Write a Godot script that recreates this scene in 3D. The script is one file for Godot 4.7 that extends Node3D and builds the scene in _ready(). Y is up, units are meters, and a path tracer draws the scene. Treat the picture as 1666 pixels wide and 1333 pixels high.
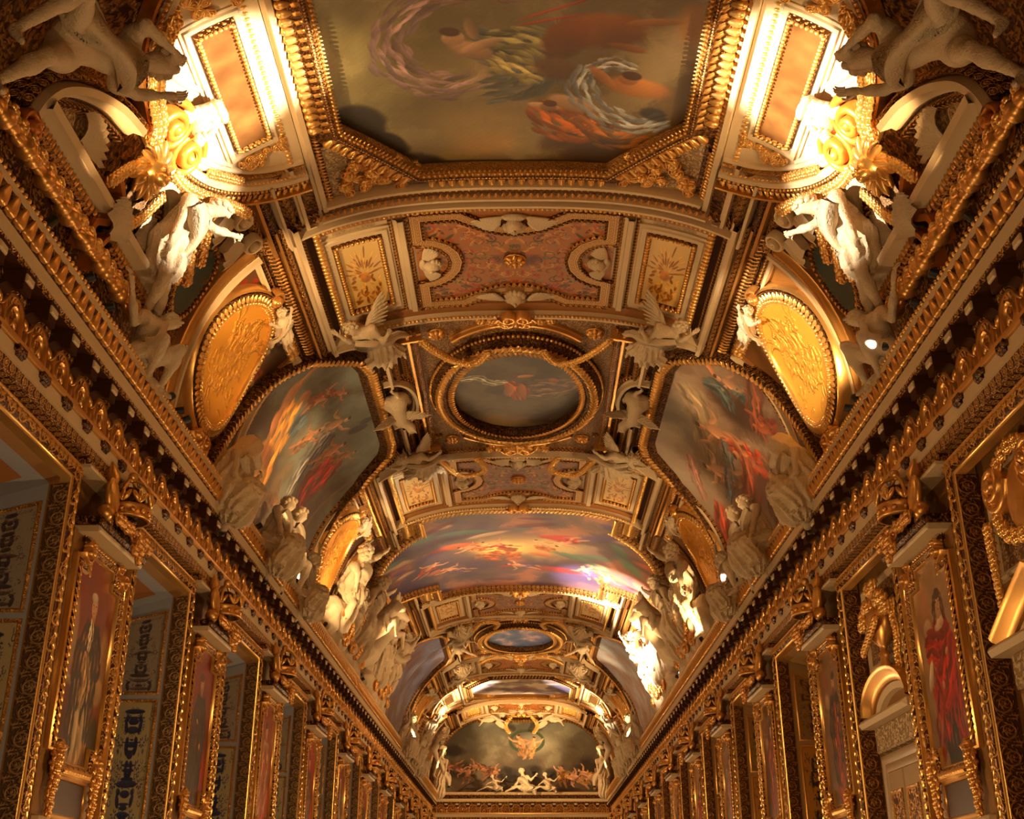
extends Node3D

# A long gilded state gallery under a painted and stuccoed barrel vault, seen from near its entrance, looking up.
# World: x to the right, y up, the gallery runs towards -z. Its middle cross-axis is at z = -C.
const C := 31.87        # distance of the middle of the gallery
const DEND := 60.52     # distance of the end wall
const VA := 4.75        # half width, rise and squareness of the vault's section, and its springing height
const VB := 4.15
const VN := 2.72
const Y0 := 7.2
const XW := 4.6         # wall face
const BAY := 4.551      # spacing of the openings
const BANDS := [14.2, 17.65, 24.15, 27.8]   # the two ribs on the near side of the middle

var pr_s := PackedFloat32Array()
var pr_p := PackedVector2Array()
var used := {}
var M := {}
var G := {}     # shared ornament meshes
var rng := RandomNumberGenerator.new()
var world_pose := false

func _ready() -> void:
	var cam := Camera3D.new()
	cam.name = "camera"
	cam.position = Vector3(0.1139, 1.7, 0)
	cam.rotation = Vector3(0.4126, 0.0099, 0)
	cam.fov = 38.86
	cam.near = 0.05
	cam.far = 200.0
	add_child(cam)
	cam.current = true
	var env := Environment.new()
	env.background_mode = Environment.BG_COLOR
	env.background_color = Color(0, 0, 0)
	env.tonemap_mode = Environment.TONE_MAPPER_LINEAR
	env.tonemap_exposure = 1.15
	env.sdfgi_enabled = true
	env.ssao_enabled = true
	env.ssil_enabled = true
	var we := WorldEnvironment.new()
	we.name = "world_environment"
	we.environment = env
	add_child(we)
	rng.seed = 7
	setup_vault()
	lights()
	materials()
	pictures()
	ornaments()
	lamps()
	shell()
	cornices()
	walls()
	bands()
	octagon_bays()
	oval_bays()
	middle_bay()
	end_wall()
	sculpture()


# ---------------------------------------------------------------- light: spots on the cornice that wash the vault, and unseen floor lamps added to fill light on the walls
# [side, distance, aim d, aim t, energy, cone]; each spot's fitting is built in lamps(); spots aimed across at the white panels are added to brighten them
const WARM := Color(1.0, 0.82, 0.58)
const PALE := Color(1.0, 0.92, 0.82)
const SPOTS := [
	[-1, 9.0, 10.9, -3.3, 24.0, 20], [-1, 10.0, 10.9, 3.75, 640.0, 8.5], [-1, 10.6, 12.0, 4.8, 260.0, 7.5], [-1, 12.9, 15.6, -3.0, 16.0, 22], [-1, 13.3, 15.6, 4.9, 170.0, 9], [-1, 13.6, 15.7, 2.0, 10.0, 30], [-1, 18.02, 20.5, 0.4, 10.0, 34], [-1, 20.4, 19.0, 4.8, 60.0, 14], [-1, 21.37, 24.8, -3.3, 24.0, 22], [-1, 24.93, 28.5, -3.0, 12.0, 40], [-1, 30.6, 35.3, 4.2, 900.0, 17], [-1, 31.27, 31.5, 1.0, 20.0, 42], [-1, 33.34, 36.5, -3.5, 8.0, 40], [-1, 43.0, 45.0, 1.0, 20.0, 44], [-1, 49.0, 52.5, 3.4, 420.0, 13], [-1, 55.5, 59.0, 2.0, 60.0, 40],
	[1, 9.0, 10.9, 3.3, 24.0, 20], [1, 10.0, 10.9, -3.75, 640.0, 8.5], [1, 10.6, 12.0, -4.8, 260.0, 7.5], [1, 13.02, 15.7, 4.5, 14.0, 22], [1, 13.3, 15.6, -4.7, 60.0, 10], [1, 11.6, 16.1, -2.6, 170.0, 11], [1, 18.6, 20.9, -0.6, 10.0, 34], [1, 20.4, 19.8, -5.6, 90.0, 12], [1, 21.4, 25.7, -3.0, 230.0, 10], [1, 21.9, 24.8, 2.4, 8.0, 34], [1, 26.5, 29.0, 3.0, 14.0, 40], [1, 30.4, 26.6, -4.9, 60.0, 14], [1, 31.0, 33.5, -1.0, 26.0, 42], [1, 33.4, 36.2, 3.4, 10.0, 34], [1, 43.0, 44.5, 0.0, 20.0, 44], [1, 49.0, 52.5, -3.4, 420.0, 13], [1, 55.5, 59.0, -2.0, 60.0, 40]]
const ORD := ["first", "second", "third", "fourth", "fifth", "sixth", "seventh", "eighth", "ninth", "tenth", "eleventh", "twelfth", "thirteenth", "fourteenth", "fifteenth", "sixteenth", "seventeenth"]
const FILL_LAMPS := [-1.5, 5.5, 13.5, 21.0, 28.5, 36.0, 43.5, 51.0, 57.5]

func lights() -> void:
	for e in SPOTS:
		var l := SpotLight3D.new()
		l.name = "cornice_spot_light"
		add_child(l, true)
		var p := Vector3(e[0] * 4.2, 7.52, -e[1])
		var q := vp(e[2], e[3], 0.0)
		l.look_at_from_position(p + (q - p).normalized() * 0.16, q, Vector3(0.0, 0.1, 1.0))
		l.light_color = PALE if e[4] > 100.0 else WARM
		l.light_energy = e[4]
		l.spot_range = 60.0
		l.spot_attenuation = 2.0
		l.spot_angle = e[5]
		l.spot_angle_attenuation = 0.6
		l.light_size = 0.06
		l.shadow_enabled = true
	for d in FILL_LAMPS:
		var l := OmniLight3D.new()
		l.name = "fill_lamp_light"
		l.position = Vector3(0, 1.72, -d)
		l.light_color = WARM
		l.light_energy = 8.0
		l.omni_range = 60.0
		l.omni_attenuation = 2.0
		l.light_size = 0.18
		l.shadow_enabled = true
		add_child(l, true)

func lamps() -> void:
	var k := 0
	for e in SPOTS:
		var p := Vector3(e[0] * 4.2, 7.52, -e[1])
		var q := vp(e[2], e[3], 0.0)
		var z := (q - p).normalized()
		var x := Vector3.BACK.cross(z).normalized()
		var t := thing("spotlight", "small black spotlight on the %s cornice, %s from the viewer" % ["left" if e[0] < 0 else "right", ORD[k if e[0] < 0 else k - 16]], "spotlight", "spotlights on the cornice", p)
		k += 1
		var mb := MB.new()
		var b := Basis(x, z, x.cross(z))
		mb.lathe(Transform3D(b, Vector3.ZERO), [Vector2(0.01, -0.07), Vector2(0.035, -0.07), Vector2(0.045, -0.04), Vector2(0.048, 0.07), Vector2(0.042, 0.07), Vector2(0.04, 0.045)], 12)
		part("housing", mb, M.black, t)
		mb = MB.new()
		mb.lathe(Transform3D(b, Vector3.ZERO), [Vector2(0.041, 0.045), Vector2(0.03, 0.055), Vector2(0.005, 0.06)], 12)
		part("lens", mb, M.lamp, t)
		mb = MB.new()
		mb.box(Transform3D(Basis.IDENTITY, Vector3(0, -0.065, 0)), Vector3(0.02, 0.13, 0.02))
		part("stem", mb, M.black, t)
	k = 0
	for d in FILL_LAMPS:  # fill lamps added below the view to brighten the walls
		var t := thing("fill_lamp", "added unseen standing lantern on the gallery floor, %s along the middle from the entrance" % ORD[k], "fill_lamp", "added fill lamps down the middle of the floor", Vector3(0, 0, -d))
		k += 1
		var mb := MB.new()
		mb.lathe(Transform3D.IDENTITY, [Vector2(0.01, 0), Vector2(0.2, 0), Vector2(0.18, 0.04), Vector2(0.03, 0.1), Vector2(0.025, 1.5), Vector2(0.08, 1.54), Vector2(0.01, 1.56)], 12)
		part("stand", mb, M.black, t)
		mb = MB.new()
		mb.ball(Transform3D(Basis.from_scale(Vector3.ONE * 0.17), Vector3(0, 1.72, 0)), 14, 8)
		part("bulb", mb, M.lamp, t)

# ---------------------------------------------------------------- vault surface
# d = distance down the gallery (z = -d), t = arc length across the vault from the crown (minus = the window side), o = height proud of the surface
func setup_vault() -> void:
	var px := 0.0
	var py := Y0 + VB
	var s := 0.0
	for i in 801:
		var th := i * PI / 1600.0
		var r := 1.0 / pow(pow(sin(th) / VA, VN) + pow(cos(th) / VB, VN), 1.0 / VN)
		var x := r * sin(th)
		var y := Y0 + r * cos(th)
		s += Vector2(x - px, y - py).length()
		px = x; py = y
		pr_s.append(s); pr_p.append(Vector2(x, y))

func prof(t: float) -> Vector2:
	var a: float = min(abs(t), pr_s[800] - 0.001)
	var lo := pr_s.bsearch(a)
	lo = clampi(lo, 1, 800)
	var k: float = (a - pr_s[lo - 1]) / max(pr_s[lo] - pr_s[lo - 1], 1e-6)
	var p := pr_p[lo - 1].lerp(pr_p[lo], k)
	return Vector2(p.x * signf(t), p.y)

func vn(t: float) -> Vector3:      # inward normal
	var a := prof(t - 0.06)
	var b := prof(t + 0.06)
	var g := (b - a).normalized()
	return Vector3(g.y, -g.x, 0)

func vp(d: float, t: float, o := 0.0) -> Vector3:
	var p := prof(t)
	return Vector3(p.x, p.y, -d) + vn(t) * o

func vframe(d: float, t: float, o := 0.0, turn := 0.0) -> Transform3D:   # x down the gallery, y towards the crown, z into the room
	var n := vn(t)
	var x := Vector3(0, 0, -1)
	var y := n.cross(x)
	return Transform3D(Basis(x, y, n).rotated(n, turn), vp(d, t, o))

# ---------------------------------------------------------------- mesh building
class MB:
	var v := PackedVector3Array()
	var n := PackedVector3Array()
	var uv := PackedVector2Array()
	var ix := PackedInt32Array()
	func grid(P: PackedVector3Array, nu: int, nv: int, U: PackedVector2Array, cu := false, cv := false) -> void:   # normal = du x dv
		var o := v.size()
		v.append_array(P)
		uv.append_array(U)
		for i in nu:
			var i0 := (i - 1 if i > 0 else (nu - 2 if cu else 0)) * nv
			var i1 := (i + 1 if i < nu - 1 else (1 if cu else nu - 1)) * nv
			for j in nv:
				var j0 := j - 1 if j > 0 else (nv - 2 if cv else 0)
				var j1 := j + 1 if j < nv - 1 else (1 if cv else nv - 1)
				var q := (P[i1 + j] - P[i0 + j]).cross(P[i * nv + j1] - P[i * nv + j0])
				if q.length_squared() < 1e-16:
					q = (P[i1 + j1] - P[i0 + j0]).cross(P[i0 + j1] - P[i1 + j0])
				n.append(q.normalized() if q.length_squared() > 1e-20 else Vector3.UP)
		for i in nu - 1:
			for j in nv - 1:
				var a := o + i * nv + j
				ix.append(a); ix.append(a + nv + 1); ix.append(a + nv)
				ix.append(a); ix.append(a + 1); ix.append(a + nv + 1)
	func quad(a: Vector3, b: Vector3, c: Vector3, e: Vector3, w := 1.0, h := 1.0) -> void:    # counterclockwise from the front
		var o := v.size()
		var q := (b - a).cross(c - a).normalized()
		for p in [a, b, c, e]: v.append(p); n.append(q)
		uv.append(Vector2(0, h)); uv.append(Vector2(w, h)); uv.append(Vector2(w, 0)); uv.append(Vector2.ZERO)
		for k in [0, 2, 1, 0, 3, 2]: ix.append(o + k)
	func poly(pts: PackedVector3Array, mid: Vector3, nor: Vector3) -> void:   # a fan, counterclockwise from the front
		var o := v.size()
		v.append(mid); n.append(nor); uv.append(Vector2(0.5, 0.5))
		for k in pts.size(): v.append(pts[k]); n.append(nor); uv.append(Vector2.ZERO)
		for k in pts.size():
			ix.append(o); ix.append(o + 1 + (k + 1) % pts.size()); ix.append(o + 1 + k)
	func box(xf: Transform3D, s: Vector3, ch := 0.0) -> void:    # centred box, chamfered on the four edges round its z face
		var h := s * 0.5
		var c: float = min(ch, min(h.x, h.y) * 0.9)
		var b := [Vector3(-h.x, -h.y, -h.z), Vector3(h.x, -h.y, -h.z), Vector3(h.x, h.y, -h.z), Vector3(-h.x, h.y, -h.z)]
		var m := []; var t := []
		for k in b:
			m.append(xf * Vector3(k.x, k.y, h.z - c))
			t.append(xf * Vector3(k.x - signf(k.x) * c, k.y - signf(k.y) * c, h.z))
		for k in 4: b[k] = xf * (b[k] as Vector3)
		for k in 4:
			var l := (k + 1) % 4
			var w: float = s.x if k % 2 == 0 else s.y
			quad(b[k], b[l], m[l], m[k], w, s.z)
			if c > 0.0: quad(m[k], m[l], t[l], t[k], w, c)
		quad(t[0], t[1], t[2], t[3], s.x, s.y)
		quad(b[3], b[2], b[1], b[0], s.x, s.y)
	func lathe(xf: Transform3D, pr: Array, seg := 10, sq := 1.0) -> void:    # pr: Vector2(radius, height) from the foot up, round y
		var P := PackedVector3Array(); var U := PackedVector2Array()
		for i in seg + 1:
			var a := -i * TAU / seg
			for k in pr: P.append(xf * Vector3(cos(a) * k.x, k.y, sin(a) * k.x * sq)); U.append(Vector2(float(i) / seg, k.y))
		grid(P, seg + 1, pr.size(), U, true)
	func ball(xf: Transform3D, seg := 8, rings := 5) -> void:
		var pr := []
		for k in rings + 1: pr.append(Vector2(sin(k * PI / rings), -cos(k * PI / rings)))
		lathe(xf, pr, seg)
	func tube(pts: PackedVector3Array, rad: PackedFloat32Array, sides := 6, flat := 1.0, up := Vector3.BACK) -> void:
		var P := PackedVector3Array(); var U := PackedVector2Array()
		var m := pts.size()
		var lng := 0.0
		for i in m:
			var tg := (pts[min(i + 1, m - 1)] - pts[max(i - 1, 0)]).normalized()
			var a := up.cross(tg)
			a = (a if a.length() > 0.05 else Vector3.RIGHT.cross(tg)).normalized()
			var b := tg.cross(a)
			if i > 0: lng += pts[i].distance_to(pts[i - 1])
			for k in sides + 1:
				var w := k * TAU / sides
				P.append(pts[i] + (a * cos(w) + b * sin(w) * flat) * rad[i]); U.append(Vector2(lng, float(k) / sides))
		grid_rev(P, m, sides + 1, U)
	func grid_rev(P: PackedVector3Array, nu: int, nv: int, U: PackedVector2Array) -> void:   # tube surfaces: closed round v, normal outwards
		var o := v.size()
		v.append_array(P); uv.append_array(U)
		for i in nu:
			var c := Vector3.ZERO
			for j in nv - 1: c += P[i * nv + j]
			c /= nv - 1
			for j in nv:
				var q := P[i * nv + j] - c
				n.append(q.normalized() if q.length_squared() > 1e-14 else Vector3.UP)
		for i in nu - 1:
			for j in nv - 1:
				var a := o + i * nv + j
				ix.append(a); ix.append(a + nv); ix.append(a + nv + 1)
				ix.append(a); ix.append(a + nv + 1); ix.append(a + 1)
	func add(b: MB, xf: Transform3D) -> void:
		var o := v.size()
		var flip := xf.basis.determinant() < 0.0
		var nb := xf.basis.inverse().transposed()
		for k in b.v.size():
			v.append(xf * b.v[k]); n.append((nb * b.n[k]).normalized())
		uv.append_array(b.uv)
		for k in range(0, b.ix.size(), 3):
			ix.append(o + b.ix[k])
			ix.append(o + b.ix[k + (2 if flip else 1)]); ix.append(o + b.ix[k + (1 if flip else 2)])
	func sweep(pts: PackedVector3Array, nor: PackedVector3Array, pf: Array, closed := false) -> void:   # a moulding: pf = Vector2(side, height), side growing to the left of the way seen from above
		var m := pts.size()
		var np := pf.size()
		var sn := []
		for j in np - 1:
			var e: Vector2 = pf[j + 1] - pf[j]
			sn.append(Vector2(-e.y, e.x).normalized())
		var rows := []   # (profile point, normal, arc)
		var arc := 0.0
		for j in np - 1:
			var na: Vector2 = sn[j]; var nb: Vector2 = sn[j]
			if j > 0 and sn[j].dot(sn[j - 1]) > 0.64: na = (sn[j] + sn[j - 1]).normalized()
			if j < np - 2 and sn[j].dot(sn[j + 1]) > 0.64: nb = (sn[j] + sn[j + 1]).normalized()
			rows.append([pf[j], na, arc])
			arc += (pf[j + 1] - pf[j]).length()
			rows.append([pf[j + 1], nb, arc])
		var nr := rows.size()
		var o := v.size()
		var lng := 0.0
		var cnt := m + 1 if closed else m
		for ii in cnt:
			var i := ii % m
			var pv := pts[(i - 1 + m) % m] if closed or i > 0 else pts[i] * 2.0 - pts[i + 1]
			var nx := pts[(i + 1) % m] if closed or i < m - 1 else pts[i] * 2.0 - pts[i - 1]
			if ii > 0: lng += pts[i].distance_to(pts[(i - 1 + m) % m])
			var nn := nor[i]
			var l0 := nn.cross((pts[i] - pv).normalized())
			var l1 := nn.cross((nx - pts[i]).normalized())
			var l := (l0 + l1).normalized()
			var mt: float = 1.0 / max(0.35, l.dot(l1.normalized()))
			for r in rows:
				v.append(pts[i] + l * (r[0].x * mt) + nn * r[0].y)
				n.append((l * r[1].x + nn * r[1].y).normalized())
				uv.append(Vector2(lng, r[2]))
		for i in cnt - 1:
			for j in range(0, nr, 2):
				var a := o + i * nr + j
				ix.append(a); ix.append(a + nr + 1); ix.append(a + nr)
				ix.append(a); ix.append(a + 1); ix.append(a + nr + 1)
	func mesh() -> ArrayMesh:
		var am := ArrayMesh.new()
		var ar := []
		ar.resize(Mesh.ARRAY_MAX)
		ar[Mesh.ARRAY_VERTEX] = v; ar[Mesh.ARRAY_NORMAL] = n; ar[Mesh.ARRAY_TEX_UV] = uv; ar[Mesh.ARRAY_INDEX] = ix
		am.add_surface_from_arrays(Mesh.PRIMITIVE_TRIANGLES, ar)
		return am

# ---------------------------------------------------------------- nodes
func put(called: String, mesh: Mesh, mat: Material, parent: Node = self, xf := Transform3D()) -> MeshInstance3D:
	var o := MeshInstance3D.new()
	o.name = called
	o.mesh = mesh
	o.material_override = mat
	o.transform = xf
	o.cast_shadow = GeometryInstance3D.SHADOW_CASTING_SETTING_ON
	if parent == self: name_it(o, called)
	parent.add_child(o, true)
	return o

func part(called: String, mb: MB, mat: Material, parent: Node, xf := Transform3D()) -> MeshInstance3D:
	return put(called, mb.mesh(), mat, parent, xf)

func name_it(o: Node, called: String) -> void:
	var k: int = used.get(called, 0)
	used[called] = k + 1
	o.name = called if k == 0 else "%s_%03d" % [called, k]

func thing(called: String, label: String, category: String, group := "", at := Vector3.ZERO) -> Node3D:
	var o := Node3D.new()
	name_it(o, called)
	o.position = at
	add_child(o)
	return tag(o, label, category, group)

func tag(o: Node3D, label: String, category: String, group := "") -> Node3D:
	o.set_meta("label", label)
	o.set_meta("category", category)
	if group: o.set_meta("group", group)
	return o

func struct_root(called: String, label: String, category: String) -> Node3D:
	var o := thing(called, label, category)
	o.set_meta("kind", "structure")
	return o

const FX := Transform3D(Vector3(-1, 0, 0), Vector3(0, 1, 0), Vector3(0, 0, 1), Vector3.ZERO)
const FZ := Transform3D(Vector3(1, 0, 0), Vector3(0, 1, 0), Vector3(0, 0, -1), Vector3(0, 0, -2.0 * C))

func copy(o: Node3D, xf: Transform3D, label: String) -> Node3D:    # a mirrored copy of a thing with its parts
	var c: Node3D = o.duplicate()
	var base := String(o.name)
	if base.length() > 4 and base[-4] == "_" and base.right(3).is_valid_int(): base = base.left(-4)
	name_it(c, base)
	add_child(c)
	c.transform = xf * o.transform
	c.set_meta("label", label)
	return c

func four(o: Node3D, what: String, near := "") -> Array:      # the thing on the window side near the camera, then its twins
	var labels := []
	for k in 4: labels.append(what.replace("{side}", ["left", "right", "left", "right"][k]).replace("{at}", ["near", "near", "far", "far"][k]))
	o.set_meta("label", labels[0])
	return [o, copy(o, FX, labels[1]), copy(o, FZ, labels[2]), copy(o, FX * FZ, labels[3])]

func run(called: String, mesh: Mesh, mat: Material, xfs: Array, parent: Node) -> Node3D:    # many small carved pieces joined into one part
	var mm := MultiMesh.new()
	mm.transform_format = MultiMesh.TRANSFORM_3D
	mm.mesh = mesh
	mm.instance_count = xfs.size()
	for k in xfs.size(): mm.set_instance_transform(k, xfs[k])
	var o := MultiMeshInstance3D.new()
	o.name = called
	o.multimesh = mm
	o.material_override = mat
	o.set_meta("kind", "stuff")
	parent.add_child(o, true)
	return o

# ---------------------------------------------------------------- ways over the vault
func fine(way: Array, step := 0.3, closed := false) -> PackedVector2Array:
	var r := PackedVector2Array()
	var m := way.size()
	for i in (m if closed else m - 1):
		var a: Vector2 = way[i]; var b: Vector2 = way[(i + 1) % m]
		var k: int = max(1, ceili(a.distance_to(b) / step))
		for j in k: r.append(a.lerp(b, float(j) / k))
	if not closed: r.append(way[m - 1])
	return r

func vpts(way: PackedVector2Array, o := 0.0) -> Array:      # [points, normals]
	var p := PackedVector3Array(); var q := PackedVector3Array()
	for w in way: p.append(vp(w.x, w.y, o)); q.append(vn(w.y))
	return [p, q]

func vsweep(mb: MB, way: Array, pf: Array, o := 0.0, closed := false, step := 0.3) -> void:
	var a := vpts(fine(way, step, closed), o)
	mb.sweep(a[0], a[1], pf, closed)

func ell(cd: float, ct: float, rd: float, rt: float, k := 40, a0 := 0.0, a1 := TAU) -> Array:
	var r := []
	var full := absf(a1 - a0 - TAU) < 0.01
	for i in (k if full else k + 1):
		var a := a0 + (a1 - a0) * i / k
		r.append(Vector2(cd + cos(a) * rd, ct + sin(a) * rt))
	return r

func along(way: PackedVector2Array, gap: float, o: float, sc: Vector3, closed := false, turn := 0.0, side := 0.0) -> Array:   # frames spaced along a way: x along it, y to its left, z out
	var a := vpts(way, o)
	return spaced(a[0], a[1], gap, sc, closed, turn, side)

func spaced(p: PackedVector3Array, q: PackedVector3Array, gap: float, sc: Vector3, closed := false, turn := 0.0, side := 0.0) -> Array:
	var r := []
	var m := p.size()
	var total := 0.0
	var segs := m if closed else m - 1
	for i in segs: total += p[i].distance_to(p[(i + 1) % m])
	var cnt: int = max(1, roundi(total / gap))
	var st := total / cnt
	var at := st * 0.5
	var run_ := 0.0
	for i in segs:
		var a := p[i]; var b := p[(i + 1) % m]
		var l := a.distance_to(b)
		while at <= run_ + l + 1e-6 and r.size() < cnt:
			var k: float = (at - run_) / max(l, 1e-6)
			var tg := (b - a).normalized()
			var nn := q[i].lerp(q[(i + 1) % m], k)
			nn = (nn - tg * nn.dot(tg)).normalized()
			var bs := Basis(tg, nn.cross(tg), nn)
			if turn: bs = bs.rotated(nn, turn)
			r.append(Transform3D(bs.scaled_local(sc), a.lerp(b, k) + nn.cross(tg) * side))
			at += st
		run_ += l
	return r

func vpatch(mb: MB, d0: float, d1: float, nd: int, lo: Callable, hi: Callable, nt: int, o := 0.0, fit := true) -> void:   # surface between t = lo(d) and hi(d); u runs with t, v with d
	var P := PackedVector3Array(); var U := PackedVector2Array()
	var mn := 1e9; var mx := -1e9
	for i in nd + 1:
		var d := d0 + (d1 - d0) * i / nd
		mn = min(mn, lo.call(d)); mx = max(mx, hi.call(d))
	for i in nd + 1:
		var d := d0 + (d1 - d0) * i / nd
		var a: float = lo.call(d); var b: float = hi.call(d)
		for j in nt + 1:
			var t := a + (b - a) * j / nt
			P.append(vp(d, t, o))
			U.append(Vector2((t - mn) / (mx - mn), (d - d0) / (d1 - d0)) if fit else Vector2(t, d))
	mb.grid(P, nd + 1, nt + 1, U)

func rect_patch(mb: MB, d0: float, d1: float, t0: float, t1: float, o := 0.0, fit := true) -> void:
	vpatch(mb, d0, d1, max(2, ceili((d1 - d0) / 0.6)), func(_d): return t0, func(_d): return t1, max(2, ceili((t1 - t0) / 0.2)), o, fit)

func ell_patch(mb: MB, cd: float, ct: float, rd: float, rt: float, o := 0.0) -> void:
	var h := func(d): return rt * sqrt(max(0.0, 1.0 - pow((d - cd) / rd, 2)))
	vpatch(mb, cd - rd, cd + rd, 28, func(d): return ct - h.call(d), func(d): return ct + h.call(d), 16, o)

# ---------------------------------------------------------------- computed textures
func dome(b: PackedFloat32Array, w: int, h: int, x: float, y: float, r: float, z: float) -> void:   # a raised round dab, wrapping at the edges
	for j in range(floori(y - r), ceili(y + r) + 1):
		for i in range(floori(x - r), ceili(x + r) + 1):
			var q := ((i - x) * (i - x) + (j - y) * (j - y)) / (r * r)
			if q < 1.0:
				var k := posmod(j, h) * w + posmod(i, w)
				b[k] = max(b[k], z * sqrt(1.0 - q))

func height_image(b: PackedFloat32Array, w: int, h: int) -> ImageTexture:
	var im := Image.create_from_data(w, h, false, Image.FORMAT_RF, b.to_byte_array())
	return ImageTexture.create_from_image(im)

func blank(w: int, h: int) -> PackedFloat32Array:
	var b := PackedFloat32Array()
	b.resize(w * h)
	return b

func leaf_dab(b: PackedFloat32Array, w: int, h: int, x: float, y: float, a: float, l: float, r: float, z: float) -> void:
	for k in 7:
		var s := k / 6.0
		dome(b, w, h, x + cos(a + s * 0.7) * l * s, y + sin(a + s * 0.7) * l * s, r * (1.15 - 0.8 * s), z * (1.0 - 0.35 * s))

func tex_scroll(w: int, h: int) -> PackedFloat32Array:     # running foliage scrolls, one wave long
	var b := blank(w, h)
	for k in 2:
		var cx := w * (0.25 + 0.5 * k)
		var cy := h * 0.5
		var sg := 1.0 if k == 0 else -1.0
		for i in 120:
			var s := i / 119.0
			var a := sg * (s * 11.0 - 1.2)
			var r := h * 0.42 * (1.0 - s * 0.92)
			dome(b, w, h, cx + cos(a) * r * 1.05, cy + sin(a) * r, h * (0.065 - 0.02 * s), 0.8)
			if i % 9 == 0: leaf_dab(b, w, h, cx + cos(a) * r, cy + sin(a) * r, a + sg * 0.6, h * 0.2, h * 0.06, 0.75)
		for p in 6:
			dome(b, w, h, cx + cos(p * 1.047) * h * 0.08, cy + sin(p * 1.047) * h * 0.08, h * 0.055, 1.0)
	for i in 40:
		leaf_dab(b, w, h, rng.randf() * w, (0.06 if i % 2 == 0 else 0.94) * h, rng.randf() * TAU, h * 0.14, h * 0.045, 0.55)
	return b

func tex_leaves(w: int, h: int) -> PackedFloat32Array:     # upright carved leaves side by side
	var b := blank(w, h)
	for k in 4:
		var x := w * (0.125 + 0.25 * k)
		for s in 3:
			leaf_dab(b, w, h, x, h * 0.9, -PI / 2 - 0.35 + (s - 1) * 0.5, h * (0.85 if s == 1 else 0.6), w * 0.06, 1.0 if s == 1 else 0.7)
		dome(b, w, h, x + w * 0.125, h * 0.2, w * 0.05, 0.7)
	return b

func tex_crumbs(n: int, count: int, r0: float, r1: float, sd: int) -> PackedFloat32Array:    # close all-over carving
	var b := blank(n, n)
	rng.seed = sd
	for k in count:
		leaf_dab(b, n, n, rng.randf() * n, rng.randf() * n, rng.randf() * TAU, rng.randf_range(r0, r1) * 3.0, rng.randf_range(r0, r1), rng.randf_range(0.5, 1.0))
	return b

func tex_noise(lo: Color, hi: Color, freq: float, sd: int, oct := 4) -> NoiseTexture2D:
	var f := FastNoiseLite.new()
	f.seed = sd
	f.frequency = freq
	f.fractal_octaves = oct
	var t := NoiseTexture2D.new()
	t.width = 256; t.height = 256
	t.seamless = true
	t.noise = f
	var g := Gradient.new()
	g.set_color(0, lo); g.set_color(1, hi)
	t.color_ramp = g
	return t

func mat(called: String, col: Color, rough: float, metal := 0.0, bump: Texture2D = null, cm := 0.0, tile := Vector2(1, 1), tri := 0.0) -> StandardMaterial3D:
	var m := StandardMaterial3D.new()
	m.resource_name = called
	m.albedo_color = col
	m.roughness = rough
	m.metallic = metal
	m.uv1_scale = Vector3(1.0 / tile.x, 1.0 / tile.y, 1)
	if bump:
		m.heightmap_enabled = true
		m.heightmap_texture = bump
		m.heightmap_scale = cm
	if tri > 0.0:
		m.uv1_triplanar = true
		m.uv1_world_triplanar = true
		m.uv1_scale = Vector3.ONE / tri
	M[called] = m
	return m

func tone_image(b: PackedFloat32Array, w: int, h: int, lo: Color, hi: Color) -> ImageTexture:    # gilding on the raised work, umber in the hollows as painted shade
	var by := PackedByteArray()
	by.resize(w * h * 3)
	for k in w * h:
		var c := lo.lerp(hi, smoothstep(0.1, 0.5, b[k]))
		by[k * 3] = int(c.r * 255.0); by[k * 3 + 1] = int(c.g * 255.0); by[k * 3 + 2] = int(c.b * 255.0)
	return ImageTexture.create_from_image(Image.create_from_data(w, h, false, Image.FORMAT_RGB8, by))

func toned(called: String, hgt: Texture2D, tone: Texture2D, col: Color, rough: float, metal: float, cm: float, tile: Vector2, tri := 0.0) -> void:
	var m := mat(called, col, rough, metal, hgt, cm, tile, tri)
	m.albedo_texture = tone

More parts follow.
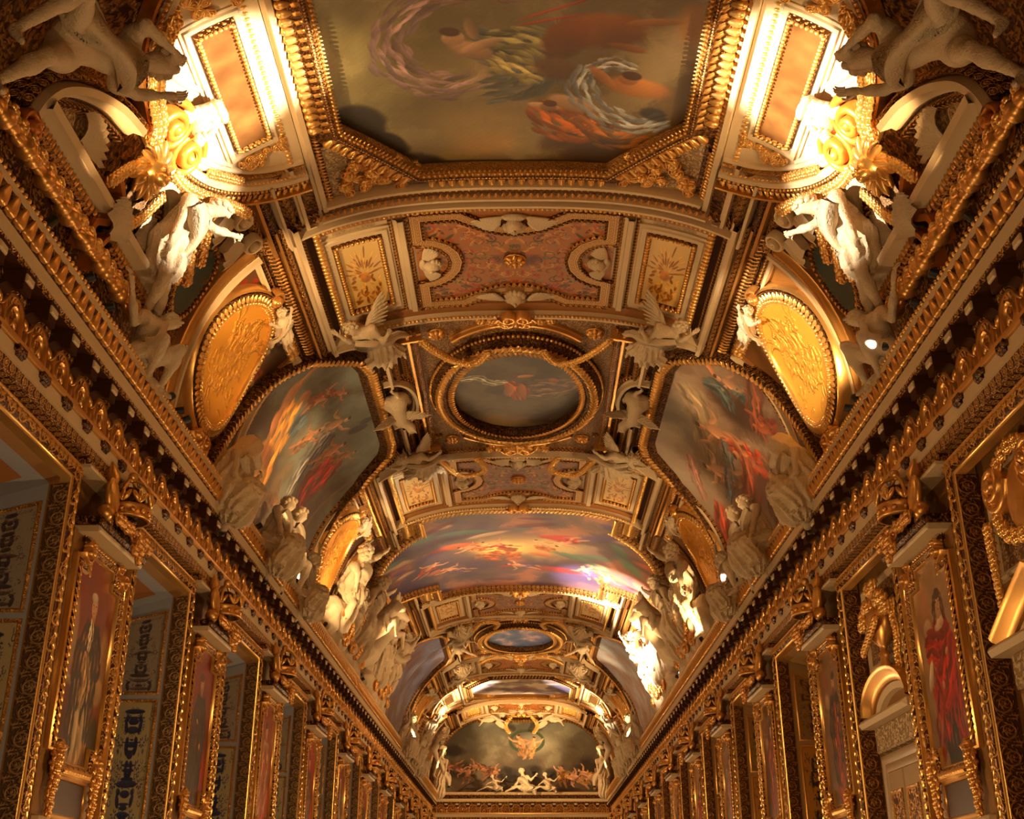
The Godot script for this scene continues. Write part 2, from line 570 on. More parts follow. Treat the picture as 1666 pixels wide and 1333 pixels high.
func materials() -> void:
	var sb := tex_scroll(256, 128)
	var lb := tex_leaves(128, 64)
	var cb := tex_crumbs(256, 150, 5.0, 9.0, 11)
	var gb := tex_crumbs(128, 500, 1.0, 2.2, 12)
	var scroll := height_image(sb, 256, 128)
	var leaves := height_image(lb, 128, 64)
	var crumbs := height_image(cb, 256, 256)
	var grain := height_image(gb, 128, 128)
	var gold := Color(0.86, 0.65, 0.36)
	var hollow_shade := Color(0.33, 0.19, 0.08)  # dark tone that stands for shade in the carved hollows
	var scroll_t := tone_image(sb, 256, 128, hollow_shade, gold)
	var leaves_t := tone_image(lb, 128, 64, hollow_shade, gold)
	var crumbs_t := tone_image(cb, 256, 256, hollow_shade, gold)
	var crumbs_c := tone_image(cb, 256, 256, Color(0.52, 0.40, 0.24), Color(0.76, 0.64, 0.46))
	var one := Color(1, 1, 1)
	mat("gold", gold, 0.34, 0.8)
	mat("gold_bright", Color(0.93, 0.74, 0.43), 0.28, 0.8)
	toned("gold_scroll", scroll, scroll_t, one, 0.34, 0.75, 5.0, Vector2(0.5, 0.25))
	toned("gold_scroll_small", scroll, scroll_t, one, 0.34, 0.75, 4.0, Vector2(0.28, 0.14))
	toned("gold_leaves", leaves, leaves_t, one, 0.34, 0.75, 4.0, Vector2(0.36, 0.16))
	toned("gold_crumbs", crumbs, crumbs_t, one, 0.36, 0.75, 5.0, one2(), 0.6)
	toned("gold_shaded", crumbs, crumbs_t, Color(0.62, 0.56, 0.5), 0.42, 0.65, 4.0, one2(), 0.45)  # dimmer copy of the carved gold, shade between ornaments put into its colour
	mat("gold_grain", Color(0.72, 0.52, 0.26), 0.42, 0.65, grain, 2.5, one2(), 0.5)
	mat("cream", Color(0.77, 0.68, 0.53), 0.55)
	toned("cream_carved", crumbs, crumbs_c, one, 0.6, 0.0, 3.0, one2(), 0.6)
	mat("stucco", Color(0.76, 0.68, 0.55), 0.6, 0.0, grain, 0.6, one2(), 0.5)
	mat("ochre", Color(0.56, 0.36, 0.16), 0.55)
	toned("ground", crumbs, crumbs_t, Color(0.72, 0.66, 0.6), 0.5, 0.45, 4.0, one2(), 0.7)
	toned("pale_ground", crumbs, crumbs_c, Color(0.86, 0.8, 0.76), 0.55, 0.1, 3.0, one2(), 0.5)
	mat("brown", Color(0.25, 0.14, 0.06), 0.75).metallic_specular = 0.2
	mat("wall_gold", Color(0.58, 0.42, 0.22), 0.45, 0.4)
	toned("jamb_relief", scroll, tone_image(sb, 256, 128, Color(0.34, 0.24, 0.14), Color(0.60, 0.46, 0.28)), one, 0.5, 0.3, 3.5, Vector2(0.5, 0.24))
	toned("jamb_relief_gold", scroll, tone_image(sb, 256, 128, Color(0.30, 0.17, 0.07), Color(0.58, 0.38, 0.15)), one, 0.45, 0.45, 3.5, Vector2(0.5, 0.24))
	mat("grey_paint", Color(0.56, 0.57, 0.60), 0.5)
	mat("ochre_paint", Color(0.58, 0.45, 0.25), 0.5)
	mat("door", Color(0.58, 0.46, 0.30), 0.5)
	mat("black", Color(0.03, 0.03, 0.03), 0.5)
	mat("teal", Color(0.20, 0.30, 0.28), 0.5)
	mat("floor", Color(0.36, 0.22, 0.11), 0.35)
	mat("slate", Color(0.25, 0.15, 0.09), 0.5)
	var mb := mat("marble", Color(1, 1, 1), 0.3)
	mb.albedo_texture = tex_noise(Color(0.26, 0.16, 0.07), Color(0.50, 0.34, 0.17), 0.016, 5)
	mb.uv1_triplanar = true; mb.uv1_world_triplanar = true; mb.uv1_scale = Vector3(0.5, 0.5, 0.5)
	var lamp := StandardMaterial3D.new()
	lamp.emission_enabled = true
	lamp.emission = Color(1, 0.93, 0.82)
	lamp.emission_energy_multiplier = 4.0
	lamp.albedo_color = Color(1, 1, 1)
	M["lamp"] = lamp

func one2() -> Vector2: return Vector2.ONE

# ---------------------------------------------------------------- carved pieces shared by many runs: x along, y across, z out; about one unit long
func ornaments() -> void:
	var m := MB.new()
	# acanthus leaf: a ridge with curled edges, foot at the origin, tip at y = 1
	var P := PackedVector3Array(); var U := PackedVector2Array()
	for i in 6:
		var s := i / 5.0
		var w := 0.36 * sin(PI * (0.18 + 0.8 * s)) * (1.0 - 0.35 * s)
		var z := 0.12 + 0.32 * sin(s * 2.4)
		for j in 5:
			var a := (j - 2) / 2.0
			P.append(Vector3(-a * w * (1.0 + (0.18 if i % 2 == 0 else -0.1)), s, z - absf(a) * 0.26 - (0.1 if absf(a) > 0.4 and absf(a) < 0.6 else 0.0)))
			U.append(Vector2(a, s))
	m.grid(P, 6, 5, U)
	for k in m.n.size(): if m.n[k].z < 0.0: m.n[k] = -m.n[k]
	G["leaf"] = face_out(m).mesh()
	# gadroon: a drop that swells towards its foot
	m = MB.new()
	m.lathe(Transform3D(Basis.IDENTITY, Vector3.ZERO), [Vector2(0.02, 0), Vector2(0.3, 0.06), Vector2(0.4, 0.22), Vector2(0.33, 0.5), Vector2(0.22, 0.75), Vector2(0.16, 0.92), Vector2(0.02, 1.0)], 8, 0.8)
	G["gadroon"] = m.mesh()
	m = MB.new()
	m.ball(Transform3D(Basis.IDENTITY.scaled(Vector3.ONE * 0.5), Vector3.ZERO), 7, 5)
	G["bead"] = m.mesh()
	# egg in a cup
	m = MB.new()
	m.ball(Transform3D(Basis.IDENTITY.scaled(Vector3(0.3, 0.45, 0.34)), Vector3.ZERO), 7, 5)
	G["egg"] = m.mesh()
	# rosette of eight petals and a boss
	m = MB.new()
	for k in 8:
		var a := k * TAU / 8
		var xf := Transform3D(Basis(Vector3.BACK, a) * Basis.from_scale(Vector3(0.36, 0.52, 0.55)), Vector3.ZERO)
		var lf := MB.new()
		lf.ball(Transform3D(Basis.IDENTITY.scaled(Vector3(0.5, 0.42, 0.3)), Vector3(0, 0.52, 0.16)), 6, 4)
		m.add(lf, xf)
	m.ball(Transform3D(Basis.IDENTITY.scaled(Vector3(0.15, 0.15, 0.2)), Vector3(0, 0, 0.14)), 8, 5)
	m.lathe(Transform3D(Basis(Vector3.RIGHT, PI / 2), Vector3.ZERO), [Vector2(0.5, 0.0), Vector2(0.48, 0.05), Vector2(0.02, 0.03)], 16)
	G["rosette"] = m.mesh()
	# volute: a flat band wound up, its eye at the origin, tail leaving towards -y
	m = volute(1.0, 0.16, 0.35)
	G["volute"] = m.mesh()
	# scroll sprig: two small volutes and leaves, for all-over reliefs
	m = MB.new()
	for s in [-1.0, 1.0]:
		m.add(volute(0.26, 0.07, 0.12), Transform3D(Basis(Vector3.BACK, s * 0.4) * Basis.from_scale(Vector3(s, 1, 1)), Vector3(s * 0.3, 0.25, 0)))
	for k in 7:
		var a := -1.5 + k * 0.5
		var lf := MB.new()
		lf.ball(Transform3D(Basis.IDENTITY.scaled(Vector3(0.07, 0.22, 0.08)), Vector3(0, 0.24, 0.05)), 6, 4)
		m.add(lf, Transform3D(Basis(Vector3.BACK, a), Vector3(0, 0, 0)))
	G["sprig"] = m.mesh()
	# a clump of leaves and fruit for garlands
	m = MB.new()
	for k in 9:
		var a := k * 2.4
		m.ball(Transform3D(Basis(Vector3.BACK, a) * Basis.from_scale(Vector3(0.16, 0.42, 0.14)), Vector3(cos(a) * 0.26, sin(a) * 0.26, 0.05 + 0.12 * (k % 3))), 6, 4)
	for k in 4: m.ball(Transform3D(Basis.IDENTITY.scaled(Vector3.ONE * 0.2), Vector3(cos(k * 1.7 + 0.5) * 0.2, sin(k * 1.7 + 0.5) * 0.22, 0.3)), 7, 5)
	G["clump"] = m.mesh()
	# scallop shell, hinge at the origin, opening towards y
	m = MB.new()
	P = PackedVector3Array(); U = PackedVector2Array()
	for i in 5:
		var r := 0.15 + 0.85 * i / 4.0
		for j in 23:
			var a := PI * 0.06 + PI * 0.88 * j / 22.0
			var rib := 0.07 * cos(j * PI) * r
			P.append(Vector3(cos(a) * r * (1.0 + 0.04 * cos(j * PI)), sin(a) * r, 0.1 + 0.3 * sin(i / 4.0 * 2.2) + rib)); U.append(Vector2(j, i))
	m.grid(P, 5, 23, U)
	G["shell"] = face_out(m).mesh()
	# console bracket: an S scroll seen from the side, x thick, y from wall foot up, z out
	m = MB.new()
	var pts := PackedVector3Array(); var rad := PackedFloat32Array()
	for i in 19:
		var s := i / 18.0
		pts.append(Vector3(0, s, 0.12 + 0.5 * s * s + 0.12 * sin(s * PI * 2.0))); rad.append(0.16 + 0.1 * s)
	m.tube(pts, rad, 8, 1.5)
	for e in [Vector4(0, 1.0, 0.62, 0.3), Vector4(0, 0.02, 0.14, 0.2)]:
		m.lathe(Transform3D(Basis(Vector3.BACK, PI / 2), Vector3(e.x - 0.3, e.y, e.z)).translated_local(Vector3(0, -0.6, 0)), [Vector2(0.02, 0), Vector2(e.w, 0), Vector2(e.w, 0.6), Vector2(0.02, 0.6)], 12)
	G["console"] = m.mesh()

func face_out(m: MB) -> MB:     # turn the triangles so that their fronts agree with z
	for k in range(0, m.ix.size(), 3):
		var a := m.v[m.ix[k]]; var b := m.v[m.ix[k + 1]]; var c := m.v[m.ix[k + 2]]
		if (c - a).cross(b - a).z < 0.0:
			var t := m.ix[k + 1]; m.ix[k + 1] = m.ix[k + 2]; m.ix[k + 2] = t
	for k in m.n.size(): if m.n[k].z < 0.0: m.n[k] = -m.n[k]
	return m

func volute(r: float, w: float, h: float, turns := 2.2) -> MB:
	var m := MB.new()
	var p := PackedVector3Array(); var q := PackedVector3Array()
	var k := 34
	for i in k + 1:
		var s := float(i) / k
		var a := -s * turns * TAU
		var rr := r * pow(1.0 - s, 1.15) + w * 0.4
		p.append(Vector3(cos(a) * rr, sin(a) * rr, h * 0.6 * s)); q.append(Vector3.BACK)
	m.sweep(p, q, [Vector2(-w * 0.5, -h * 0.4), Vector2(-w * 0.5, h * 0.5), Vector2(-w * 0.2, h * 0.7), Vector2(w * 0.2, h * 0.7), Vector2(w * 0.5, h * 0.5), Vector2(w * 0.5, -h * 0.4)])
	m.ball(Transform3D(Basis.IDENTITY.scaled(Vector3(w, w, h * 0.8)), Vector3(0, 0, h * 0.6)), 8, 5)
	return m

# ---------------------------------------------------------------- room shell
func wl(d: float, y: float, o := 0.0) -> Vector3:     # a point on the window wall, o proud of it
	return Vector3(-XW + o, y, -d)

func wbox(mb: MB, d0: float, d1: float, y0: float, y1: float, o0: float, o1: float, ch := 0.0) -> void:    # a block on the window wall between o0 and o1 proud
	mb.box(Transform3D(Basis(Vector3(0, 0, -1), Vector3(0, 1, 0), Vector3(1, 0, 0)), wl((d0 + d1) * 0.5, (y0 + y1) * 0.5, (o0 + o1) * 0.5)), Vector3(d1 - d0, y1 - y0, o1 - o0), ch)

func wway(way: Array, o := 0.0) -> Array:     # (d, y) points on the window wall
	var p := PackedVector3Array(); var q := PackedVector3Array()
	for w in way: p.append(wl(w.x, w.y, o)); q.append(Vector3(1, 0, 0))
	return [p, q]

func wsweep(mb: MB, way: Array, pf: Array, o := 0.0, closed := false) -> void:
	var a := wway(way, o)
	mb.sweep(a[0], a[1], pf, closed)

func wxf(d: float, y: float, o := 0.0, sc := Vector3.ONE) -> Transform3D:
	return Transform3D(Basis(Vector3(0, 0, -1), Vector3(0, 1, 0), Vector3(1, 0, 0)).scaled_local(sc), wl(d, y, o))

func shell() -> void:
	var f := struct_root("floor", "dark polished parquet floor of the long gallery", "floor")
	var mb := MB.new()
	mb.box(Transform3D(Basis.IDENTITY, Vector3(0, -0.1, -27.7)), Vector3(12, 0.2, 66.2))
	part("boards", mb, M.floor, f)
	var c := struct_root("ceiling", "ochre ground of the barrel vault behind all the stucco and pictures", "ceiling")
	mb = MB.new()
	vpatch(mb, -4.6, DEND + 0.3, 110, func(_d): return -7.2, func(_d): return 7.2, 48, 0.0, false)
	part("vault_ground", mb, M.ground, c)
	mb = MB.new()
	for k in 16:      # the roof over it, a hand's breadth away
		var a := prof(-7.3 + 14.6 * k / 16.0) ; var b := prof(-7.3 + 14.6 * (k + 1) / 16.0)
		var n := Vector3(a.x + b.x, 0, 0) * 0.03
		mb.quad(Vector3(a.x * 1.08, a.y + 0.3, -DEND - 0.5) + n, Vector3(b.x * 1.08, b.y + 0.3, -DEND - 0.5) + n, Vector3(b.x * 1.08, b.y + 0.3, 4.8) + n, Vector3(a.x * 1.08, a.y + 0.3, 4.8) + n)
	part("vault_shell", mb, M.brown, c)
	var w := struct_root("wall_near", "plain end wall of the gallery behind the viewer", "wall")
	mb = MB.new()
	mb.box(Transform3D(Basis.IDENTITY, Vector3(0, 6, 4.7)), Vector3(12, 12.4, 0.3))
	part("wall_face", mb, M.wall_gold, w)

func cornices() -> void:
	var t := struct_root("trim_left", "carved gilt cornice with brackets along the window wall", "cornice")
	cornice(t, [wl(-4.5, 0), wl(DEND - 0.2, 0)], Vector3(1, 0, 0))
	var pn := MB.new(); frieze_panel(pn)
	var pm := pn.mesh()
	var md := MB.new(); modillion(md)
	var mm := md.mesh()
	var tb := MB.new()
	tb.box(Transform3D.IDENTITY, Vector3(0.22, 0.09, 0.05), 0.02)
	tb.box(Transform3D(Basis.IDENTITY, Vector3(0, -0.06, -0.005)), Vector3(0.14, 0.04, 0.04), 0.015)
	var tm := tb.mesh()
	var tips := MB.new()
	tips.box(Transform3D(Basis.IDENTITY, Vector3(0, 0.0, 0.245)), Vector3(0.15, 0.075, 0.03), 0.012)
	var tipm := tips.mesh()
	for k in range(-11, 88):
		var d := 10.28 + 0.5735 * k
		var z := "gold" if d < 40.0 else "gold"
		put("frieze_panel", pm, M[z], t, wxf(d, 6.585, 0.15))
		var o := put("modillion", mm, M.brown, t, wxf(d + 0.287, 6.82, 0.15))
		put("modillion_tip", tipm, M.cream, o)
		put("pendant_tooth", tm, M.gold_shaded, t, wxf(d + 0.16, 6.37, 0.215))
	var gd := along_wall(-4.0, DEND - 0.5, 0.185)
	for k in gd.size():
		if -gd[k].origin.z > 5.5 and -gd[k].origin.z < 40.0: put("gadroon", G.gadroon, M.gold, t, gd[k])
	run("far_gadroons", G.gadroon, M.gold, gd.filter(func(x): return -x.origin.z >= 40.0), t)
	var bd := []
	for k in 640: bd.append(Transform3D(Basis.IDENTITY.scaled(Vector3.ONE * 0.05), wl(5.0 + 0.0867 * k, 7.395, 0.44)))
	run("pearl_row", G.bead, M.gold_bright, bd, t)
	copy(t, FX, "carved gilt cornice with brackets along the door wall").name = "trim_right"
	var e := struct_root("trim_far", "gilt bracketed cornice across the end wall under the lunette picture", "cornice")
	cornice(e, [Vector3(-4.4, 0, -DEND), Vector3(4.4, 0, -DEND)], Vector3(0, 0, 1))
	for k in 16:
		var x := -4.0 + k * 0.533
		put("frieze_panel", pm, M.gold, e, Transform3D(Basis.IDENTITY, Vector3(x, 6.585, -DEND + 0.15)))
		var o := put("modillion", mm, M.brown, e, Transform3D(Basis.IDENTITY, Vector3(x + 0.267, 6.82, -DEND + 0.15)))
		put("modillion_tip", tipm, M.cream, o)
	bd = []
	for k in 92: bd.append(Transform3D(Basis.IDENTITY.scaled(Vector3.ONE * 0.055), Vector3(-4.1 + 0.09 * k, 7.27, -DEND + 0.47)))
	run("pearl_row", G.bead, M.gold_bright, bd, e)

func along_wall(d0: float, d1: float, gap: float) -> Array:
	var r := []
	var k := int((d1 - d0) / gap)
	for i in k:     # leaning gadroons of the cymatium: foot low, head out
		var bs := Basis(Vector3(0, 0, -1), Vector3(0.08, 0.17, 0).normalized(), Vector3(0.17, -0.08, 0).normalized())
		r.append(Transform3D(bs.scaled_local(Vector3(0.235, 0.2, 0.16)), wl(d0 + i * gap, 7.085, 0.40)))
	return r

func cornice(t: Node3D, ends: Array, n: Vector3) -> void:
	var p := PackedVector3Array(); var q := PackedVector3Array()
	for i in 15: p.append(ends[0].lerp(ends[1], i / 14.0)); q.append(n)
	for e in [
		["architrave_carving", M.gold_scroll_small, [Vector2(6.13, 0), Vector2(6.13, 0.14), Vector2(6.15, 0.165), Vector2(6.23, 0.175), Vector2(6.23, 0)]],
		["architrave_band", M.cream, [Vector2(6.23, 0), Vector2(6.23, 0.2), Vector2(6.375, 0.2), Vector2(6.375, 0)]],
		["frieze_ledge", M.gold, [Vector2(6.375, 0), Vector2(6.38, 0.225), Vector2(6.40, 0.24), Vector2(6.435, 0.24), Vector2(6.45, 0.2), Vector2(6.45, 0.1)]],
		["frieze", M.gold_crumbs, [Vector2(6.45, 0.15), Vector2(6.76, 0.15), Vector2(6.84, 0.19), Vector2(6.90, 0.19)]],
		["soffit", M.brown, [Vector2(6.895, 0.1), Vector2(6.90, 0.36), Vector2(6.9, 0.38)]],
		["corona_carving", M.gold_scroll_small, [Vector2(6.895, 0.36), Vector2(6.9, 0.385), Vector2(6.935, 0.395), Vector2(6.945, 0.38)]],
		["corona", M.cream, [Vector2(6.94, 0.3), Vector2(6.94, 0.4), Vector2(7.075, 0.4), Vector2(7.08, 0.3)]],
		["cymatium", M.gold_shaded, [Vector2(7.075, 0.36), Vector2(7.085, 0.405), Vector2(7.12, 0.42), Vector2(7.2, 0.455), Vector2(7.25, 0.475)]],
		["cornice_top", M.cream, [Vector2(7.25, 0.40), Vector2(7.25, 0.475), Vector2(7.27, 0.475), Vector2(7.38, 0.44), Vector2(7.39, 0.40), Vector2(7.40, -0.2)]]]:
		var mb := MB.new()
		mb.sweep(p, q, e[2])
		part(e[0], mb, e[1], t)

func frieze_panel(mb: MB) -> void:     # an upright oval boss in an arched surround
	var ring := PackedVector3Array(); var nn := PackedVector3Array()
	for k in 18:
		var a := k * TAU / 18
		ring.append(Vector3(cos(a) * 0.105, sin(a) * 0.135, 0)); nn.append(Vector3.BACK)
	mb.sweep(ring, nn, [Vector2(-0.022, 0), Vector2(-0.015, 0.025), Vector2(0.0, 0.034), Vector2(0.015, 0.02), Vector2(0.022, 0.0)], true)
	var arch := PackedVector3Array(); nn = PackedVector3Array()
	for k in 13:
		var a := PI - k * PI / 12
		arch.append(Vector3(cos(a) * 0.19, (0.06 + sin(a) * 0.17 if k > 0 and k < 12 else -0.13), 0)); nn.append(Vector3.BACK)
	mb.sweep(arch, nn, [Vector2(-0.018, 0), Vector2(-0.014, 0.03), Vector2(0.014, 0.03), Vector2(0.018, 0)])
	for k in 3: mb.ball(Transform3D(Basis(Vector3.BACK, 0.5 * (k - 1)) * Basis.from_scale(Vector3(0.025, 0.06, 0.035)), Vector3(0.028 * (k - 1), -0.03 + 0.05 * (k % 2), 0.01)), 6, 4)
	for s in [-1, 1]: mb.ball(Transform3D(Basis(Vector3.BACK, s * 0.7) * Basis.from_scale(Vector3(0.03, 0.07, 0.04)), Vector3(0.24 * s, 0.08, 0.015)), 6, 4)
	mb.ball(Transform3D(Basis.from_scale(Vector3(0.03, 0.09, 0.04)), Vector3(0.27, -0.06, 0.015)), 6, 4)

func modillion(mb: MB) -> void:     # a scrolled block bracket: x along the wall, z out
	var P := PackedVector3Array(); var U := PackedVector2Array()
	for i in 9:
		var s := i / 8.0
		var low := -0.10 + 0.05 * sin(s * PI * 1.6) + 0.02 * s
		for j in 4:
			var x: float = [-0.085, -0.085, 0.085, 0.085][j]
			var y: float = [0.08, low, low, 0.08][j]
			P.append(Vector3(x, y, 0.0 + 0.235 * s)); U.append(Vector2(s * 0.3, j * 0.1))
	for j in 3:
		var Q := PackedVector3Array(); var W := PackedVector2Array()
		for i in 9:
			Q.append(P[i * 4 + j + 1]); Q.append(P[i * 4 + j]); W.append(U[i * 4 + j]); W.append(U[i * 4 + j + 1])
		mb.grid(Q, 9, 2, W)
	mb.quad(Vector3(-0.085, P[33].y, 0.235), Vector3(0.085, P[33].y, 0.235), Vector3(0.085, 0.08, 0.235), Vector3(-0.085, 0.08, 0.235))
	mb.box(Transform3D(Basis.IDENTITY, Vector3(0, 0.06, 0.125)), Vector3(0.21, 0.03, 0.25))

# ---------------------------------------------------------------- side walls, built on the window side (minus x) and mirrored
func walls() -> void:
	for s in 2:
		var w := struct_root("wall_left" if s == 0 else "wall_right", "gilt panelled side wall with the " + ("windows" if s == 0 else "doorways"), "wall")
		if s == 1: w.transform = FX
		var mb := MB.new()
		wbox(mb, -4.6, DEND + 0.3, 5.95, 7.5, -0.6, 0.0)
		part("upper_wall", mb, M.wall_gold, w)
		for k in range(-3, 11):
			mb = MB.new()
			wbox(mb, 11.07 + BAY * k, min(13.36 + BAY * k, DEND), 0, 5.95, -0.1, 0.0)
			wbox(mb, 11.35 + BAY * k, min(13.08 + BAY * k, DEND), 0, 5.95, -1.2, -0.1)
			part("pier", mb, M.wall_gold, w)
			mb = MB.new()      # the entablature breaks forward over each pier
			wbox(mb, 11.3 + BAY * k, min(13.15 + BAY * k, DEND), 6.02, 6.13, 0, 0.19, 0.02)
			part("pier_block", mb, M.gold_scroll_small, w)
			mb = MB.new()
			wbox(mb, 11.28 + BAY * k, min(13.17 + BAY * k, DEND), 6.0, 6.04, 0, 0.22, 0.01)
			part("pier_fillet", mb, M.cream, w)
	var nth := ["", "first", "second", "third", "fourth", "fifth", "sixth", "seventh", "eighth", "ninth", "tenth", "eleventh", "twelfth", "thirteenth"]
	for k in range(-2, 11):
		var lf := opening(k, 0)
		lf.set_meta("label", "window recess %s from the viewer, grey painted jambs and gilt surround" % nth[k + 3])
		var rt := opening(k, 1)
		rt.set_meta("label", ("doorway recess %s from the viewer, gilt surround on the door wall" if k < 1 else "ochre panelled recess %s from the viewer on the door wall") % nth[k + 3])
	for k in range(-1, 11):
		if 13.36 + BAY * k > DEND: continue
		var what := "{side} wall portrait, %s pier from the viewer: " % nth[k + 2]
		var p := portrait(k, false)
		p.set_meta("label", what.replace("{side}", "window") + ["dark coat, red ground", "black robe, red ground", "pale robe, red ground", "brown robe, bright red ground"][posmod(k, 4)])
		var q := portrait(k, true)
		q.set_meta("label", what.replace("{side}", "door") + ["figure in red cloak on beige", "bearded figure in dark robe", "figure in pale red on brown", "figure in rose on grey"][posmod(k, 4)])
		var c := crown(k)
		c.set_meta("label", "gilt crown and trophies over the window wall portrait, %s pier from the viewer" % nth[k + 2])
		copy(c, FX, "gilt crown and trophies over the door wall portrait, %s pier from the viewer" % nth[k + 2])

func opening(k: int, s: int) -> Node3D:
	var b := BAY * k
	var w := struct_root(("door_%d" if s == 1 and k < 1 else "window_%d") % (k + 3 + (20 if s else 0)), "recess", "recess")
	if s == 1: w.transform = FX
	var paint: Material = M.grey_paint if s == 0 else M.ochre_paint
	var mb := MB.new()
	# carved gilt surround
	var way := [Vector2(13.255 + b, 0), Vector2(13.255 + b, 5.915), Vector2(15.725 + b, 5.915), Vector2(15.725 + b, 0)]
	wsweep(mb, way, [Vector2(-0.105, 0), Vector2(-0.105, 0.11), Vector2(-0.085, 0.12), Vector2(-0.08, 0.135)])
	wsweep(mb, way, [Vector2(0.06, 0.13), Vector2(0.07, 0.14), Vector2(0.09, 0.14), Vector2(0.1, 0.12), Vector2(0.105, 0.08), Vector2(0.105, 0)])
	part("surround_fillets", mb, M.gold_bright, w)
	mb = MB.new()
	wsweep(mb, way, [Vector2(-0.08, 0.1), Vector2(-0.07, 0.13), Vector2(-0.03, 0.155), Vector2(0.02, 0.155), Vector2(0.05, 0.135), Vector2(0.06, 0.1)])
	part("surround", mb, M.gold_scroll, w)
	var a := wway(way, 0.13)
	var lv := spaced(a[0], a[1], 0.115 if k < 3 else 0.2, Vector3(0.13, 0.15, 0.1) if k < 3 else Vector3(0.2, 0.18, 0.11), false, -0.9, -0.045)
	lv += spaced(a[0], a[1], 0.115 if k < 3 else 0.2, Vector3(0.11, 0.12, 0.09) if k < 3 else Vector3(0.17, 0.16, 0.1), false, -2.1, 0.03)
	run("surround_leaves", G.leaf, M.gold_bright, lv, w)
	var d1 := 15.62 + b
	var d0 := 13.36 + b
	if s == 1 and k < 1:
		doorway(w, d0, d1, k)
		return w
	# embrasure: far jamb that faces the viewer, near jamb, soffit, closed back
	mb = MB.new()
	jq(mb, d1, -0.10, -1.2, 0, 5.75, 5.42)
	mb.quad(wl(d0, 0, -1.2), wl(d0, 0, -0.1), wl(d0, 5.75, -0.1), wl(d0, 5.42, -1.2))
	mb.quad(wl(d0, 5.75, -0.1), wl(d1, 5.75, -0.1), wl(d1, 5.42, -1.2), wl(d0, 5.42, -1.2))
	mb.quad(wl(d0, 0, -1.2), wl(d0, 5.42, -1.2), wl(d1, 5.42, -1.2), wl(d1, 0, -1.2))
	for q in mb.n.size(): pass
	part("embrasure", mb, paint, w)
	mb = MB.new()
	jq(mb, d1, 0.0, -0.10, 0, 5.81, 5.78, 0.003)
	mb.quad(wl(d0, 5.81, 0), wl(d1, 5.81, 0), wl(d1, 5.75, -0.1), wl(d0, 5.75, -0.1))
	part("reveal", mb, M.wall_gold, w)
	mb = MB.new()
	jq(mb, d1, 0.11, -0.08, 0, 5.75, 5.73, 0.006)
	part("reveal_relief", mb, M.jamb_relief if s == 0 else M.jamb_relief_gold, w)
	for e in [0, 1]:        # upper and lower painted panel, each in a gilt bead
		var y0: float = [4.45, 2.35][e]; var y1: float = [5.52, 4.32][e]
		mb = MB.new()
		mb.quad(wl(d1 - 0.004, y0, -0.68), wl(d1 - 0.004, y0, -0.17), wl(d1 - 0.004, y1 - 0.0, -0.17), wl(d1 - 0.004, y1 - 0.13 * (1 - e), -0.68))
		var pn := part("painted_panel", mb, M[("grotesque_grey_%d" if s == 0 else "grotesque_ochre_%d") % e], w)
		mb = MB.new()
		var p := PackedVector3Array([wl(d1, y0, -0.68), wl(d1, y0, -0.17), wl(d1, y1, -0.17), wl(d1, y1 - 0.13 * (1 - e), -0.68)])
		var nn := PackedVector3Array()
		for q in 4: nn.append(Vector3(0, 0, 1))
		mb.sweep(p, nn, [Vector2(-0.035, 0), Vector2(-0.025, 0.02), Vector2(-0.01, 0.025), Vector2(0.005, 0.01), Vector2(0.01, 0)], true)
		part("panel_bead", mb, M.gold_grain if s == 0 else M.gold, pn)
	mb = MB.new()
	wsoff(mb, d0 + 0.3, d1 - 0.3, -0.25, -1.0)
	part("soffit_panel", mb, M.ochre, w)
	return w

func jq(mb: MB, d: float, o0: float, o1: float, y0: float, ya: float, yb: float, lift := 0.0) -> void:    # a piece of the far jamb, facing the viewer
	var z := Vector3(0, 0, lift)
	mb.quad(wl(d, y0, o1) + z, wl(d, y0, o0) + z, wl(d, ya, o0) + z, wl(d, yb, o1) + z, absf(o0 - o1), ya - y0)

func wsoff(mb: MB, d0: float, d1: float, o0: float, o1: float) -> void:
	var h := func(o): return 5.75 + (o + 0.1) * 0.3 - 0.006
	mb.quad(wl(d0, h.call(o0), o0), wl(d1, h.call(o0), o0), wl(d1, h.call(o1), o1), wl(d0, h.call(o1), o1))

